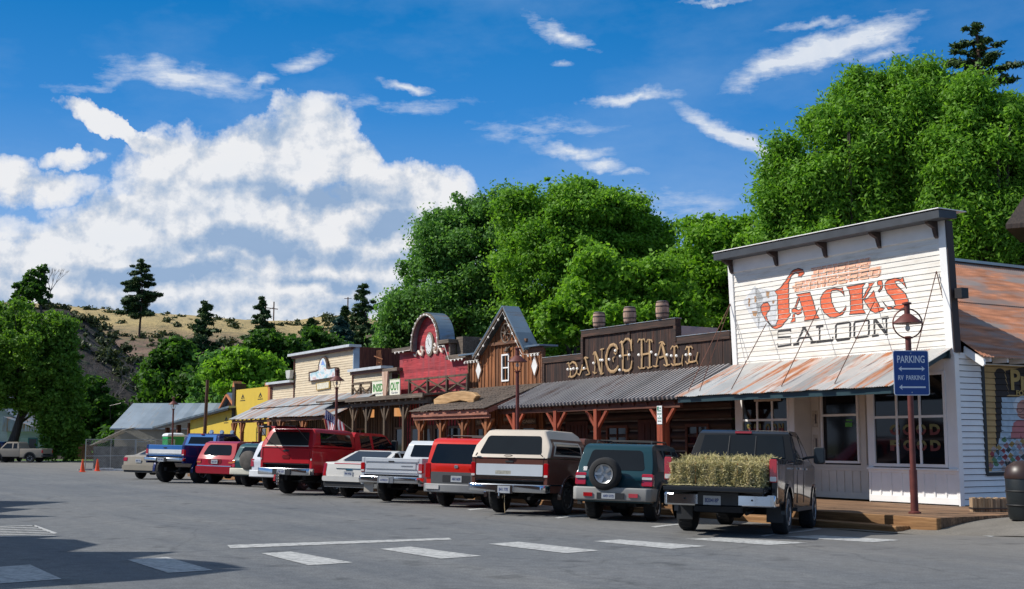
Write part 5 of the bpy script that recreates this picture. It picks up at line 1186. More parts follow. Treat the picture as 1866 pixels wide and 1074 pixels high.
M_TAIL = plain('tail_lamp_red', (.42, .006, .010), .12, var=.15, coat=1.0)
M_TAILW = plain('lamp_white', (.62, .60, .58), .15, coat=1.0)
M_AMBER = plain('lamp_amber', (.62, .18, .02), .15, coat=1.0)
M_PLAST = plain('black_plastic', (.022, .023, .025), .55)
M_UNDER = plain('underbody', (.010, .010, .011), .85)
M_PLATE = plain('licence_plate', (.40, .42, .44), .4, var=.1, scale=18)
M_RUB = plain('grey_cladding', (.085, .088, .092), .6, var=.08)
def arch(xa, ra, zb, rw):
    """points of a wheel arch cut from the lower edge, rear to front"""
    g0 = math.asin(max(-1, min(1, (zb - rw) / ra)))
    return [(xa - ra * math.cos(g0 + (math.pi - 2 * g0) * i / 12), rw + ra * math.sin(g0 + (math.pi - 2 * g0) * i / 12)) for i in range(13)]
def shell(poly, hw, zrows=(), xcols=(), bev=.05, seg=3, skip=None, inner=None):
    """side silhouette widened to a body; hw(x, z) is the half width, inner an optional inner half width (thin panels)"""
    b = bmesh.new(); vs = [b.verts.new((x, 0, z)) for x, z in poly]; b.faces.new(vs)
    for z in zrows: bmesh.ops.bisect_plane(b, geom=b.verts[:] + b.edges[:] + b.faces[:], plane_co=(0, 0, z), plane_no=(0, 0, 1))
    for x in xcols: bmesh.ops.bisect_plane(b, geom=b.verts[:] + b.edges[:] + b.faces[:], plane_co=(x, 0, 0), plane_no=(1, 0, 0))
    bmesh.ops.remove_doubles(b, verts=b.verts, dist=.0008)
    bmesh.ops.dissolve_degenerate(b, edges=b.edges, dist=.0005)
    b.verts.ensure_lookup_table(); b.verts.index_update()
    V0 = [v.co.copy() for v in b.verts]; F0 = [[v.index for v in f.verts] for f in b.faces]
    E0 = [(e.verts[0].index, e.verts[1].index) for e in b.edges if len(e.link_faces) == 1]; b.free()
    res = bmesh.new(); sides = []
    def lay(sign, h): return [res.verts.new((v.x, sign * h(v.x, v.z), v.z)) for v in V0]
    pairs = [(lay(1, hw), lay(-1, hw))] if inner is None else [(lay(1, hw), lay(1, inner)), (lay(-1, inner), lay(-1, hw))]
    edges = []
    for A, Bv in pairs:
        for f in F0:
            try: res.faces.new([A[i] for i in f]); res.faces.new([Bv[i] for i in reversed(f)])
            except ValueError: pass
        for i, j in E0:
            try: res.faces.new([A[i], A[j], Bv[j], Bv[i]])
            except ValueError: continue
            for S in (A, Bv):
                e = res.edges.get((S[i], S[j]))
                if e and not (skip and skip(V0[i].x, V0[i].z) and skip(V0[j].x, V0[j].z)): edges.append(e)
    bmesh.ops.recalc_face_normals(res, faces=res.faces)
    if bev and edges:
        try: bmesh.ops.bevel(res, geom=list(set(edges)), offset=bev, segments=seg, profile=.6, affect='EDGES', clamp_overlap=True)
        except Exception: pass
    return res
def bm_obj(b, name, mat, parent, smooth=35):
    me = bpy.data.meshes.new(name); b.to_mesh(me); b.free(); me.materials.append(mat)
    me.polygons.foreach_set('use_smooth', [True] * len(me.polygons)); me.set_sharp_from_angle(angle=R(smooth))
    o = bpy.data.objects.new(name, me); COL.objects.link(o); o.parent = parent; return o
def rr(y0, y1, z0, z1, r=.04, n=3, tl=0.0):
    """rounded rectangle; tl pulls the upper corners in"""
    r = min(r, (y1 - y0) / 2.01, (z1 - z0) / 2.01); pts = []
    for cx, cz, a0 in ((y1 - r, z0 + r, -90), (y1 - r, z1 - r, 0), (y0 + r, z1 - r, 90), (y0 + r, z0 + r, 180)):
        for i in range(n + 1):
            g = R(a0 + 90 * i / n); x, z = cx + r * math.cos(g), cz + r * math.sin(g)
            x += (-tl if cx > (y0 + y1) / 2 else tl) * (z - z0) / (z1 - z0); pts.append((x, z))
    return pts
class Veh:
    def __init__(s, name, label, px, py, head, L, Wd, H, rx, fx, rw, tw=.22, track=None, group='vehicles parked nose in along the row of shops', cat='car', pitch=True):
        s.L, s.W, s.H, s.rx, s.fx, s.rw, s.tw = L, Wd, H, rx, fx, rw, tw
        s.tr = track or Wd / 2 - .10                       # outer face of the tyres
        p = on_ground(px, py); th = R(head)
        f = Vector((math.sin(th), math.cos(th), 0)); l = Vector((-math.cos(th), math.sin(th), 0))
        o = p - l * (s.tr - tw / 2) - f * rx
        s.root = empty(name, (0, 0, 0), 0, label, cat, group)
        # rest the four wheels on the falling ground
        def zz(x, y): q = o + f * x + l * y; return zg(q.x, q.y)
        zr = (zz(rx, s.tr) + zz(rx, -s.tr)) / 2; zf = (zz(fx, s.tr) + zz(fx, -s.tr)) / 2; zl = (zz(rx, s.tr) + zz(fx, s.tr)) / 2; zt = (zz(rx, -s.tr) + zz(fx, -s.tr)) / 2
        pitch_a = math.atan2(zf - zr, fx - rx); roll = math.atan2(zl - zt, 2 * s.tr)
        X = (f * math.cos(pitch_a) + Vector((0, 0, math.sin(pitch_a)))).normalized()
        Yv = (l + Vector((0, 0, math.tan(roll)))); Yv = (Yv - X * Yv.dot(X)).normalized(); Zv = X.cross(Yv)
        M = Matrix((X, Yv, Zv)).transposed().to_4x4()
        M.translation = Vector((o.x, o.y, 0)) + Vector((0, 0, zr - math.tan(pitch_a) * rx + .004))
        s.root.matrix_world = M; s.rear = [(0, 0), (0, 3)]
    def xr(s, z):
        for (x0, z0), (x1, z1) in zip(s.rear, s.rear[1:]):
            if z0 <= z <= z1: return x0 + (x1 - x0) * (z - z0) / max(1e-6, z1 - z0)
        return s.rear[-1][0] if z > s.rear[-1][1] else s.rear[0][0]
    def back(s, name, poly, mat, off=.012, th=.03, parent=None, smooth=None, bevel=0):
        """panel on the rear face given in (y, z)"""
        zs = sorted(set(round(z, 3) for _, z in poly)); n = len(poly)
        vs = [(s.xr(z) - off, y, z) for y, z in poly] + [(s.xr(z) - off + th, y, z) for y, z in poly]
        mb = MB().add(vs, [tuple(range(n)), tuple(range(2 * n - 1, n - 1, -1))] + [(i, n + i, n + (i + 1) % n, (i + 1) % n) for i in range(n)])
        return mb.build(name, mat, parent or s.root, bevel=bevel)
    def side(s, name, poly, hw, mat, off=.006, signs=(1, -1), parent=None, th=.02, zrows=()):
        for k in signs:
            b = bmesh.new(); vs = [b.verts.new((x, 0, z)) for x, z in poly]; b.faces.new(vs)
            for z in zrows: bmesh.ops.bisect_plane(b, geom=b.verts[:] + b.edges[:] + b.faces[:], plane_co=(0, 0, z), plane_no=(0, 0, 1))
            for v in b.verts: v.co.y = k * (hw(v.co.x, v.co.z) + off)
            ex = bmesh.ops.extrude_face_region(b, geom=b.faces[:])
            for v in [g for g in ex['geom'] if isinstance(g, bmesh.types.BMVert)]: v.co.y -= k * th
            bmesh.ops.recalc_face_normals(b, faces=b.faces)
            o = bm_obj(b, name, mat, parent or s.root, 30)
        return o
    def wheels(s, rim=M_ALLOY, spokes=6, rr_=.58, dish=.03, only=None, hub=True):
        for x in (s.rx, s.fx):
            for k in (1, -1):
                r, t = s.rw, s.tw; y0 = k * s.tr
                mb = MB(); e = k
                prof = [(r * .62, -.02 * 0), (r * .90, .012), (r * .985, -.02), (r, -.05), (r, -(t - .05)), (r * .985, -(t - .02)), (r * .9, -t), (r * .5, -t)]
                mb.lathe([(a, y0 + k * b_) for a, b_ in prof], (x, 0, r), 28, 'y')
                for i in range(28):          # tread blocks
                    g = 2 * math.pi * i / 28; c = Vector((x + r * math.cos(g), y0 - k * t * .5, r + r * math.sin(g))); d = Vector((math.cos(g), 0, math.sin(g)))
                    mb.bar(c - d * .02 + Vector((0, k * t * .34, 0)), c - d * .02 - Vector((0, k * t * .34, 0)), r * .12, .052, tuple(d))
                W_ = mb.build('wheel', M_TYRE, s.root, smooth=40)
                R0 = r * rr_; mb = MB()
                mb.lathe([(R0 * 1.02, y0 + k * .004), (R0, y0 + k * .010), (R0 * .93, y0 - k * .01), (R0 * .90, y0 - k * .07)], (x, 0, r), 28, 'y', caps=False)
                mb.lathe([(R0 * .9, y0 - k * .075), (R0 * .3, y0 - k * .07), (.01, y0 - k * .07)], (x, 0, r), 28, 'y', caps=False)
                for i in range(spokes):
                    g = 2 * math.pi * i / spokes + .3; a = Vector((x + R0 * .2 * math.cos(g), y0 - k * dish, r + R0 * .2 * math.sin(g))); b_ = Vector((x + R0 * .92 * math.cos(g), y0 - k * .01, r + R0 * .92 * math.sin(g)))
                    mb.bar(a, b_, .035, R0 * .26, (math.sin(g), 0, -math.cos(g)) if False else (-math.sin(g), 0, math.cos(g)))
                mb.lathe([(.01, y0 - k * .005), (R0 * .26, y0 - k * .012), (R0 * .28, y0 - k * .05)], (x, 0, r), 14, 'y')
                mb.build('rim', rim, W_, smooth=40)
    def under(s, z0=.28, z1=.62, x0=.15, x1=None):
        mb = MB(); mb.box(x0, (x1 or s.L - .2), -s.W / 2 + .12, s.W / 2 - .12, z1 - .12, z1); mb.box(s.rx - .10, s.rx + .10, -s.tr + .1, s.tr - .1, s.rw - .06, s.rw + .06)
        mb.lathe([(.05, -.2), (.14, -.1), (.14, .1), (.05, .2)], (s.rx, 0, s.rw), 12, 'y'); mb.box(.5, s.fx, -.42, -.30, s.rw, s.rw + .15); mb.box(.5, s.fx, .30, .42, s.rw, s.rw + .15)
        mb.tube([(.12, -.45, s.rw - .02), (.9, -.42, s.rw + .02)], .035, 8); mb.box(1.1, 1.9, -.35, .2, s.rw - .05, s.rw + .16)
        mb.build('chassis', M_UNDER, s.root)
    def bumper(s, z0, z1, mat, out=.14, wid=None, wrap=.30, name='rear_bumper', rc=.03, notch=False, x0=0.0):
        w_ = (wid or s.W) / 2; pts = [(x0 - out, -w_ + .10), (x0 - out - .02, 0), (x0 - out, w_ - .10), (x0 - out * .55, w_ - .01), (x0 + wrap, w_ + .005), (x0 + wrap, w_ - .05), (x0 - out * .2, w_ - .09), (x0 - out + .1, w_ - .2), (x0 - out + .1, -w_ + .2), (x0 - out * .2, -w_ + .09), (x0 + wrap, -w_ + .05), (x0 + wrap, -w_ - .005), (x0 - out * .55, -w_ + .01)]
        o = MB().prism(pts, z0, z1, 'z').build(name, mat, s.root, smooth=50, bevel=rc, seg=2); return o
    def plate(s, y, z, x=None, w_=.31, h=.16, txt='', parent=None):
        x = -.15 if x is None else x
        P = MB().box(x - .006, x, y - w_ / 2, y + w_ / 2, z - h / 2, z + h / 2).build('licence_plate', M_PLATE, parent or s.root)
        if txt: text_on(MB(), txt, (x - .0075, y, z), (0, -1, 0), (0, 0, 1), w_ * .78, h * .45, .001, .02).build('plate_number', plain('plate_ink', (.02, .04, .16), .6), P)
        return P
    def mirror(s, x, z, hw, mat, sz=(.10, .22, .28)):
        for k in (1, -1):
            y = k * (hw(x, z) + .02); mb = MB(); mb.bar((x, y - k * .05, z), (x, y + k * .14, z + .02), .06, .05, (0, 0, 1)); mb.prism(rr(y + k * .12 if k > 0 else y + k * (.12 + sz[1]), y + k * (.12 + sz[1]) if k > 0 else y + k * .12, z - sz[2] * .35, z + sz[2] * .65, .05), x - .02, x + sz[0], 'x')
            o = mb.build('mirror', mat, s.root, bevel=.015)
            ya = sorted((y + k * .14, y + k * (.10 + sz[1]))); MB().prism(rr(ya[0], ya[1], z - sz[2] * .28, z + sz[2] * .58, .04), x - .026, x - .021, 'x').build('mirror_glass', M_TINT, o)
def hwf(Wd, zb, zt, top, L, rear=.05, front=.18, belly=.03, zbot=.3):
    """half width: bulge at the waist, tumblehome above the belt, plan taper at both ends"""
    def f(x, z):
        h = Wd / 2
        if z > zb: h -= top * ((z - zb) / max(.01, zt - zb)) ** 1.15
        elif z < zbot + .25: h -= belly * (zbot + .25 - z) / .25
        if x < .35: h -= rear * (1 - x / .35) ** 2
        if x > L - .9: h -= front * (1 - (L - x) / .9) ** 2
        return h
    return f
XC = lambda L: (.03, .12, .22, .35, L - .9, L - .6, L - .35, L - .12)
def suv(name, label, px, py, head, L, Wd, H, rx, fx, rw, col, rear, top, belt, sill, tumble=.15, winx=None, glass_z=None, rw_in=.10, bev=.06, front=None, arx=.08, **kw):
    """closed box car. rear: (x,z) up the back; top: (x,z) roof and bonnet line from the back to the front"""
    v = Veh(name, label, px, py, head, L, Wd, H, rx, fx, rw, **kw); v.rear = [(rear[0][0], 0)] + rear
    hw = hwf(Wd, belt, H, tumble, L); v.hw = hw
    front = front or [(L, belt - .25), (L - .02, sill + .25), (L - .1, sill)]
    poly = [(rear[0][0], sill)] + arch(rx, rw + arx, sill, rw) + arch(fx, rw + arx, sill, rw) + front[::-1] + top[::-1] + rear[::-1][:-1]
    sk = lambda x, z: z <= rw * 2 + arx + .02 and (abs(math.hypot(x - rx, z - rw) - rw - arx) < .02 or abs(math.hypot(x - fx, z - rw) - rw - arx) < .02)
    b = shell(poly, hw, [sill + .12, sill + .3, belt - .12, belt, belt + .18, belt + .4, H - .1], XC(L), bev, 3, sk)
    v.body = bm_obj(b, 'body', col, v.root)
    v.under(z1=sill + .14); return v
def sidewins(v, wins, z0, z1, mat=M_TINT, slope=.0, r=.05):
    zm = (z0 + z1) / 2
    for (a, b_, sa, sb) in wins:
        poly = [(a, z0), (b_, z0), (b_ - sb, z1), (a + sa, z1)]
        # rounded
        v.side('side_window', poly, v.hw, mat, .005, parent=v.root, zrows=[z0 + (z1 - z0) * .33, z0 + (z1 - z0) * .66], th=.015)
def tails(v, y0, y1, z0, z1, off=.02, th=.12, white=None, amber=None, mat=M_TAIL):
    for k in (1, -1):
        ya, yb = sorted((k * y0, k * y1)); o = v.back('tail_light', rr(ya, yb, z0, z1, .025), mat, off, th, bevel=.008)
        if white: v.back('reverse_lamp', rr(ya + .01, yb - .01, white[0], white[1], .015), M_TAILW, off + .004, .02, o)
        if amber: v.back('turn_lamp', rr(ya + .01, yb - .01, amber[0], amber[1], .015), M_AMBER, off + .004, .02, o)
def seams(v, xs, z0, z1, hx=(), hz=.95, hm=None):
    for x in xs: v.side('door_seam', [(x, z0), (x + .014, z0), (x + .014, z1), (x, z1)], v.hw, M_PLAST, .002, th=.01, zrows=[(z0 + z1) / 2])
    for x in hx: v.side('door_handle', [(x, hz), (x + .18, hz), (x + .18, hz + .04), (x, hz + .04)], v.hw, hm or M_PLAST, .025)
def pickup(name, label, px, py, head, L, Wd, H, rx, fx, rw, col, bedL, rail, floor, sill, cabtop, belt, bedcol=None, tailgate=True, tg=None, tumble=.16, bev=.05, closed=False, arx=.09, low=None, glass=None, **kw):
    v = Veh(name, label, px, py, head, L, Wd, H, rx, fx, rw, cat='pickup truck', **kw); v.rear = [(0, 0), (0, 3)]
    hw = hwf(Wd, belt, H, tumble, L, rear=.015, front=.16); v.hw = hw
    cab = [(bedL, sill)] + arch(fx, rw + arx, sill, rw) + [(L - .1, sill), (L - .02, sill + .3), (L, rail - .12)] + cabtop[::-1]
    sk = lambda x, z: z <= rw * 2 + arx + .02 and (abs(math.hypot(x - rx, z - rw) - rw - arx) < .02 or abs(math.hypot(x - fx, z - rw) - rw - arx) < .02)
    b = shell(cab, hw, [sill + .15, belt - .15, belt, belt + .2, belt + .4, H - .1], [bedL + .1, L - .9, L - .6, L - .35, L - .12], bev, 3, sk)
    v.body = bm_obj(b, 'cab', col, v.root)
    bed = [(.01, floor - .30)] + arch(rx, rw + arx, floor - .30, rw) + [(bedL - .015, floor - .30), (bedL - .015, rail), (.01, rail)]
    b = shell(bed, hw, [floor, rail - .12], [.12, .22, .35], .03, 2, sk, inner=lambda x, z: hw(x, z) - .11)
    b2 = b.copy()
    for q, keep in ((b, 1), (b2, -1)): bmesh.ops.delete(q, geom=[x for x in q.verts if x.co.y * keep < 0], context='VERTS'); v.bed = bm_obj(q, 'bed_side', bedcol or col, v.root)
    mb = MB().box(.02, bedL - .02, -Wd / 2 + .1, Wd / 2 - .1, floor - .05, floor); mb.box(bedL - .07, bedL - .02, -Wd / 2 + .1, Wd / 2 - .1, floor, rail - .02)
    for i in range(9): y = -Wd / 2 + .25 + i * (Wd - .5) / 8; mb.box(.03, bedL - .08, y - .03, y + .03, floor, floor + .012)
    for k in (1, -1): mb.box(rx - .45, rx + .45, k * (Wd / 2 - .32) if k > 0 else -Wd / 2 + .1, Wd / 2 - .1 if k > 0 else -(Wd / 2 - .32), floor, floor + .22)
    mb.build('bed_floor', M_PLAST, v.root)
    if tailgate:
        g = tg or (floor - .02, rail - .01); b = MB().box(-.0, .07, -Wd / 2 + .12, Wd / 2 - .12, g[0], g[1])
        v.tg = b.build('tailgate', bedcol or col, v.root, bevel=.015, seg=2)
        mb = MB()
        for k in (1, -1): mb.box(.0, .11, k * (Wd / 2 - .115) if k > 0 else -(Wd / 2 - .02), Wd / 2 - .02 if k > 0 else -(Wd / 2 - .115), floor - .3, rail - .005)
        mb.build('rear_pillar', bedcol or col, v.root, bevel=.012, seg=2)
    v.under(z1=floor - .05); return v
def cabglass(v, x0, z0, z1, w0, w1, slope, mat=M_TINT, split=False):
    """rear window of a cab whose back leans forward by slope per metre"""
    vs = [(x0 - .012, -w0, z0), (x0 - .012, w0, z0), (x0 - .012 + slope * (z1 - z0), w1, z1), (x0 - .012 + slope * (z1 - z0), -w1, z1)]
    mb = MB().add(vs + [(x + .02, y, z) for x, y, z in vs], [(3, 2, 1, 0), (4, 5, 6, 7), (0, 1, 5, 4), (1, 2, 6, 5), (2, 3, 7, 6), (3, 0, 4, 7)])
    o = mb.build('rear_window', mat, v.root, bevel=.01, seg=2)
    if split:
        m = MB(); 
        for y in (-.26, .26): m.bar((x0 - .02, y, z0 + .02), (x0 - .02 + slope * (z1 - z0), y * .98, z1 - .02), .014, .03)
        m.build('slider_frame', M_PLAST, o)
    return o
H0 = 21
# ---- black pickup with hay
C = paint_m('black_truck_paint', (.0045, .0048, .006), .3, .22, 1.0, .05)
v = pickup('pickup_truck', 'black pickup with its tailgate down and hay in the bed, nearest the camera', 1255, 966.5, H0, 5.70, 2.02, 1.93, 1.33, 4.88, .40, C, 1.98, 1.36, .86, .46,
           [(1.98, 1.30), (2.02, 1.36), (2.26, 1.86), (2.42, 1.93), (3.35, 1.94), (3.55, 1.88), (4.25, 1.36), (4.5, 1.32), (5.45, 1.24), (5.62, 1.14)], 1.36, tailgate=False, tw=.275, track=1.0)
hw = v.hw
mb = MB()
for k in (1, -1): mb.box(.0, .13, k * .90 if k > 0 else -1.005, 1.005 if k > 0 else -.90, .56, 1.37)
mb.build('rear_pillar', C, v.root, bevel=.02, seg=2)
tails(v, .875, 1.008, .94, 1.345, .018, .10, white=(.96, 1.04))
mb = MB(); mb.prism(rr(-.88, .88, .755, .83, .02), -.62, .02, 'x'); v.tgd = mb.build('open_tailgate', C, v.root, bevel=.015)
MB().box(-.60, .0, -.82, .82, .831, .842).build('tailgate_liner', M_PLAST, v.tgd); MB().prism([(-.80, .70), (-.4, .755), (.4, .755), (.80, .70), (.80, .755), (-.80, .755)], -.3, -.05, 'x').build('tailgate_trim', M_PLAST, v.tgd)
bp = v.bumper(.50, .72, M_CHROME, .15, 2.0, .28, rc=.04); MB().box(-.19, -.02, -.36, .36, .52, .735).build('bumper_step', M_PLAST, bp); MB().box(-.22, -.05, -.42, .42, .40, .50).build('hitch', M_UNDER, bp)
for y in (-.6, .6): MB().lathe([(.018, -.0), (.018, .01)], (-.172, y, .62), 8, 'x').build('sensor', M_PLAST, bp)
v.plate(.1, .60, -.195, txt='B20418P', parent=bp)
cabglass(v, 2.032, 1.40, 1.83, .84, .76, .48, split=True)
MB().prism([(-.16, 1.865), (.16, 1.865), (.16, 1.905), (-.16, 1.905)], 2.235, 2.30, 'x').build('third_brake_light', M_TAIL, v.root)
v.side('side_window', [(2.45, 1.40), (3.28, 1.38), (3.20, 1.82), (2.60, 1.84)], hw, M_TINT, zrows=[1.55, 1.7]); v.side('side_window', [(3.36, 1.38), (4.05, 1.36), (3.56, 1.80), (3.30, 1.82)], hw, M_TINT, zrows=[1.55, 1.7])
v.side('side_step', [(2.15, .40), (4.25, .40), (4.25, .47), (2.15, .47)], lambda x, z: 1.0, M_PLAST, .05, th=.14)
v.side('door_seam', [(2.44, .55), (2.455, .55), (2.455, 1.36), (2.44, 1.36)], hw, M_PLAST, .002, th=.01); v.side('door_seam', [(3.31, .55), (3.325, .55), (3.325, 1.36), (3.31, 1.36)], hw, M_PLAST, .002, th=.01)
v.side('door_handle', [(2.55, 1.19), (2.76, 1.19), (2.76, 1.225), (2.55, 1.225)], hw, M_CHROME, .03); v.side('door_handle', [(3.42, 1.19), (3.63, 1.19), (3.63, 1.225), (3.42, 1.225)], hw, M_CHROME, .03)
def flare(v, xa, ra, hw, mat, out=.05, w_=.075, z0=None):
    for k in (1, -1):
        mb = MB(); n = 14; pp = []
        for i in range(n + 1):
            g = math.pi * (i / n) * 1.04 - .06; pp.append((xa + ra * math.cos(g), v.rw + ra * math.sin(g)))
        for a, b_ in zip(pp, pp[1:]):
            ya = hw(a[0], a[1]); mb.bar((a[0], k * (ya - .02), a[1]), (b_[0], k * (ya - .02), b_[1]), w_, out * 2, (0, 1, 0)) if False else mb.add([(q[0] + (q[0] - xa) / ra * e_, k * (ya + oo), q[1] + (q[1] - v.rw) / ra * e_) for q in (a, b_) for e_ in (-.01, w_) for oo in (-.06, out)], [(0, 1, 3, 2), (4, 6, 7, 5), (0, 4, 5, 1), (2, 3, 7, 6), (0, 2, 6, 4), (1, 5, 7, 3)])
        mb.build('wheel_flare', mat, v.root, smooth=50)
flare(v, 1.33, .475, hw, C, .02, .04); flare(v, 4.88, .475, hw, C, .02, .04)
for x, y in ((.86, 1), (.86, -1)): MB().box(x - .02, x, (y * .98 if y < 0 else .68), (-.68 if y < 0 else .98), .22, .60).build('mud_flap', M_PLAST, v.root)
v.mirror(3.86, 1.44, hw, M_PLAST, (.12, .22, .34)); v.wheels(M_ALLOY, 6, .60)
TITAN = v
# ---- teal small suv with the spare wheel
C = paint_m('teal_suv_paint', (.003, .040, .056), .45, .22, 1.0, .04); G = paint_m('silver_cladding', (.33, .325, .31), .4, .4, .3, .2)
v = suv('sport_utility_car', 'teal blue small suv with uncovered spare wheel and silver bumper, beside the black pickup', 1083, 945, H0, 4.10, 1.74, 1.66, .78, 3.40, .35, C,
        [(.02, .42), (.0, .92), (.10, 1.10), (.30, 1.54), (.38, 1.60)], [(.38, 1.60), (.60, 1.645), (1.8, 1.66), (2.35, 1.62), (3.02, 1.12), (3.9, .98), (4.06, .85)], 1.02, .38, .14, tw=.235)
v.back('rear_window', rr(-.66, .66, 1.07, 1.50, .07, tl=.10), M_TINT, .008, .02); tails(v, .62, .86, .74, 1.0, .02, .14, white=(.88, .93))
mb = MB(); mb.lathe([(.30, .0), (.345, .0), (.355, .03), (.345, .15), (.30, .19), (.225, .19), (.215, .06)], (0, 0, 0), 30, 'x', caps=False); SPW = mb.map(lambda x, y, z: (-.10 - x, y + .14, z + .98)).build('spare_wheel', M_TYRE, v.root, smooth=45)
mb = MB(); mb.lathe([(.215, .15), (.205, .19), (.17, .17), (.15, .13), (.04, .13)], (0, 0, 0), 30, 'x')
for i in range(5): g = math.pi * 2 * i / 5; mb.bar((.16, .05 * math.cos(g), .05 * math.sin(g)), (.175, .19 * math.cos(g), .19 * math.sin(g)), .05, .02, (1, 0, 0))
mb.map(lambda x, y, z: (-.10 - x, y + .14, z + .98)).build('spare_rim', M_ALLOY, SPW, smooth=40)
MB().box(-.14, .06, .04, .24, .85, 1.1).build('spare_bracket', M_PLAST, SPW)
bp = v.bumper(.42, .70, G, .20, 1.76, .45, rc=.05); 
for k in (.50, -.50): MB().box(-.232, -.19, k - .10, k + .10, .50, .58).build('bumper_reflector', M_TAIL, bp)
MB().box(-.235, -.10, -.30, .30, .455, .585).build('bumper_recess', M_PLAST, bp); v.plate(.04, .52, -.237, .3, .12, 'AKR 5172', bp)
v.side('lower_cladding', [(1.22, .36), (2.96, .36), (2.96, .60), (1.22, .60)], v.hw, G, .012)
flare(v, .78, .44, v.hw, M_PLAST, .035, .07); flare(v, 3.40, .44, v.hw, M_PLAST, .035, .07)
sidewins(v, [(.42, 1.10, .16, .03), (1.22, 1.90, .02, .03), (2.0, 2.86, .02, .48)], 1.06, 1.52)
mb = MB()
for k in (1, -1): mb.tube([(.75, k * .62, 1.64), (.85, k * .62, 1.715), (2.0, k * .62, 1.725), (2.15, k * .62, 1.65)], .016, 6)
for x in (1.0, 1.9): mb.tube([(x, -.62, 1.72), (x, .62, 1.72)], .014, 6)
mb.build('roof_rack', M_PLAST, v.root); v.mirror(2.62, 1.10, v.hw, C, (.1, .17, .15)); v.wheels(M_ALLOY, 5, .60)
v.back('sticker', rr(.62, .70, 1.04, 1.13, .01), M_TAILW, .014, .004); v.back('door_handle', rr(-.62, -.48, .86, .90, .01), C, .03, .02)
# ---- brown pickup with cream canopy
C = paint_m('brown_truck_paint', (.115, .045, .034), .1, .38, .5, .12); CR = paint_m('cream_canopy_paint', (.60, .52, .43), .0, .45, .3, .15)
v = pickup('pickup_truck', 'brown pickup with chrome tailgate panel and cream canopy', 911, 933.5, H0 + 6, 5.5, 1.98, 1.86, 1.18, 4.6, .385, C, 2.10, 1.27, .80, .48,
           [(2.10, 1.22), (2.12, 1.27), (2.24, 1.72), (2.36, 1.80), (3.35, 1.80), (3.55, 1.74), (4.1, 1.26), (5.4, 1.14), (5.48, 1.02)], 1.24, tw=.24, track=.94)
v.back('chrome_panel', rr(-.85, .85, .87, 1.13, .02), plain('brushed_trim', (.60, .63, .66), .45, .25, var=.05, scale=2), .012, .02, v.tg)
v.back('chrome_strip', rr(-.88, .88, .80, .865, .01), M_CHROME, .016, .02, v.tg); v.back('badge_panel', rr(-.05, .35, .90, .98, .01), plain('worn_badge', (.42, .40, .34), .5, .4, var=.25, scale=20), .0125, .003, v.tg)
v.back('tailgate_handle', rr(-.10, .10, 1.17, 1.21, .01), M_PLAST, .014, .02, v.tg)
tails(v, .875, .985, .84, 1.16, .016, .08, white=(.85, .90))
bp = v.bumper(.50, .68, M_CHROME, .20, 2.0, .10, rc=.02); MB().box(-.24, -.06, -.22, .22, .47, .66).build('bumper_step', M_CHROME, bp); v.plate(0, .56, -.245, txt='B41 77K', parent=bp)
MB().box(-.4, -.05, .02, .08, .36, .42).tube([(-.38, .05, .42), (-.38, .05, .50)], .025, 8).build('tow_ball', M_CHROME, bp); MB().tube([(-.2, .0, .45), (-.22, -.02, .2), (-.24, -.05, .04)], .008, 5).build('tow_rope', plain('tan_rope', (.45, .33, .18), .8), bp)
can = [(-.02, 1.275), (2.12, 1.275), (2.12, 1.84), (1.9, 1.93), (.55, 1.93), (.34, 1.90)]
ch = lambda x, z: .985 - max(0, z - 1.55) * .55 - max(0, z - 1.3) * .10
b = shell(can, ch, [1.4, 1.55, 1.7, 1.85], [.2, .5], .07, 3); cn = bm_obj(b, 'canopy', CR, v.root)
v.side('canopy_side_panel', [(.10, 1.29), (2.10, 1.29), (2.10, 1.72), (.34, 1.72)], ch, C, .004, parent=cn, zrows=[1.4, 1.55, 1.65])
v.side('canopy_window_frame', [(.26, 1.33), (1.85, 1.33), (1.80, 1.66), (.42, 1.66)], ch, CR, .012, parent=cn, zrows=[1.4, 1.55, 1.6]); v.side('canopy_window', [(.33, 1.37), (1.78, 1.37), (1.73, 1.62), (.47, 1.62)], ch, M_TINT, .018, parent=cn, zrows=[1.4, 1.55])
v.rear = [(-.02, 1.275), (.34, 1.90)]; gw = v.back('canopy_rear_window', rr(-.80, .80, 1.36, 1.78, .06, tl=.12), M_TINT, .010, .02, cn)
for k in (.86, -.86): MB().bar((-.03, k, 1.31), (-.06, k * .93, 1.37), .02, .02).build('latch', M_PLAST, cn)
MB().tube([(-.045, -.1, 1.32), (-.06, -.05, 1.305), (-.06, .07, 1.305), (-.045, .12, 1.32), (-.06, .07, 1.335), (-.06, -.05, 1.335), (-.045, -.1, 1.32)], .008, 5).build('canopy_handle', M_PLAST, cn)
v.rear = [(0, 0), (0, 3)]
v.side('side_trim', [(.12, .66), (2.08, .66), (2.08, .69), (.12, .69)], v.hw, M_CHROME, .008, th=.015) ; flare(v, 1.18, .475, v.hw, C, .015, .035); flare(v, 1.18, .50, v.hw, M_CHROME, .016, .012)
sidewins(v, [(2.5, 3.9, .05, .42)], 1.28, 1.68); v.mirror(3.7, 1.36, v.hw, M_CHROME, (.08, .2, .2)); seams(v, (2.42, 3.95), .55, 1.24, (2.55,), 1.08, M_CHROME); v.wheels(plain('steel_rim', (.12, .12, .125), .5, .6), 8, .60)
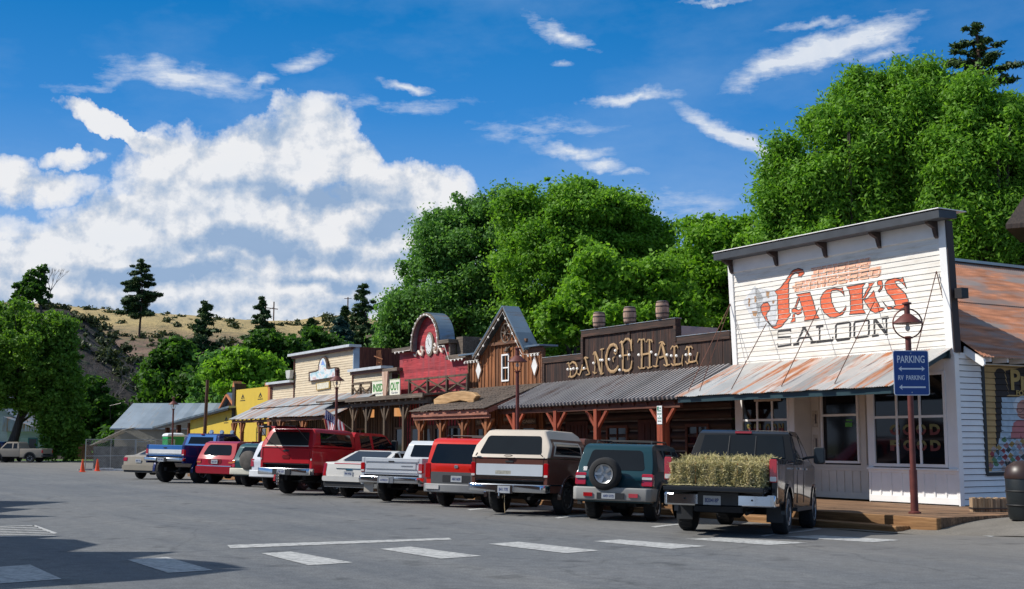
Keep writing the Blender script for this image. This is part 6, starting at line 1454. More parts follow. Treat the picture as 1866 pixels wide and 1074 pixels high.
# ---- orange red boxy suv with grey cladding
C = paint_m('orange_red_paint', (.60, .018, .010), .1, .25, 1.0, .05)
v = suv('sport_utility_car', 'boxy orange red suv with dark grey plastic cladding, between the brown and silver pickups', 812, 922, H0 + 4, 4.30, 1.81, 1.78, .80, 3.37, .34, C,
        [(.0, .42), (-.02, 1.05), (.15, 1.64), (.24, 1.71)], [(.24, 1.71), (.45, 1.76), (2.4, 1.77), (2.7, 1.70), (3.35, 1.14), (4.1, 1.0), (4.26, .85)], 1.08, .38, .13, tw=.22)
v.back('rear_window', rr(-.76, .76, 1.10, 1.60, .05, tl=.10), M_TINT, .008, .02); v.back('lower_tailgate', rr(-.72, .72, .58, .88, .03), M_RUB, .016, .03)
v.back('plate_recess', rr(-.42, .38, .62, .80, .02), M_PLAST, .02, .02); v.plate(-.02, .71, -.028, txt='ABX 6620'); tails(v, .74, .89, .72, 1.10, .02, .10)
v.bumper(.36, .58, plain('grey_bumper', (.20, .205, .21), .55), .12, 1.82, .5, rc=.04); MB().box(-.15, -.12, .42, .80, .44, .54).build('bumper_sticker', M_TAILW, v.root)
v.side('lower_cladding', [(.14, .40), (.36, .40), (.30, .82), (.14, .86)], v.hw, M_RUB, .012); v.side('lower_cladding', [(1.26, .38), (2.9, .38), (2.9, .62), (1.26, .62)], v.hw, M_RUB, .012); flare(v, .80, .43, v.hw, M_RUB, .02, .10); flare(v, 3.37, .43, v.hw, M_RUB, .02, .10)
sidewins(v, [(.36, 1.15, .12, .02), (1.25, 2.1, .02, .02), (2.2, 3.15, .02, .45)], 1.12, 1.62); v.back('grab_handle', rr(-.62, -.38, .93, .99, .02), M_TAIL, .03, .03); v.back('emblem', rr(-.06, .05, .98, 1.06, .03), M_ALLOY, .014, .01)
mb = MB(); [mb.tube([(x, -.6, 1.83), (x, .6, 1.83)], .018, 6) for x in (.9, 2.0)]; [mb.tube([(.6, k * .62, 1.80), (.7, k * .62, 1.83), (2.2, k * .62, 1.84), (2.4, k * .62, 1.79)], .018, 6) for k in (1, -1)]; mb.build('roof_rack', M_PLAST, v.root)
v.mirror(3.0, 1.14, v.hw, M_PLAST, (.1, .17, .18)); v.wheels(M_ALLOY, 5, .58)
# ---- old silver pickup
C = paint_m('silver_pickup_paint', (.52, .55, .58), .35, .32, .5, .10); C2 = paint_m('dusty_mauve_paint', (.26, .24, .26), .3, .35, .5, .12)
v = pickup('pickup_truck', 'old silver white pickup with ribbed tailgate and double chrome bumper', 705, 913, H0 + 5, 5.4, 1.98, 1.76, 1.15, 4.5, .38, C, 2.20, 1.21, .76, .46,
           [(2.20, 1.16), (2.22, 1.22), (2.36, 1.64), (2.48, 1.74), (3.3, 1.75), (3.48, 1.70), (4.0, 1.2), (5.3, 1.1), (5.38, 1.0)], 1.18, bedcol=C, tw=.24, track=.93)
P = v.back('tailgate_panel', rr(-.78, .78, .90, 1.06, .02), C, .014, .02, v.tg, bevel=.006); v.back('panel_rib', rr(-.84, .84, 1.10, 1.13, .01), C, .014, .02, v.tg); v.back('panel_rib', rr(-.84, .84, .80, .86, .01), C, .018, .03, v.tg)
v.back('tailgate_frame', rr(-.82, .82, .885, .90, .004), M_ALLOY, .018, .02, v.tg); v.back('tailgate_frame', rr(-.82, .82, 1.06, 1.075, .004), M_ALLOY, .018, .02, v.tg); v.back('tailgate_handle', rr(-.09, .09, 1.085, 1.125, .01), M_PLAST, .02, .02, v.tg)
v.back('badge', rr(-.68, -.32, .97, 1.0, .004), M_ALLOY, .02, .01, v.tg); tails(v, .86, .985, .80, 1.06, .02, .10, white=(.82, .87))
bp = v.bumper(.52, .70, M_CHROME, .18, 1.98, .10, rc=.05); MB().box(-.215, -.05, -.92, .92, .595, .615).build('bumper_groove', M_PLAST, bp); MB().box(-.225, -.06, -.2, .3, .52, .69).build('bumper_step', M_ALLOY, bp); v.plate(.08, .60, -.232, .3, .14, 'A70233', bp)
MB().box(-.02, .0, .55, .85, .26, .52).build('mud_flap', plain('pale_flap', (.42, .38, .32), .8), v.root)
cabglass(v, 2.228, 1.28, 1.62, .74, .68, .333); sidewins(v, [(2.62, 3.85, .06, .40)], 1.24, 1.64); MB().box(2.5, 2.7, -.1, .1, 1.75, 1.79).build('cab_lamp', M_TAILW, v.root)
v.side('side_trim', [(.12, .86), (4.0, .86), (4.0, .89), (.12, .89)], v.hw, M_CHROME, .008, th=.015); v.mirror(3.6, 1.3, v.hw, M_CHROME, (.08, .2, .2)); v.wheels(plain('steel_rim', (.1, .1, .1)), 8, .58)
# ---- white sedan
C = paint_m('pearl_white_paint', (.66, .64, .60), .0, .25, 1.0, .06)
v = suv('sedan_car', 'white sedan with tall tail lights beside the silver pickup', 633, 905.5, H0 + 5, 4.95, 1.84, 1.44, 1.08, 3.95, .335, C,
        [(.02, .34), (.0, .70), (.04, .98), (.12, 1.03)], [(.12, 1.03), (.62, 1.06), (.72, 1.08), (1.45, 1.38), (1.7, 1.43), (2.5, 1.44), (2.75, 1.41), (3.55, 1.02), (4.7, .86), (4.9, .72)], 1.0, .30, .20, tw=.22)
tails(v, .80, .905, .62, 1.0, .02, .08); v.back('lower_bumper', rr(-.88, .88, .32, .46, .04), M_PLAST, .02, .05); v.back('bumper_lip', rr(-.90, .90, .47, .62, .05), C, .06, .12)
v.back('emblem', rr(-.12, .12, .80, .86, .03), M_CHROME, .02, .01); v.back('boot_trim', rr(-.55, .45, .84, .862, .005), M_CHROME, .016, .01); v.plate(0, .70, -.012, txt='994 WQL')
mb = MB().add([(.69, -.68, 1.085), (.69, .68, 1.085), (1.42, .60, 1.385), (1.42, -.60, 1.385)], [(3, 2, 1, 0)]).map(lambda x, y, z: (x - .006, y, z + .012)); mb.build('rear_window', M_TINT, v.root)
sidewins(v, [(.98, 1.55, .38, .02), (1.62, 2.45, .02, .02), (2.55, 3.35, .02, .42)], 1.05, 1.36); v.back('third_brake_light', rr(-.55, .55, .99, 1.012, .005), M_TAIL, .02, .02); v.mirror(3.0, 1.05, v.hw, C, (.1, .17, .14)); v.wheels(M_ALLOY, 8, .64)
# ---- red pickup with canopy
C = paint_m('faded_red_paint', (.42, .012, .020), .05, .33, .6, .08)
v = pickup('pickup_truck', 'tall red pickup with red canopy, its rear canopy window propped open', 524, 899.5, H0 + 6, 6.2, 2.03, 2.02, 1.30, 5.05, .43, C, 2.30, 1.45, .98, .58,
           [(2.30, 1.38), (2.31, 1.45), (2.42, 1.92), (2.55, 2.02), (4.1, 2.02), (4.3, 1.96), (4.9, 1.44), (6.0, 1.32), (6.16, 1.15)], 1.42, tw=.28, track=1.0)
v.back('tailgate_handle', rr(-.10, .12, 1.33, 1.38, .015), M_PLAST, .014, .02, v.tg); v.back('tailgate_emblem', rr(-.15, .15, 1.10, 1.22, .055), paint_m('dark_red_badge', (.16, .01, .012)), .014, .01, v.tg)
tails(v, .93, 1.0, 1.05, 1.38, .012, .06, white=(1.06, 1.12))
bp = v.bumper(.60, .82, M_CHROME, .18, 2.03, .12, rc=.03); MB().box(-.225, -.05, -.34, .34, .60, .79).build('bumper_step', M_PLAST, bp); v.plate(.0, .70, -.23, txt='B88 10T', parent=bp)
mb = MB(); mb.tube([(-.30, .05, .30), (-.30, .05, .70)], .035, 8); [mb.box(-.36, -.25, -.02, .12, .34 + i * .09, .38 + i * .09) for i in range(4)]; mb.build('tow_hitch', M_CHROME, bp)
can = [(-.02, 1.455), (2.32, 1.455), (2.32, 2.02), (2.1, 2.06), (.5, 2.06), (.28, 2.04)]; ch = lambda x, z: 1.01 - max(0, z - 1.6) * .32 - max(0, z - 1.95) * .5
b = shell(can, ch, [1.6, 1.75, 1.95], [.2, .4], .07, 3); cn = bm_obj(b, 'canopy', C, v.root)
v.side('canopy_window', [(.38, 1.55), (2.10, 1.52), (2.08, 1.90), (.48, 1.93)], ch, M_TINT, .012, parent=cn, zrows=[1.6, 1.75])
v.rear = [(-.02, 1.455), (.28, 2.04)]; v.back('canopy_shade_panel', rr(-.82, .82, 1.52, 1.94, .05, tl=.12), M_INTDARK, .008, .02, cn); v.back('opening_frame', rr(-.84, .84, 1.49, 1.52, .01), CR, .014, .02, cn)  # opening is a near-black panel, the canopy's inner shade in its colour
mb = MB().add([(.26, -.74, 2.045), (.26, .74, 2.045), (-.55, .72, 2.09), (-.55, -.72, 2.09), (.26, -.74, 2.065), (.26, .74, 2.065), (-.55, .72, 2.11), (-.55, -.72, 2.11)], [(0, 1, 2, 3), (4, 7, 6, 5), (0, 4, 5, 1), (1, 5, 6, 2), (2, 6, 7, 3), (3, 7, 4, 0)]); mb.build('open_canopy_window', M_TINT, cn)
MB().tube([(.05, .78, 1.65), (-.5, .70, 2.08)], .01, 5).tube([(.05, -.78, 1.65), (-.5, -.70, 2.08)], .01, 5).build('gas_strut', M_PLAST, cn)
v.rear = [(0, 0), (0, 3)]; sidewins(v, [(2.66, 3.3, .04, .03), (3.42, 4.72, .03, .46)], 1.50, 1.93); v.mirror(4.3, 1.58, v.hw, M_PLAST, (.12, .2, .36))
seams(v, (2.58, 3.38, 4.6), .65, 1.42, (2.75, 3.55), 1.25); flare(v, 1.30, .52, v.hw, C, .02, .04); v.wheels(M_ALLOY, 8, .56)
# ---- white suv squeezed behind the red pickup
C = paint_m('white_suv_paint', (.62, .65, .70), .0, .28, .9, .06)
v = suv('sport_utility_car', 'white suv half hidden behind the tall red pickup', 492, 891.5, H0 + 5, 4.6, 1.80, 1.72, .9, 3.6, .36, C, [(.0, .42), (-.02, .98), (.24, 1.58), (.34, 1.66)], [(.34, 1.66), (.6, 1.71), (2.3, 1.72), (2.6, 1.66), (3.3, 1.12), (4.4, 1.0), (4.55, .85)], 1.05, .42, .14, tw=.23)
v.back('rear_window', rr(-.70, .70, 1.12, 1.54, .05, tl=.12), M_TINT, .008, .02); tails(v, .76, .89, .78, 1.05, .02, .12); v.bumper(.42, .66, plain('pale_bumper', (.60, .62, .64), .4), .14, 1.82, .4, rc=.05); v.plate(0, .86, -.02, txt='417 SDK'); sidewins(v, [(.40, 1.2, .2, .02), (1.3, 2.1, .02, .02), (2.2, 3.1, .02, .45)], 1.10, 1.54); v.wheels(); v.mirror(2.9, 1.14, v.hw, C, (.1, .17, .16))
# ---- dark green suv with covered spare
C = paint_m('dark_teal_paint', (.006, .055, .065), .4, .25, 1.0, .06); IV = paint_m('ivory_bumper', (.60, .58, .48), .0, .45, .2, .15)
v = suv('sport_utility_car', 'dark green suv with covered spare wheel and ivory bumper', 452, 886.5, H0 + 5, 4.1, 1.72, 1.64, .78, 3.3, .35, C, [(.02, .42), (.0, .92), (.10, 1.10), (.28, 1.52), (.36, 1.58)], [(.36, 1.58), (.6, 1.63), (1.9, 1.64), (2.35, 1.60), (3.0, 1.1), (3.9, .98), (4.06, .85)], 1.02, .40, .14, tw=.22)
v.back('rear_window', rr(-.64, .64, 1.08, 1.48, .06, tl=.10), M_TINT, .008, .02); tails(v, .72, .85, .70, .98, .02, .12, amber=(.86, .96))
mb = MB().lathe([(.34, .0), (.36, .05), (.35, .17), (.30, .20), (.01, .205)], (0, 0, 0), 28, 'x').map(lambda x, y, z: (-.08 - x, y - .02, z + .98)); mb.build('spare_wheel_cover', plain('worn_cover', (.085, .075, .065), .8, var=.3, scale=5), v.root, smooth=40)
v.bumper(.44, .68, IV, .20, 1.76, .4, rc=.05); sidewins(v, [(.44, 1.1, .16, .03), (1.2, 1.9, .02, .03), (2.0, 2.85, .02, .46)], 1.06, 1.50); v.wheels(); mb = MB(); [mb.tube([(.7, k * .6, 1.62), (.8, k * .6, 1.69), (2.0, k * .6, 1.70), (2.1, k * .6, 1.63)], .016, 6) for k in (1, -1)]; mb.build('roof_rack', M_PLAST, v.root)
# ---- red suv
C = paint_m('cherry_red_paint', (.34, .006, .022), .15, .22, 1.0, .05)
v = suv('sport_utility_car', 'cherry red rounded suv between the blue pickup and the green suv', 389, 881.5, H0 + 4, 4.6, 1.84, 1.74, .9, 3.6, .36, C, [(.03, .40), (.0, .62), (.02, .98), (.12, 1.14), (.36, 1.62)], [(.36, 1.62), (.6, 1.70), (2.2, 1.74), (2.6, 1.68), (3.3, 1.12), (4.4, 1.0), (4.55, .85)], 1.06, .40, .17, tw=.24)
v.back('rear_window', rr(-.70, .70, 1.14, 1.56, .10, tl=.14), M_TINT, .008, .02); tails(v, .68, .88, .82, .98, .02, .16, amber=(.83, .88)); v.back('plate_recess', rr(-.32, .32, .80, 1.0, .06), paint_m('dark_red_badge', (.16, .01, .012)), .014, .02); v.plate(0, .88, -.02, txt='662 LNR')
v.back('bumper_strip', rr(-.84, .84, .70, .73, .01), M_CHROME, .05, .05); v.back('bumper_skin', rr(-.88, .88, .42, .69, .05), C, .08, .14); v.back('wiper', rr(-.02, .3, 1.12, 1.135, .004), M_PLAST, .02, .01)
sidewins(v, [(.45, 1.2, .22, .02), (1.3, 2.1, .02, .02), (2.2, 3.1, .02, .45)], 1.10, 1.56); v.mirror(2.9, 1.14, v.hw, C, (.1, .17, .16)); v.wheels(M_ALLOY, 5, .60)
# ---- lifted blue pickup
C = paint_m('bright_blue_paint', (.035, .15, .42), .25, .25, .9, .04); C2 = paint_m('navy_blue_paint', (.010, .022, .12), .3, .28, .8, .06)
v = pickup('pickup_truck', 'lifted blue pickup with big tyres and white tailgate panel, near the far end', 301, 879, H0 + 4, 5.3, 1.98, 2.06, 1.15, 4.4, .47, C2, 2.15, 1.52, 1.08, .80,
           [(2.15, 1.46), (2.17, 1.52), (2.30, 1.95), (2.42, 2.05), (3.3, 2.06), (3.5, 2.0), (4.0, 1.52), (5.2, 1.42), (5.28, 1.3)], 1.48, bedcol=C2, tw=.32, track=1.04, arx=.12)
v.tg.data.materials[0] = C
v.back('tailgate_panel', rr(-.84, .84, 1.17, 1.33, .015), plain('white_panel', (.74, .74, .72), .4), .014, .02, v.tg); v.back('chrome_strip', rr(-.84, .84, 1.12, 1.165, .01), M_CHROME, .016, .02, v.tg); v.back('tailgate_handle', rr(-.08, .08, 1.38, 1.42, .01), M_PLAST, .016, .02, v.tg)
tails(v, .86, .985, 1.10, 1.34, .02, .12, white=(1.11, 1.15)); bp = v.bumper(.86, 1.0, M_CHROME, .18, 2.0, .1, rc=.02); v.plate(.0, .92, -.24, txt='B55 902', parent=bp); MB().box(-.235, -.05, -.25, .25, .84, .99).build('bumper_step', M_PLAST, bp)
MB().add([(2.14, -.80, 1.53), (2.14, .80, 1.53), (2.29, .74, 2.0), (2.29, -.74, 2.0)], [(3, 2, 1, 0)]).build('cab_back_panel', C, v.root); cabglass(v, 2.17, 1.60, 1.90, .66, .60, .32); MB().box(2.24, 2.30, -.08, .08, 2.0, 2.04).build('third_brake_light', M_TAIL, v.root)
sidewins(v, [(2.55, 3.80, .05, .38)], 1.56, 1.95); flare(v, 1.15, .59, v.hw, C2, .05, .05); flare(v, 4.4, .59, v.hw, C2, .05, .05); v.mirror(3.6, 1.62, v.hw, M_CHROME, (.08, .2, .2)); v.wheels(M_ALLOY, 6, .50)
mb = MB()
for y in (-.55, 0, .55): mb.lathe([(.08, .0), (.10, .03), (.09, .10)], (3.5, y, 2.14), 12, 'x')
mb.box(3.3, 3.6, -.75, .75, 2.05, 2.07); mb.build('roof_lights', M_CHROME, v.root)
# ---- tan sedan at the far end
C = paint_m('champagne_paint', (.34, .30, .24), .4, .35, .6, .1)
v = suv('sedan_car', 'champagne tan sedan at the far end of the parked row beside the fence', 256, 872.5, H0 + 4, 4.7, 1.80, 1.42, 1.0, 3.7, .32, C, [(.02, .32), (.0, .66), (.05, .98), (.14, 1.02)], [(.14, 1.02), (.68, 1.06), (.78, 1.08), (1.45, 1.36), (1.7, 1.41), (2.4, 1.42), (2.7, 1.38), (3.4, 1.0), (4.5, .84), (4.66, .7)], .98, .28, .2, tw=.20)
tails(v, .66, .88, .78, .94, .02, .14); v.back('rear_bumper', rr(-.88, .88, .38, .60, .05), C, .07, .12); v.plate(0, .80, -.014, txt='208 TTE'); v.back('lower_valance', rr(-.8, .8, .29, .37, .03), M_PLAST, .03, .05)
MB().add([(.76, -.66, 1.075), (.76, .66, 1.075), (1.42, .58, 1.36), (1.42, -.58, 1.36)], [(3, 2, 1, 0)]).map(lambda x, y, z: (x - .006, y, z + .012)).build('rear_window', M_TINT, v.root); sidewins(v, [(1.0, 1.55, .38, .02), (1.62, 2.4, .02, .02), (2.5, 3.25, .02, .40)], 1.03, 1.33); v.wheels(M_ALLOY, 7, .62)
# ---- tan pickup driving off at the far left, seen from its left
C = paint_m('sand_pickup_paint', (.34, .29, .23), .3, .35, .5, .1)
v = pickup('pickup_truck', 'tan compact pickup standing sideways by the white house at far left', 55, 843.5, -84, 4.9, 1.78, 1.72, 1.05, 3.9, .36, C, 1.95, 1.12, .72, .48,
           [(1.95, 1.06), (1.98, 1.12), (2.08, 1.56), (2.2, 1.66), (3.0, 1.67), (3.15, 1.62), (3.6, 1.10), (4.7, .98), (4.85, .88)], 1.08, tw=.22, track=.86, group='vehicles at the far left')
sidewins(v, [(2.15, 2.5, .03, .02), (2.6, 3.45, .02, .38)], 1.14, 1.55); tails(v, .78, .89, .76, 1.0, .02, .1); v.bumper(.46, .62, M_PLAST, .14, 1.76, .1, rc=.02); flare(v, 1.05, .45, v.hw, M_PLAST, .03, .07); flare(v, 3.9, .45, v.hw, M_PLAST, .03, .07); v.wheels(M_ALLOY, 6, .58)
# ---- navy suv cut by the left edge
C = paint_m('navy_suv_paint', (.010, .020, .09), .3, .28, .9, .05)
v = suv('sport_utility_car', 'navy blue suv cut off by the left edge of the picture', -20, 842, 4, 4.4, 1.82, 1.70, .85, 3.4, .36, C, [(.0, .42), (-.02, .98), (.22, 1.56), (.32, 1.64)], [(.32, 1.64), (.6, 1.69), (2.3, 1.70), (2.6, 1.64), (3.3, 1.1), (4.2, 1.0), (4.35, .85)], 1.05, .42, .14, tw=.23, group='vehicles at the far left')
v.back('rear_window', rr(-.70, .70, 1.12, 1.52, .05, tl=.12), M_TINT, .008, .02); tails(v, .78, .90, .80, 1.08, .02, .12, white=(.95, 1.0)); v.bumper(.42, .64, M_PLAST, .12, 1.82, .4, rc=.05); sidewins(v, [(.40, 1.2, .2, .02), (1.3, 2.1, .02, .02), (2.2, 3.1, .02, .45)], 1.10, 1.54); v.wheels()
# ---- hay: bales of straw lying in the black pickup's bed
M_HAY = None
m, nt, b = new_mat('hay'); MATS['hay'] = m
g_ = nd(nt, 'ShaderNodeNewGeometry'); fb = noise(nt, coords(nt, (2, 7, 1)), 2.2, 3)
c = ramp(nt, mth(nt, 'ADD', mth(nt, 'MULTIPLY', g_.outputs['Random Per Island'], .7), mth(nt, 'MULTIPLY', mth(nt, 'SUBTRACT', fb, .3), .9)), [(0, (.22, .20, .06)), (.35, (.42, .38, .15)), (.6, (.58, .50, .25)), (.8, (.74, .64, .36)), (1, (.44, .30, .14))]); lk(nt, c, b.inputs['Base Color']); b.inputs['Roughness'].default_value = .9
def bale(name, lab, x0, x1, y0, y1, z0, z1, n):
    rg = np.random.default_rng(int(z0 * 1000 + x0 * 77)); c = Vector(((x0 + x1) / 2, (y0 + y1) / 2, z0)); mw = TITAN.root.matrix_world
    e = bpy.data.objects.new(name, None); COL.objects.link(e); e.matrix_world = mw @ Matrix.Translation(c); tag(e, lab, 'hay bale', 'hay bales in the black pickup')
    hx, hy, hz = (x1 - x0) / 2, (y1 - y0) / 2, (z1 - z0)
    mb = MB(); cc_ = plain('packed_hay', (.20, .17, .07), .95, var=.5, scale=40, bmp=.03)
    b = bmesh.new(); bmesh.ops.create_cube(b, size=1); bmesh.ops.subdivide_edges(b, edges=b.edges[:], cuts=14, use_grid_fill=True)
    for v_ in b.verts:
        v_.co = Vector((v_.co.x * 2 * hx * .97, v_.co.y * 2 * hy * .97, (v_.co.z + .5) * hz * .97))
        v_.co += Vector([(random.random() - .5) * .03 for _ in range(3)])
    bm_obj(b, 'core', cc_, e, 80)
    # loose stems over the faces
    face = rg.choice(3, n, p=[.42, .33, .25]); u, v_ = rg.random(n) * 2 - 1, rg.random(n)
    P = np.zeros((n, 3)); Nn = np.zeros((n, 3))
    i = face == 0; P[i] = np.c_[np.full(i.sum(), -hx), u[i] * hy, v_[i] * hz]; Nn[i] = (-1, 0, 0)
    i = face == 1; P[i] = np.c_[u[i] * hx, (v_[i] * 2 - 1) * hy, np.full(i.sum(), hz)]; Nn[i] = (0, 0, 1)
    i = face == 2; P[i] = np.c_[u[i] * hx, np.where(rg.random(i.sum()) < .8, -hy, hy), v_[i] * hz]; Nn[i] = np.c_[np.zeros(i.sum()), np.sign(P[i][:, 1]), np.zeros(i.sum())]
    fl_ = 1 + .06 * np.sin(P[:, 1:2] * 17) ; P = P * fl_ if False else P
    d = rg.normal(size=(n, 3)); d[:, 2] += .2; d += Nn * .25; d /= np.linalg.norm(d, axis=1)[:, None]
    L = rg.uniform(.05, .14, (n, 1)) * np.where(rg.random((n, 1)) < .12, 1.9, 1.0); sd_ = np.cross(d, rg.normal(size=(n, 3))); sd_ /= np.linalg.norm(sd_, axis=1)[:, None]; wv = .0045
    P = P + Nn * (rg.uniform(0, .03, (n, 1)) + .018 * np.sin(P[:, 1:2] * 31) + .014 * np.sin(P[:, 1:2] * 11 + P[:, 2:3] * 9)); ls = rg.random(n) < .025; P[ls] = np.c_[rg.uniform(-hx - .42, -hx, ls.sum()), rg.uniform(-hy, hy, ls.sum()), rg.uniform(-.02, .0, ls.sum())]; d[ls, 2] *= .1
    V_ = np.stack([P - d * L / 2 - sd_ * wv, P - d * L / 2 + sd_ * wv, P + d * L / 2 + sd_ * wv * .4, P + d * L / 2 - sd_ * wv * .4], 1).reshape(-1, 3)
    me = bpy.data.meshes.new('stems'); me.from_pydata(V_.tolist(), [], np.arange(4 * n).reshape(-1, 4).tolist()); me.materials.append(m); o = bpy.data.objects.new('stems', me); COL.objects.link(o); o.parent = e
    tw = MB()
    for q in (-.38, .38): tw.box(-hx - .012, hx, q * hy * 1.2 - .006, q * hy * 1.2 + .006, hz, hz + .006); tw.box(-hx - .018, -hx - .012, q * hy * 1.2 - .006, q * hy * 1.2 + .006, 0, hz)
    tw.build('twine', plain('orange_twine', (.45, .20, .05), .7), e)
    return e
bale('hay_bale', 'front hay bale on the open tailgate end of the black pickup', -.10, .40, -.78, .86, .875, 1.245, 9000)
bale('hay_bale', 'hay bale deeper in the pickup bed, its top higher than the front one', .44, .96, -.84, .80, .875, 1.345, 5000)
# ================================================================== street furniture
M_LAMP = plain('oxide_red_paint', (.13, .033, .026), .55, .1, var=.25, scale=5)
def street_lamp(px, D, z0, lab, big=1.0, cr=.15, thick=.055):
    p = at(px, 806, D); e = empty('street_lamp', (p.x, D, z0), 0, lab, 'street lamp', 'lamp posts along the shops')
    h = 3.66 * big; c = h + .30
    MB().tube([(0, 0, 0), (0, 0, .9)], thick * 1.3, 12).tube([(0, 0, .9), (0, 0, h)], thick, 12).lathe([(.13, 0), (.13, .03), (.08, .05)], n=12).build('pole', M_LAMP, e, smooth=50)
    MB().lathe([(.315, c), (.31, c + .012), (.085, c + .20), (.07, c + .20), (.28, c + .004)], n=28).lathe([(.062, c + .19), (.062, c + .40), (.10, c + .41), (.10, c + .44), (.02, c + .46)], n=12).build('lamp_shade', M_LAMP, e, smooth=40)
    mb = MB()
    if cr > .2: mb.tube([(cr * math.cos(g), 0, c + cr * math.sin(g)) for g in [2 * math.pi * i / 32 for i in range(33)]], .016, 6)
    else:
        for a0 in (0, math.pi / 2): mb.tube([(cr * math.cos(g) * math.cos(a0), cr * math.cos(g) * math.sin(a0), c + .29 * math.sin(g)) for g in [math.pi + math.pi * i / 14 for i in range(15)]], .010, 5)
    mb.lathe([(.09, h - .02), (.11, h + .0), (.05, h + .03)], n=12); mb.build('cage', M_LAMP, e, smooth=60)
    MB().lathe([(.002, c - .17), (.04, c - .15), (.055, c - .10), (.035, c - .04), (.03, c)], n=12).build('light_bulb', plain('clear_bulb', (.70, .68, .62), .15), e, smooth=60)
    return e
LP = street_lamp(1662.0, 25.98, DK, 'rust red street lamp carrying the blue parking sign', cr=.31, thick=.062)
street_lamp(943, 38.6, DK, 'street lamp in front of the gabled shop, left of the dance hall')
street_lamp(612, 50.5, DK, 'street lamp rising over the tin awning of the cream shop')
street_lamp(314, 76, -.02, 'street lamp in front of the green portable toilet')
street_lamp(144.5, 121, -.1, 'farthest street lamp, beside the dark green tree at far left')
# parking sign on the near lamp post
p = at(1665.5, 806, 25.86); e = empty('parking_sign', (p.x, 25.86, 2.62), R(2), 'blue parking sign with white arrows on the rust red lamp post', 'sign')
M_SB = plain('blue_sign_face', (.006, .050, .235), .35, var=.05); M_SW = plain('white_sign_ink', (.72, .75, .78), .4, var=.03)
MB().prism(rr(-.376, .376, 0, .94, .045, 4), 0, .012, 'y').build('panel', M_SW, e); MB().prism(rr(-.36, .36, .016, .924, .035, 4), -.003, .0, 'y').build('face', M_SB, e)
text_on(MB(), 'PARKING', (0, -.004, .755), (1, 0, 0), (0, 0, 1), .58, .155, .0015, .012).build('lettering', M_SW, e); text_on(MB(), 'RV  PARKING', (0, -.004, .37), (1, 0, 0), (0, 0, 1), .56, .10, .0015, .010).build('lettering', M_SW, e)
def arrow(z, both, x0=-.27, x1=.29):
    y = .016; pts = [(x0, z), (x0 + .07, z + .055), (x0 + .06, z + y)]
    pts += ([(x1 - .06, z + y), (x1 - .07, z + .055), (x1, z), (x1 - .07, z - .055), (x1 - .06, z - y)] if both else [(x1, z + y), (x1, z - y)])
    pts += [(x0 + .06, z - y), (x0 + .07, z - .055)]; MB().prism(pts, -.0055, -.0032, 'y').build('arrow', M_SW, e)
arrow(.555, True); arrow(.17, False)
for z in (.06, .88): MB().lathe([(.014, -.008), (.014, -.003)], (0, 0, z), 8, 'y').build('bolt', M_ALLOY, e)
MB().box(-.09, -.02, .012, .05, .1, .85).build('bracket', M_LAMP, e)
# bare pole by the yellow building
p = at(371, 806, 70); e = MB().tube([(0, 0, -.1), (.06, 0, 2.5), (.12, 0, 5.15)], [.11, .10, .085], 10).build('wooden_pole', wood('pole_wood', (.03, .014, .010), (.08, .035, .022), (.13, .06, .04), 'z'), None, loc=(p.x, 70, 0), smooth=60)
tag(e, 'bare reddish wooden pole standing before the yellow building', 'pole')
# traffic cones
M_CONE = plain('orange_cone', (.80, .085, .02), .5, var=.08)
def cone(px, py, lab):
    p = on_ground(px, py); e = empty('traffic_cone', p, .3, lab, 'traffic cone', 'orange traffic cones')
    MB().box(-.19, .19, -.19, .19, 0, .03).build('base', M_CONE, e, bevel=.01); MB().lathe([(.14, .03), (.035, .70), (.02, .71)], n=18).build('body', M_CONE, e, smooth=40)
cone(150, 860.5, 'orange traffic cone outside the left end of the wire fence'); cone(177, 859, 'orange traffic cone behind the wire fence panel')
# wire fence panels
M_WIRE = plain('galvanised_wire', (.36, .38, .40), .45, .6)
def fence(px0, D0, px1, D1, h, lab):
    a = at(px0, 806, D0); b_ = at(px1, 806, D1); a.z = b_.z = 0; L = (b_ - a).length; e = empty('fence_panel', (a.x, a.y, -.02), math.atan2(b_.y - a.y, b_.x - a.x), lab, 'fence', 'wire fence panels round the building site')
    mb = MB()
    for x in (0, L): mb.tube([(x, 0, 0), (x, 0, h)], .03, 6)
    for z in (.08, h * .46, h - .02): mb.tube([(0, 0, z), (L, 0, z)], .022, 6)
    mb.tube([(L / 2, 0, .05), (L / 2, 0, h)], .02, 6)
    mb.build('frame', M_WIRE, e); m2 = MB(); st_ = .11; n = int((L + h) / st_)
    for i in range(n):
        c = -h + i * st_
        for k in (1, -1):
            x0, x1 = (c, c + h) if k > 0 else (c + h, c); z0, z1 = 0, h
            pts = []
            for x, z in ((x0, z0), (x1, z1)): pts.append([x, z])
            (xa, za), (xb, zb_) = pts
            if xa > xb: (xa, za), (xb, zb_) = (xb, zb_), (xa, za)
            if xb <= 0 or xa >= L: continue
            if xa < 0: za += (zb_ - za) * (0 - xa) / (xb - xa); xa = 0
            if xb > L: zb_ = za + (zb_ - za) * (L - xa) / (xb - xa); xb = L
            m2.bar((xa, 0, za), (xb, 0, zb_), .006, .006)
    m2.build('wire_mesh', M_WIRE, e); MB().box(-.4, .4, -.1, .1, -.0, .08).build('foot', plain('concrete_foot', (.32, .31, .29), .9), e)
fence(157, 74, 247, 75.5, 1.85, 'wire fence panel at the left end beside the orange cone'); fence(249, 75.5, 318, 77, 1.85, 'wire fence panel in front of the portable toilet'); fence(337, 77, 358, 70, 2.1, 'wire fence panel turned towards the yellow building')
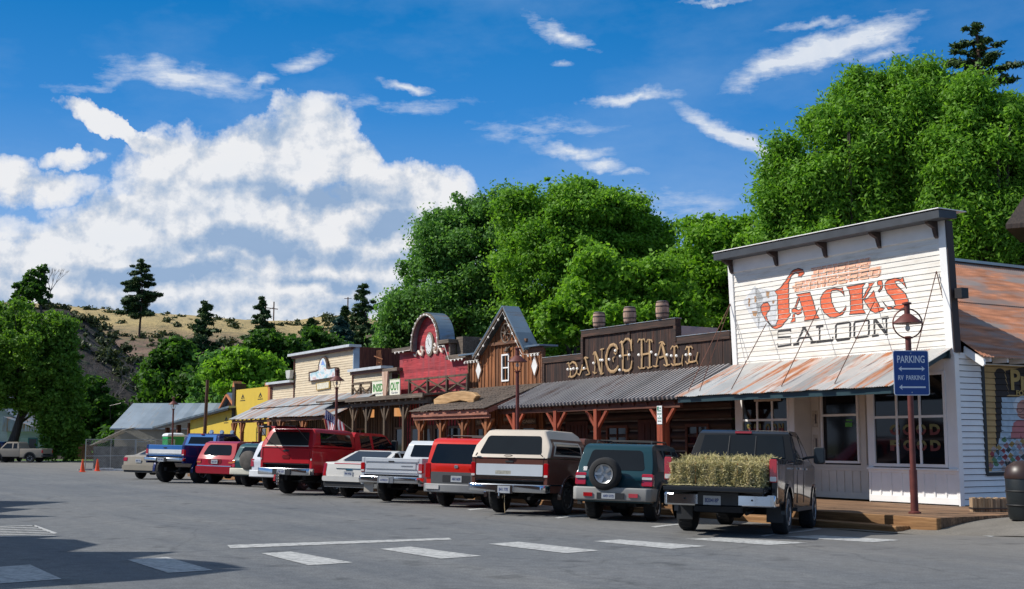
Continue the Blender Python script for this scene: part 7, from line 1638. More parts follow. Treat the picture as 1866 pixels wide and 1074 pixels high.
# grey block enclosure with lath roof
p = at(226, 806, 80); e = empty('block_enclosure', (p.x, 80, -.1), R(6), 'low grey block enclosure under a sagging lath roof behind the fence', 'shed')
M_BLK = plain('grey_block', (.17, .16, .145), .9, var=.4, scale=2.5, bmp=.01)
mb = MB(); mb.box(-1.6, 1.6, -1.2, 1.2, 0, 1.42); mb.box(-1.62, 1.62, -1.25, -1.2, 1.30, 1.48); [mb.box(x - .06, x + .06, -1.24, -1.2, 0, 1.3) for x in (-1.5, -.6, .4, 1.5)]; mb.build('block_wall', M_BLK, e)
mb = MB()
for i in range(16):
    t = i / 15; mb.bar((-1.8 + 1.9 * t, -1.4, 1.55 + .95 * t), (-1.5 + 1.9 * t, 1.3, 1.75 + .95 * t), .10, .03); mb.bar((.1 + 1.6 * t, -1.4, 2.5 - .75 * t), (.3 + 1.6 * t, 1.3, 2.65 - .75 * t), .10, .03)
mb.build('lath_roof', plain('grey_lath', (.30, .27, .22), .9, var=.3), e); MB().box(1.0, 1.9, -1.3, -.4, 1.75, 1.8).build('loose_sheet', M_GALV, e)
p = on_ground(216, 853); e = empty('hydrant', p, 0, 'dark rusty standpipe in front of the grey block enclosure', 'hydrant'); mb = MB().lathe([(.16, 0), (.11, .05), (.10, .7), (.15, .75), (.10, .9), (.02, .95)], n=12); mb.tube([(-.22, 0, .6), (.22, 0, .6)], .06, 8); mb.build('body', plain('rusty_iron', (.05, .02, .015), .8), e, smooth=50)
p = on_ground(200, 858); MB_ = MB().box(-.9, .9, -.15, .15, 0, .10).box(-.6, .2, -.2, .1, .10, .16).build('stacked_boards', plain('white_board', (.55, .56, .57), .7, var=.3, scale=4), None, loc=p); tag(MB_, 'pale boards stacked on the ground under the wire fence', 'boards')
# portable toilet
p = at(308, 806, 79); e = empty('portable_toilet', (p.x, 80, -.05), R(33), 'green portable toilet with white rounded roof behind the wire fence', 'portable toilet')
M_PG = plain('green_plastic', (.005, .27, .075), .5, var=.08); MB().box(-.55, .55, -.55, .55, 0, 2.05).build('cabin', M_PG, e, bevel=.05, seg=2)
MB().lathe([(.80, 0), (.82, .08), (.74, .17), (.55, .22), (.01, .24)], (0, 0, 2.05), 4, 'z').map(lambda x, y, z: ((x - y) * .7071, (x + y) * .7071, z)).build('roof', plain('white_plastic', (.72, .74, .76), .5), e, bevel=.06, seg=3)
d_ = MB().box(-.40, .40, -.575, -.553, .15, 1.95).build('door', plain('green_door', (.004, .20, .06), .5), e); MB().box(.25, .33, -.60, -.576, 1.0, 1.1).build('handle', M_PLAST, d_)
# dark litter bin and half barrel by the saloon's side wall
p = gnd(1866, 945, .18); e = empty('litter_bin', (p.x + .02, p.y, zap(*sd_of(p))), 0, 'dark brown drum litter bin with domed lid cut by the right edge', 'litter bin')
MB().lathe([(.27, 0), (.30, .06), (.33, .5), (.335, .8), (.32, .84)], n=26).build('drum', plain('dark_green_drum', (.012, .016, .018), .45, var=.4), e, smooth=40); MB().lathe([(.345, .79), (.35, .86), (.30, 1.02), (.16, 1.12), (.01, 1.14)], n=26).build('lid', plain('brown_lid', (.035, .018, .014), .4), e, smooth=40)
for z in (.28, .55): MB().lathe([(.322 + z * .02, z - .015), (.335 + z * .02, z), (.322 + z * .02, z + .015)], n=26, caps=False).build('hoop', M_BLACK, e, smooth=50)
p = gnd(1812, 936, .16); e = empty('half_barrel', (p.x, p.y + .3, .17), R(-6), 'pale weathered half barrel planter lying against the saloon side wall', 'planter')
mb = MB(); n = 14
for i in range(n):
    x0 = -.36 + .72 * i / n; mb.prism([(x0 + .004, 0), (x0 + .72 / n - .004, 0), (x0 + .72 / n - .004, .30 + .012 * math.sin(i * 2.1)), (x0 + .004, .30 + .012 * math.sin(i * 2.1))], -.16 + .05 * abs(i - 6.5) / 7, .16, 'y')
mb.build('staves', wood('pale_staves', (.14, .09, .05), (.30, .21, .13), (.48, .38, .26), 'z', 4, ('x', .05)), e); MB().box(-.37, .37, -.175, .17, .07, .10).build('hoop', M_HOOP, e)
# lines of grass and gravel at the far left, low wooden fence
tag(MB().add([(-60, 113, .03), (-33.5, 110, .03), (-36, 130, .04), (-66, 132, .04)], [(0, 1, 2, 3)]).build('lawn', plain('lawn_green', (.10, .21, .03), .95, var=.25, scale=1.2)), kind='structure')
p = at(152, 806, 116); e = empty('board_fence', (p.x, 116, -.1), 0, 'short reddish board fence beside the farthest lamp', 'fence'); mb = MB(); [mb.box(-1.2 + i * .17, -1.05 + i * .17, -.02, .02, 0, 1.5 + .03 * (i % 2)) for i in range(15)]; mb.build('boards', MATS['rust_porch_wood'], e); MB().box(-1.2, 1.4, .02, .07, 1.1, 1.2).build('rail', MATS['rust_porch_wood'], e)
# power poles on the hill
def hpole(px, pyb, D, h, arm, lab):
    p = at(px, pyb, D); e = empty('power_pole', p - Vector((0, 0, 1)), 0, lab, 'power pole', 'power poles on the hill'); mb = MB()
    if arm == 2: mb.tube([(-1.0, 0, 0), (-1.0, 0, h)], .16, 6).tube([(1.0, 0, 0), (1.0, 0, h)], .16, 6).build('poles', MATS['pole_wood'], e); MB().bar((-2.0, 0, h * .78), (2.0, 0, h * .70), .2, .2).bar((-1, 0, h * .6), (1, 0, h * .78), .08, .08).build('crossarm', MATS['pole_wood'], e)
    else: mb.tube([(0, 0, 0), (0, 0, h)], .16, 6).build('pole', MATS['pole_wood'], e); MB().bar((-.9, 0, h * .95), (.9, 0, h * .95), .14, .14).build('crossarm', MATS['pole_wood'], e)
hpole(491, 588, 300, 6.1, 2, 'twin pole power line frame on the golden hilltop'); hpole(633.5, 582, 300, 6.4, 1, 'single power pole between the conifers on the hill')
# ================================================================== hills
def interp(xs, ys, x): return float(np.interp(x, xs, ys))
def fbm(x, y, s=1.0, o=4):
    r = 0; a = 1; 
    for i in range(o):
        r += a * math.sin(x * s + 1.7 * i + 1.3 * math.sin(y * s * .7 + i)) * math.cos(y * s * 1.13 + 2.1 * i + math.sin(x * s * .6)); a *= .5; s *= 2.07
    return r
def hill(name, cols, prof, mat, rad, crest, nz_amp, base=-.3):
    """terrain in polar strips round the town: prof gives the fraction of crest height along the distance"""
    vs, fs = [], []; n = len(rad)
    for c in cols:
        cp_ = crest(c); Dc = cp_[1]; H = (806 - cp_[0]) * Dc / 2262 + EYE
        for f, hf in rad:
            D = Dc * f; X = (c - 933) / 2262 * D; s_ = 1 if hf not in (0,) else 0
            z = base + (H - base) * hf + nz_amp * fbm(X * .05, D * .05, 1, 5) * min(1, hf * 2) * (1 if f < .97 or f > 1.03 else .25)
            vs.append((X, D, z))
    for i in range(len(cols) - 1):
        for j in range(n - 1): fs.append((i * n + j, (i + 1) * n + j, (i + 1) * n + j + 1, i * n + j + 1))
    me = bpy.data.meshes.new(name); me.from_pydata(vs, [], fs); me.materials.append(mat); me.polygons.foreach_set('use_smooth', [True] * len(fs)); me.update()
    o = bpy.data.objects.new(name, me); COL.objects.link(o); tag(o, kind='structure'); return o, np.array(vs).reshape(len(cols), n, 3)
def hill_mat(name, grass, brush, sage, zlim, wob):
    m, nt, b = new_mat(name); v = coords(nt); sx = nd(nt, 'ShaderNodeSeparateXYZ'); lk(nt, v, sx.inputs[0])
    n1_ = noise(nt, v, .05, 6); n2_ = noise(nt, v, .55, 5, .7); n3_ = noise(nt, v, .22, 6, .65)
    zz = mth(nt, 'ADD', sx.outputs[2], mth(nt, 'MULTIPLY', mth(nt, 'SUBTRACT', n1_, .5), wob))
    t = ramp(nt, mth(nt, 'DIVIDE', zz, 60.0), [((zlim - 1.5) / 60, (0, 0, 0)), ((zlim + 2.5) / 60, (1, 1, 1))])
    c = mixc(nt, t, ramp(nt, n3_, [(.3, tuple(x * .6 for x in brush)), (.7, tuple(x * 1.35 for x in brush))]), ramp(nt, n3_, [(.3, tuple(x * .8 for x in grass)), (.7, tuple(x * 1.2 for x in grass))]))
    c = mixc(nt, mth(nt, 'MULTIPLY', ramp(nt, n2_, [(.52, (0, 0, 0)), (.62, (1, 1, 1))]), mth(nt, 'SUBTRACT', 1.0, mth(nt, 'MULTIPLY', t, .7))), c, sage)
    lk(nt, c, b.inputs['Base Color']); b.inputs['Roughness'].default_value = .95; bump(nt, b, n2_, .8, .8); return m
XS = [-900, -400, 0, 110, 230, 340, 440, 530, 600, 650, 700, 760, 900, 1200, 1700, 2400, 3200]
YS = [520, 545, 556, 560, 568, 575, 587, 593, 585, 586, 602, 640, 700, 740, 750, 740, 735]
RAD = [(.50, 0), (.56, .10), (.60, .20), (.64, .32), (.68, .45), (.72, .57), (.76, .68), (.80, .76), (.84, .83), (.88, .89), (.92, .94), (.96, .98), (1.0, 1.0), (1.1, .98), (1.4, .7)]
RAD = [(np.interp(t, np.linspace(0, 1, 15), [r[0] for r in RAD]), np.interp(t, np.linspace(0, 1, 15), [r[1] for r in RAD])) for t in np.linspace(0, 1, 43)]
far, FV = hill('hill', list(range(-900, 3201, 12)), None, hill_mat('dry_hill', (.40, .30, .13), (.165, .105, .072), (.085, .095, .045), 21.5, 9), RAD, lambda c: (interp(XS, YS, c), 300), 1.0)
XN = [-900, -300, 0, 105, 150, 200, 250, 300, 345, 390, 420]; YN = [540, 550, 556, 559, 580, 622, 668, 715, 760, 797, 808]
RN = [(.66, 0), (.72, .16), (.78, .36), (.84, .58), (.90, .78), (.95, .92), (1.0, 1.0), (1.08, .93), (1.3, .5), (1.5, .2)]
RN = [(np.interp(t, np.linspace(0, 1, 10), [r[0] for r in RN]), np.interp(t, np.linspace(0, 1, 10), [r[1] for r in RN])) for t in np.linspace(0, 1, 40)]
near, NV = hill('rocky_bank', list(range(-900, 421, 6)), None, hill_mat('dark_bank', (.10, .085, .04), (.026, .019, .015), (.022, .032, .012), 24, 6), RN, lambda c: (interp(XN, YN, c), 175), 1.3)
# ================================================================== foliage
def leaf_mat(name, dark, mid, light, trans=.48):
    m = bpy.data.materials.new(name); m.use_nodes = True; nt = m.node_tree; nt.nodes.clear()
    o = nd(nt, 'ShaderNodeOutputMaterial'); g = nd(nt, 'ShaderNodeNewGeometry'); n_ = noise(nt, coords(nt), .35, 3)
    f = mth(nt, 'ADD', mth(nt, 'MULTIPLY', g.outputs['Random Per Island'], .6), mth(nt, 'MULTIPLY', n_, .4))
    c = ramp(nt, f, [(.15, dark), (.5, mid), (.85, light)])
    d = nd(nt, 'ShaderNodeBsdfPrincipled'); lk(nt, c, d.inputs['Base Color']); d.inputs['Roughness'].default_value = .55; d.inputs['Specular IOR Level'].default_value = .25
    t = nd(nt, 'ShaderNodeBsdfTranslucent'); lk(nt, mixc(nt, 1.0, c, (1.3, 1.35, .7), 'MULTIPLY'), t.inputs['Color'])
    mx = nd(nt, 'ShaderNodeMixShader'); mx.inputs[0].default_value = trans; lk(nt, d.outputs[0], mx.inputs[1]); lk(nt, t.outputs[0], mx.inputs[2]); lk(nt, mx.outputs[0], o.inputs[0])
    return m
L_BRIGHT = leaf_mat('bright_leaves', (.075, .175, .016), (.155, .33, .032), (.26, .47, .065))
L_OLIVE = leaf_mat('olive_leaves', (.058, .13, .014), (.12, .245, .028), (.20, .36, .055))
L_LIME = leaf_mat('lime_leaves', (.085, .19, .014), (.17, .355, .028), (.28, .49, .06))
L_DEEP = leaf_mat('deep_leaves', (.055, .135, .026), (.115, .26, .056), (.20, .38, .10))
L_DARK = leaf_mat('dark_leaves', (.025, .068, .010), (.055, .14, .018), (.10, .22, .03))
L_NEED = leaf_mat('pine_needles', (.018, .042, .012), (.042, .085, .022), (.08, .13, .035), .1)
L_BLUE = leaf_mat('spruce_needles', (.012, .045, .035), (.025, .075, .058), (.05, .11, .09), .1)
L_SAGE = leaf_mat('shrub_leaves', (.02, .035, .010), (.05, .07, .022), (.11, .13, .05), .15)
L_BARK = wood('bark', (.02, .015, .012), (.055, .043, .034), (.11, .09, .07), 'z', 2)
L_REDBARK = wood('pine_bark', (.03, .016, .010), (.08, .042, .026), (.14, .08, .05), 'z', 2)
def quads(name, P, Nrm, size, rg, mat, parent=None, elong=1.6, kind=None, loc=None):
    """one small kinked leaf per point"""
    n = len(P); a = rg.normal(size=(n, 3)); t = np.cross(Nrm, a); t /= np.linalg.norm(t, axis=1)[:, None] + 1e-9; b = np.cross(Nrm, t)
    s = (size * rg.uniform(.6, 1.35, n))[:, None]; L = t * s * elong * .5; B_ = b * s * .5
    V_ = np.stack([P - L, P + B_ * .9, P + L, P - B_ * .9], 1).reshape(-1, 3)
    me = bpy.data.meshes.new(name); me.vertices.add(4 * n); me.vertices.foreach_set('co', V_.astype(np.float32).ravel())
    me.loops.add(4 * n); me.loops.foreach_set('vertex_index', np.arange(4 * n, dtype=np.int32)); me.polygons.add(n)
    me.polygons.foreach_set('loop_start', np.arange(0, 4 * n, 4, dtype=np.int32)); me.polygons.foreach_set('loop_total', np.full(n, 4, dtype=np.int32)); me.update(calc_edges=True)
    me.materials.append(mat); o = bpy.data.objects.new(name, me); COL.objects.link(o)
    if parent: o.parent = parent
    if loc is not None: o.location = loc
    return o
def clumps(centers, radii, per, rg, up=.25, droop=0.0, flat=.72):
    """leaves gathered on the outside of many small clumps"""
    w_ = radii ** 1.6; k = rg.choice(len(centers), per, p=w_ / w_.sum()); d = rg.normal(size=(per, 3)); d /= np.linalg.norm(d, axis=1)[:, None]
    r = radii[k] * np.where(rg.random(per) < .45, rg.random(per) ** .5 * .85, np.minimum(np.abs(rg.normal(size=per)) * .62, 1.05 + .2 * rg.random(per))); P = centers[k] + d * r[:, None] * np.array([1, 1, flat]); P[:, 2] -= droop * (1 - d[:, 2]) * radii[k] * rg.random(per)
    Nrm = d + rg.normal(size=(per, 3)) * .85; Nrm[:, 2] += up; Nrm /= np.linalg.norm(Nrm, axis=1)[:, None]
    return P, Nrm
def broadleaf(name, lab, px, D, crown, mat, n_clump, n_leaf, size, cr=(.7, 1.4), base=-.2, group='leafy trees behind the shops', trunk=.35, seed=1, droop=0.0, deep=.9, limbs=14, elong=1.6, cat='tree', bare=0):
    """crown: ellipsoids (px, py, rx, ry) as the photo shows them at distance D, turned into metres there"""
    rg = np.random.default_rng(seed); p0 = at(px, 806, D); m_ = D / 2250
    root = empty(name, (p0.x, D, base), 0, lab, cat, group); n_clump = int(n_clump * 2.1); cr = (cr[0] * .75, cr[1] * .95)
    E = []
    for (cx, cy, rx, ry) in crown:
        c = at(cx, cy, D); E.append((c.x - p0.x, 0.0 + rg.uniform(-.25, .25) * rx * m_, c.z - base, rx * m_, ry * m_ * .99, max(rx, ry * .8) * m_ * deep))
    E = np.array(E); vol = E[:, 3] * E[:, 4] * E[:, 5]; k = rg.choice(len(E), n_clump, p=vol / vol.sum() * .5 + .5 / len(E))
    d = rg.normal(size=(n_clump, 3)); d /= np.linalg.norm(d, axis=1)[:, None]; rr2 = rg.uniform(.30, 1.06, n_clump) ** .55; out_ = rg.random(n_clump) < .10; rr2[out_] = rg.uniform(1.0, 1.10, out_.sum())
    C_ = np.c_[E[k, 0] + d[:, 0] * E[k, 3] * rr2, E[k, 1] + d[:, 1] * E[k, 5] * rr2, E[k, 2] + d[:, 2] * E[k, 4] * rr2]
    rad = cr[0] + (cr[1] - cr[0]) * rg.random(n_clump) ** 1.7; rad[out_] = cr[0] * rg.uniform(.5, .9, out_.sum())
    # hollows between the boughs
    hk = rg.choice(len(E), 26); hd = rg.normal(size=(26, 3)); hd[:, 1] = -abs(hd[:, 1]); hd /= np.linalg.norm(hd, axis=1)[:, None]
    Hc = np.c_[E[hk, 0] + hd[:, 0] * E[hk, 3] * .9, E[hk, 1] + hd[:, 1] * E[hk, 5] * .9, E[hk, 2] + hd[:, 2] * E[hk, 4] * .9]; hr = rg.uniform(.3, .65, 26) * cr[1]
    keep = (C_[:, 2] > .4) & (np.linalg.norm(C_[:, None] - Hc[None], axis=2) > hr[None]).all(1)
    C_, rad = C_[keep], rad[keep]
    P, Nn = clumps(C_, rad, n_leaf, rg, droop=droop, flat=.62)
    quads('crown', P, Nn, size, rg, mat, root, elong)
    # trunk, limbs and twigs reaching the clumps
    mb = MB(); cz = float(np.mean(E[:, 2])); cx = float(np.mean(E[:, 0])); top = Vector((cx, float(np.mean(E[:, 1])), cz))
    fork = Vector((cx * .35, 0, max(1.2, cz * .34))); mb.tube([(0, 0, -.2), (fork.x * .4, 0, fork.z * .5), tuple(fork), tuple(fork.lerp(top, .6)), tuple(top)], [trunk * 1.25, trunk, trunk * .85, trunk * .5, trunk * .2], 9)
    for i in rg.choice(len(C_), min(limbs, len(C_)), replace=False):
        q = Vector(C_[i]); s_ = fork.lerp(top, float(rg.uniform(0, .6))); mid = s_.lerp(q, .5) + Vector((0, 0, -.1 * (q - s_).length)) ; mb.tube([tuple(s_), tuple(mid), tuple(q)], [trunk * .34, trunk * .18, trunk * .05], 5)
        for _ in range(3):
            j = int(rg.integers(0, len(C_))); 
            cand = C_[rg.integers(0, len(C_), 12)]; j = cand[np.argmin(np.linalg.norm(cand - np.array(mid), axis=1))]; mb.tube([tuple(mid), tuple(Vector(j))], [trunk * .12, trunk * .03], 4)
    mb.build('trunk', L_BARK, root, smooth=60); return root
def conifer(name, lab, px, pyb, D, pyt, wpx, mat, n=9000, size=.35, sparse=.75, seed=1, group='conifers on the hillside', z=None, low=.12, bark=None, flat=False, shape=.9, fat=1.0):
    rg = np.random.default_rng(seed); b = at(px, pyb, D); t = at(px, pyt, D); H = t.z - b.z; Wm = wpx * D / 2250 / 2
    root = empty(name, b, 0, lab, 'tree', group); mb = MB(); mb.tube([(0, 0, -1), (.02 * H, 0, H * .5), (0, 0, H * .98)], [H * .016, H * .011, H * .003], 7)
    cen, rad = [], []; nb = int(26 + H * 2.2)
    for i in range(nb):
        f = low + (1 - low) * (i / nb) + rg.uniform(-.01, .01); prof = (1 - f) ** shape if not flat else math.sin(math.pi * min(1, (f - low) / (1 - low) * .92 + .10)) ** .6
        L = Wm * prof * rg.uniform(.55, 1.12) + .15; g = rg.uniform(0, 2 * math.pi) if rg.random() > .0 else 0
        z0 = f * H; dz = -.10 * L if not flat else .12 * L; e = Vector((L * math.cos(g), L * math.sin(g), z0 + dz)); mb.tube([(0, 0, z0), tuple(e)], [H * .004 + .01, .01], 4)
        if rg.random() > sparse + .25: continue
        for s in np.linspace(.30, 1.0, max(2, int(L / .45))):
            cen.append((e.x * s, e.y * s, z0 + dz * s + rg.uniform(-.1, .15))); rad.append((.20 + .13 * L * (1 - abs(s - .7))) * (1.5 if flat else 1) * fat * rg.uniform(.7, 1.3))
    cen = np.array(cen); rad = np.array(rad); P, Nn = clumps(cen, rad, n, rg, up=.6, flat=.38)
    quads('crown', P, Nn, size, rg, mat, root, 2.6); mb.build('trunk', bark or L_BARK, root, smooth=60); return root
# --- the big trees behind the shops
broadleaf('broadleaf_tree', 'large deep green tree with layered boughs behind the red arched shop', 830, 68, [(800, 520, 80, 95), (762, 588, 62, 60), (858, 405, 62, 58), (885, 480, 75, 110), (735, 555, 34, 34), (800, 440, 50, 50), (905, 395, 50, 45), (840, 600, 90, 55), (900, 590, 80, 60), (728, 605, 30, 40)], L_DEEP, 330, 200000, .125, (.6, 1.5), seed=2, droop=.3)
broadleaf('broadleaf_tree', 'tall rounded green tree in the middle, behind the gabled shop and dance hall', 1040, 63, [(1000, 400, 72, 68), (1080, 395, 80, 66), (1140, 420, 68, 70), (970, 480, 66, 100), (1060, 500, 100, 100), (1160, 490, 58, 60), (1195, 430, 26, 26), (960, 390, 44, 50), (1000, 580, 80, 60)], L_BRIGHT, 330, 210000, .122, (.55, 1.45), seed=3)
broadleaf('broadleaf_tree', 'lime green tree just left of the saloon roof', 1310, 57, [(1300, 450, 62, 58), (1350, 440, 56, 48), (1270, 500, 60, 60), (1340, 520, 60, 70), (1400, 460, 40, 45), (1300, 570, 70, 50), (1385, 430, 28, 26)], L_LIME, 220, 100000, .135, (.5, 1.25), seed=4)
broadleaf('broadleaf_tree', 'low bright maple like tree behind the barrels of the dance hall', 1130, 53, [(1100, 540, 70, 58), (1180, 530, 62, 60), (1040, 585, 60, 40), (1230, 560, 50, 60), (1150, 590, 90, 40), (1090, 495, 36, 36)], L_LIME, 200, 80000, .135, (.5, 1.1), seed=5, trunk=.2)
broadleaf('broadleaf_tree', 'huge willowy green tree directly behind the saloon, its crown reaching highest', 1560, 52, [(1560, 250, 95, 100), (1640, 200, 75, 80), (1480, 330, 78, 80), (1430, 300, 40, 45), (1590, 360, 120, 90), (1440, 370, 50, 60), (1520, 420, 110, 60), (1680, 300, 70, 110), (1580, 170, 50, 48), (1690, 165, 42, 50), (1430, 420, 40, 40)], L_BRIGHT, 460, 280000, .094, (.5, 1.3), seed=6, droop=.6, elong=2.3, trunk=.5, limbs=70)
broadleaf('broadleaf_tree', 'huge willowy green tree at the right edge beyond the saloon roof', 1800, 50, [(1800, 240, 90, 95), (1750, 300, 80, 110), (1850, 320, 90, 120), (1760, 400, 90, 80), (1900, 260, 90, 110), (1850, 430, 100, 60), (1780, 190, 50, 50), (1980, 360, 90, 120)], L_BRIGHT, 400, 250000, .094, (.5, 1.3), seed=7, droop=.6, elong=2.3, trunk=.5, limbs=70)
conifer('pine_tree', 'open dark pine whose top rises above the trees at upper right', 1812, 760, 76, 44, 190, L_NEED, 42000, .15, .75, 13, 'leafy trees behind the shops', low=.45, bark=L_REDBARK, flat=True, fat=.85)
# --- left side
broadleaf('broadleaf_tree', 'big spreading green tree over the white house at far left', 14, 106, [(60, 612, 70, 54), (0, 590, 70, 46), (20, 655, 110, 66), (100, 690, 44, 60), (70, 705, 60, 34), (108, 606, 32, 32), (-60, 640, 90, 80), (118, 655, 30, 40), (112, 760, 34, 50), (128, 735, 24, 50), (116, 800, 36, 34), (75, 715, 60, 38), (20, 716, 70, 30), (-40, 730, 50, 40)], L_OLIVE, 360, 130000, .19, (.55, 1.4), seed=8, group='trees at the far left', droop=.35, trunk=.45)
broadleaf('broadleaf_tree', 'round dark green tree behind the farthest lamp, left of the metal roofs', 155, 124, [(155, 745, 50, 46), (125, 780, 45, 50), (190, 770, 40, 46), (165, 710, 26, 22), (195, 800, 22, 30)], L_DARK, 150, 34000, .30, (.7, 1.3), seed=9, group='trees at the far left', trunk=.25)
# bare grey tree
rg = random.Random(4); p = at(178, 720, 138); e = empty('bare_tree', (p.x, 138, -.2), 0, 'bare grey branched tree against the dark bank', 'tree'); mb = MB()
def twig(mb, a, d, L, r, k):
    b_ = a + d * L; mb.tube([tuple(a), tuple(b_)], [r, r * .6], 4)
    if k:
        for _ in range(3 if k > 1 else 4): twig(mb, b_, (d + Vector((rg.uniform(-.6, .6), rg.uniform(-.5, .5), rg.uniform(-.1, .5)))).normalized(), L * rg.uniform(.55, .85), r * .55, k - 1)
twig(mb, Vector((0, 0, 0)), Vector((.0, 0, 1)), 3.6, .14, 5); mb.build('branches', plain('bleached_wood', (.16, .14, .135), .9), e)
# --- trees between the far sheds and the hill
G2 = 'trees below the hillside'
broadleaf('broadleaf_tree', 'dark cottonwood left of the first tall conifer', 312, 118, [(310, 665, 44, 40), (295, 700, 40, 45), (335, 710, 40, 50), (320, 640, 26, 20), (280, 725, 24, 24)], L_DARK, 170, 42000, .30, (.7, 1.3), seed=12, group=G2)
broadleaf('broadleaf_tree', 'pale lime flowering tree above the yellow building', 440, 100, [(430, 672, 48, 30), (480, 680, 40, 30), (400, 690, 28, 24), (440, 650, 30, 16), (455, 705, 50, 22)], L_LIME, 150, 42000, .24, (.55, 1.0), seed=13, group=G2)
broadleaf('broadleaf_tree', 'mixed green tree right behind the yellow building roof', 395, 108, [(395, 690, 40, 45), (420, 720, 50, 30), (375, 725, 30, 40)], L_DEEP, 130, 32000, .27, (.6, 1.2), seed=14, group=G2)
broadleaf('broadleaf_tree', 'dark bushy tree behind the left end of the cream shop', 520, 118, [(520, 645, 40, 36), (500, 680, 44, 40), (545, 670, 36, 40), (480, 625, 26, 24)], L_DARK, 150, 34000, .30, (.6, 1.2), seed=15, group=G2)
broadleaf('broadleaf_tree', 'dark bushy tree above the middle of the cream shop', 580, 125, [(575, 630, 36, 34), (600, 650, 40, 34), (560, 655, 34, 34)], L_DARK, 120, 28000, .30, (.6, 1.2), seed=16, group=G2)
conifer('spruce_tree', 'tall dark conifer left of the twin power poles, nearest of the hillside conifers', 369, 740, 130, 549, 100, L_NEED, 34000, .20, .95, 21, low=.05, shape=.8, fat=1.7)
conifer('spruce_tree', 'dark conifer just left of the twin power poles', 474, 690, 150, 543, 92, L_NEED, 28000, .21, .9, 22, low=.08, shape=.8, fat=1.6)
conifer('pine_tree', 'tall pine right of the single power pole', 661, 660, 150, 517, 84, L_NEED, 24000, .20, .8, 23, low=.08, shape=.65, fat=1.5)
conifer('spruce_tree', 'small blue green spruce above the cream shop roof corner', 619, 655, 140, 578, 76, L_BLUE, 18000, .2, 1, 24, low=.02, fat=1.7)
conifer('pine_tree', 'thin pine beside the single power pole', 628, 620, 170, 560, 22, L_NEED, 4000, .30, .8, 25)
conifer('pine_tree', 'lone tall pine standing on the golden ridge', 254, 603, 190, 473, 84, L_NEED, 34000, .20, .85, 26, low=.22, bark=L_REDBARK, shape=.45, fat=1.5)
conifer('pine_tree', 'short dark conifer right of the bushy trees on the slope', 566, 640, 160, 583, 30, L_NEED, 5000, .3, .9, 27)
broadleaf('sparse_tree', 'thin leafy tree on the skyline at far left, beside bare branches', 66, 165, [(64, 500, 22, 22), (60, 530, 24, 16), (78, 540, 16, 12), (70, 485, 12, 8)], L_DARK, 34, 5200, .32, (.4, .9), base=18.4, seed=17, group='trees on the left skyline', trunk=.16, limbs=16)
broadleaf('sparse_tree', 'smaller thin tree on the skyline, nearest the left edge', 33, 165, [(33, 530, 14, 16), (30, 545, 14, 10)], L_DARK, 20, 2800, .32, (.35, .8), base=18.4, seed=18, group='trees on the left skyline', trunk=.10, limbs=10)
p = at(88, 552, 165); e = empty('bare_tree', p, 0, 'leafless dead tree on the skyline right of the thin leafy tree', 'tree', 'trees on the left skyline'); mb = MB(); twig(mb, Vector((0, 0, 0)), Vector((.15, 0, 1)).normalized(), 1.6, .10, 4); mb.build('branches', MATS['bleached_wood'], e)
# --- scrub on the hills, and undergrowth filling the foot of the slope: nobody could count it
def scrub(name, lab, pts, rads, per, size, mat, seed):
    rg = np.random.default_rng(seed); P, Nn = clumps(np.array(pts), np.array(rads), per, rg, up=.4)
    o = quads(name, P, Nn, size, rg, mat, elong=1.4); return tag(o, lab, 'shrubs', kind='stuff')
rs = random.Random(9); pts, rads = [], []
for i in range(NV.shape[0] - 1):
    c = -900 + 6 * i
    if c < -150: continue
    for j in range(4, 26):
        if rs.random() < .13: q = NV[i, j]; pts.append((q[0] + rs.uniform(-1, 1), q[1] + rs.uniform(-1, 1), q[2] + .1)); rads.append(rs.uniform(.4, 1.5))
for i in range(NV.shape[0] - 1):
    if -100 < -900 + 6 * i < 130 and rs.random() < .5: q = NV[i, 25 + rs.randrange(3)]; pts.append((q[0], q[1], q[2] + .2)); rads.append(rs.uniform(.4, 1.1))
scrub('bank_shrubs', 'dark scrub dotted over the rocky bank', pts, rads, 45000, .34, L_SAGE, 31)
pts, rads = [], []
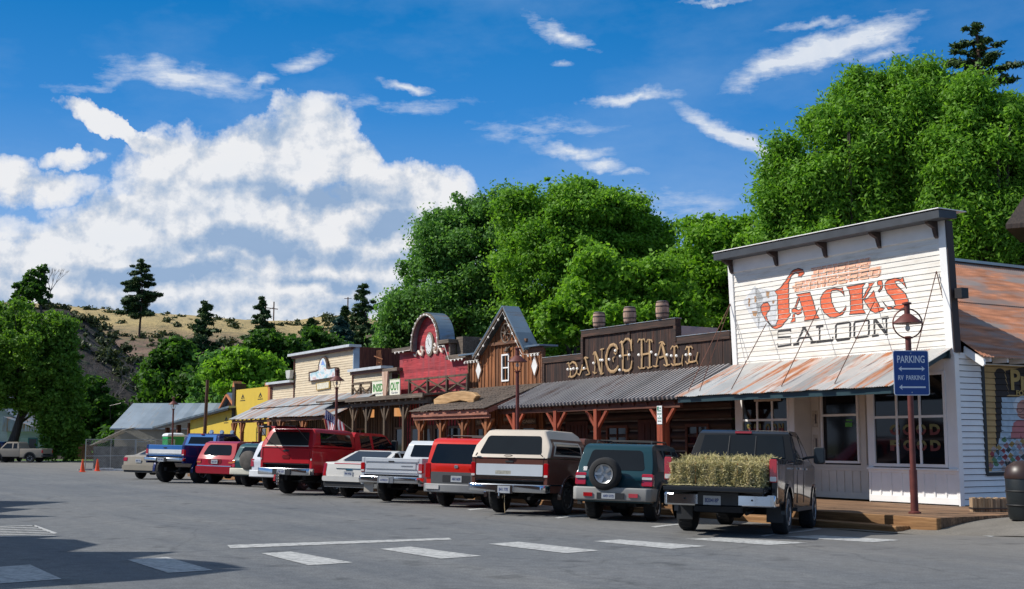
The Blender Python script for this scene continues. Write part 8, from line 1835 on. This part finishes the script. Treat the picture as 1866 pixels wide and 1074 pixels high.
for i in range(FV.shape[0]):
    c = -900 + 12 * i
    if c < 0 or c > 1000: continue
    for j in range(6, 36):
        pr = .30 if j < 20 else (.08 if j < 30 else .03)
        if c > 560 and j > 20: pr = .3
        if rs.random() < pr: q = FV[i, j]; pts.append((q[0] + rs.uniform(-2, 2), q[1] + rs.uniform(-1, 1), q[2] + .1)); rads.append(rs.uniform(.5, 1.7))
    if rs.random() < .5: q = FV[i, 36]; pts.append((q[0] + rs.uniform(-2, 2), q[1], q[2] + .1)); rads.append(rs.uniform(.3, .9))
scrub('hill_shrubs', 'sage and scrub scattered on the dry golden hill', pts, rads, 70000, .42, L_SAGE, 32)
pts, rads = [], []
for _ in range(420):
    px = rs.uniform(200, 720); D = rs.uniform(112, 150); q = at(px, 806, D); pts.append((q.x, D, rs.uniform(.5, 7.5 if px > 260 else 2.5))); rads.append(rs.uniform(1.0, 2.2))
scrub('undergrowth', 'dense dark thicket along the foot of the hill', pts, rads, 90000, .40, L_DARK, 33)
pts, rads = [], []
for _ in range(240):
    px = rs.uniform(700, 2300); D = rs.uniform(70, 84); q = at(px, 806, D); pts.append((q.x, D, rs.uniform(.5, 8.5))); rads.append(rs.uniform(1.2, 2.4))
scrub('tree_belt', 'dark woodland mass far behind the big trees', pts, rads, 80000, .40, L_DARK, 34)
# leaves of the hanging basket
rg = np.random.default_rng(5); P, Nn = clumps(np.array([(0, 0, .08), (.12, .05, .0), (-.12, -.05, .02)]), np.array([.2, .16, .16]), 700, rg); quads('flowers', P, Nn, .06, rg, L_LIME, FLOWER)
# --- trees across the street, outside the frame: what the shop windows and car glass reflect
src = broadleaf('broadleaf_tree', 'street tree across the road, left of the camera', 933, 20, [(933, 300, 260, 240), (1100, 380, 200, 160), (760, 400, 200, 160)], L_DEEP, 90, 16000, .26, (.7, 1.2), seed=40, group='trees across the road')
src.location = (-24, 12, 0)
for k, (x, y) in enumerate(((-27, 26), (-31, 42), (-40, 58), (-22, -4), (-14, -18), (2, -24), (18, -22), (-48, 74))):
    c = src.copy(); COL.objects.link(c); c.location = (x, y, 0); c.rotation_euler = (0, 0, k * 1.3)
    for ch in list(src.children): q = ch.copy(); COL.objects.link(q); q.parent = c
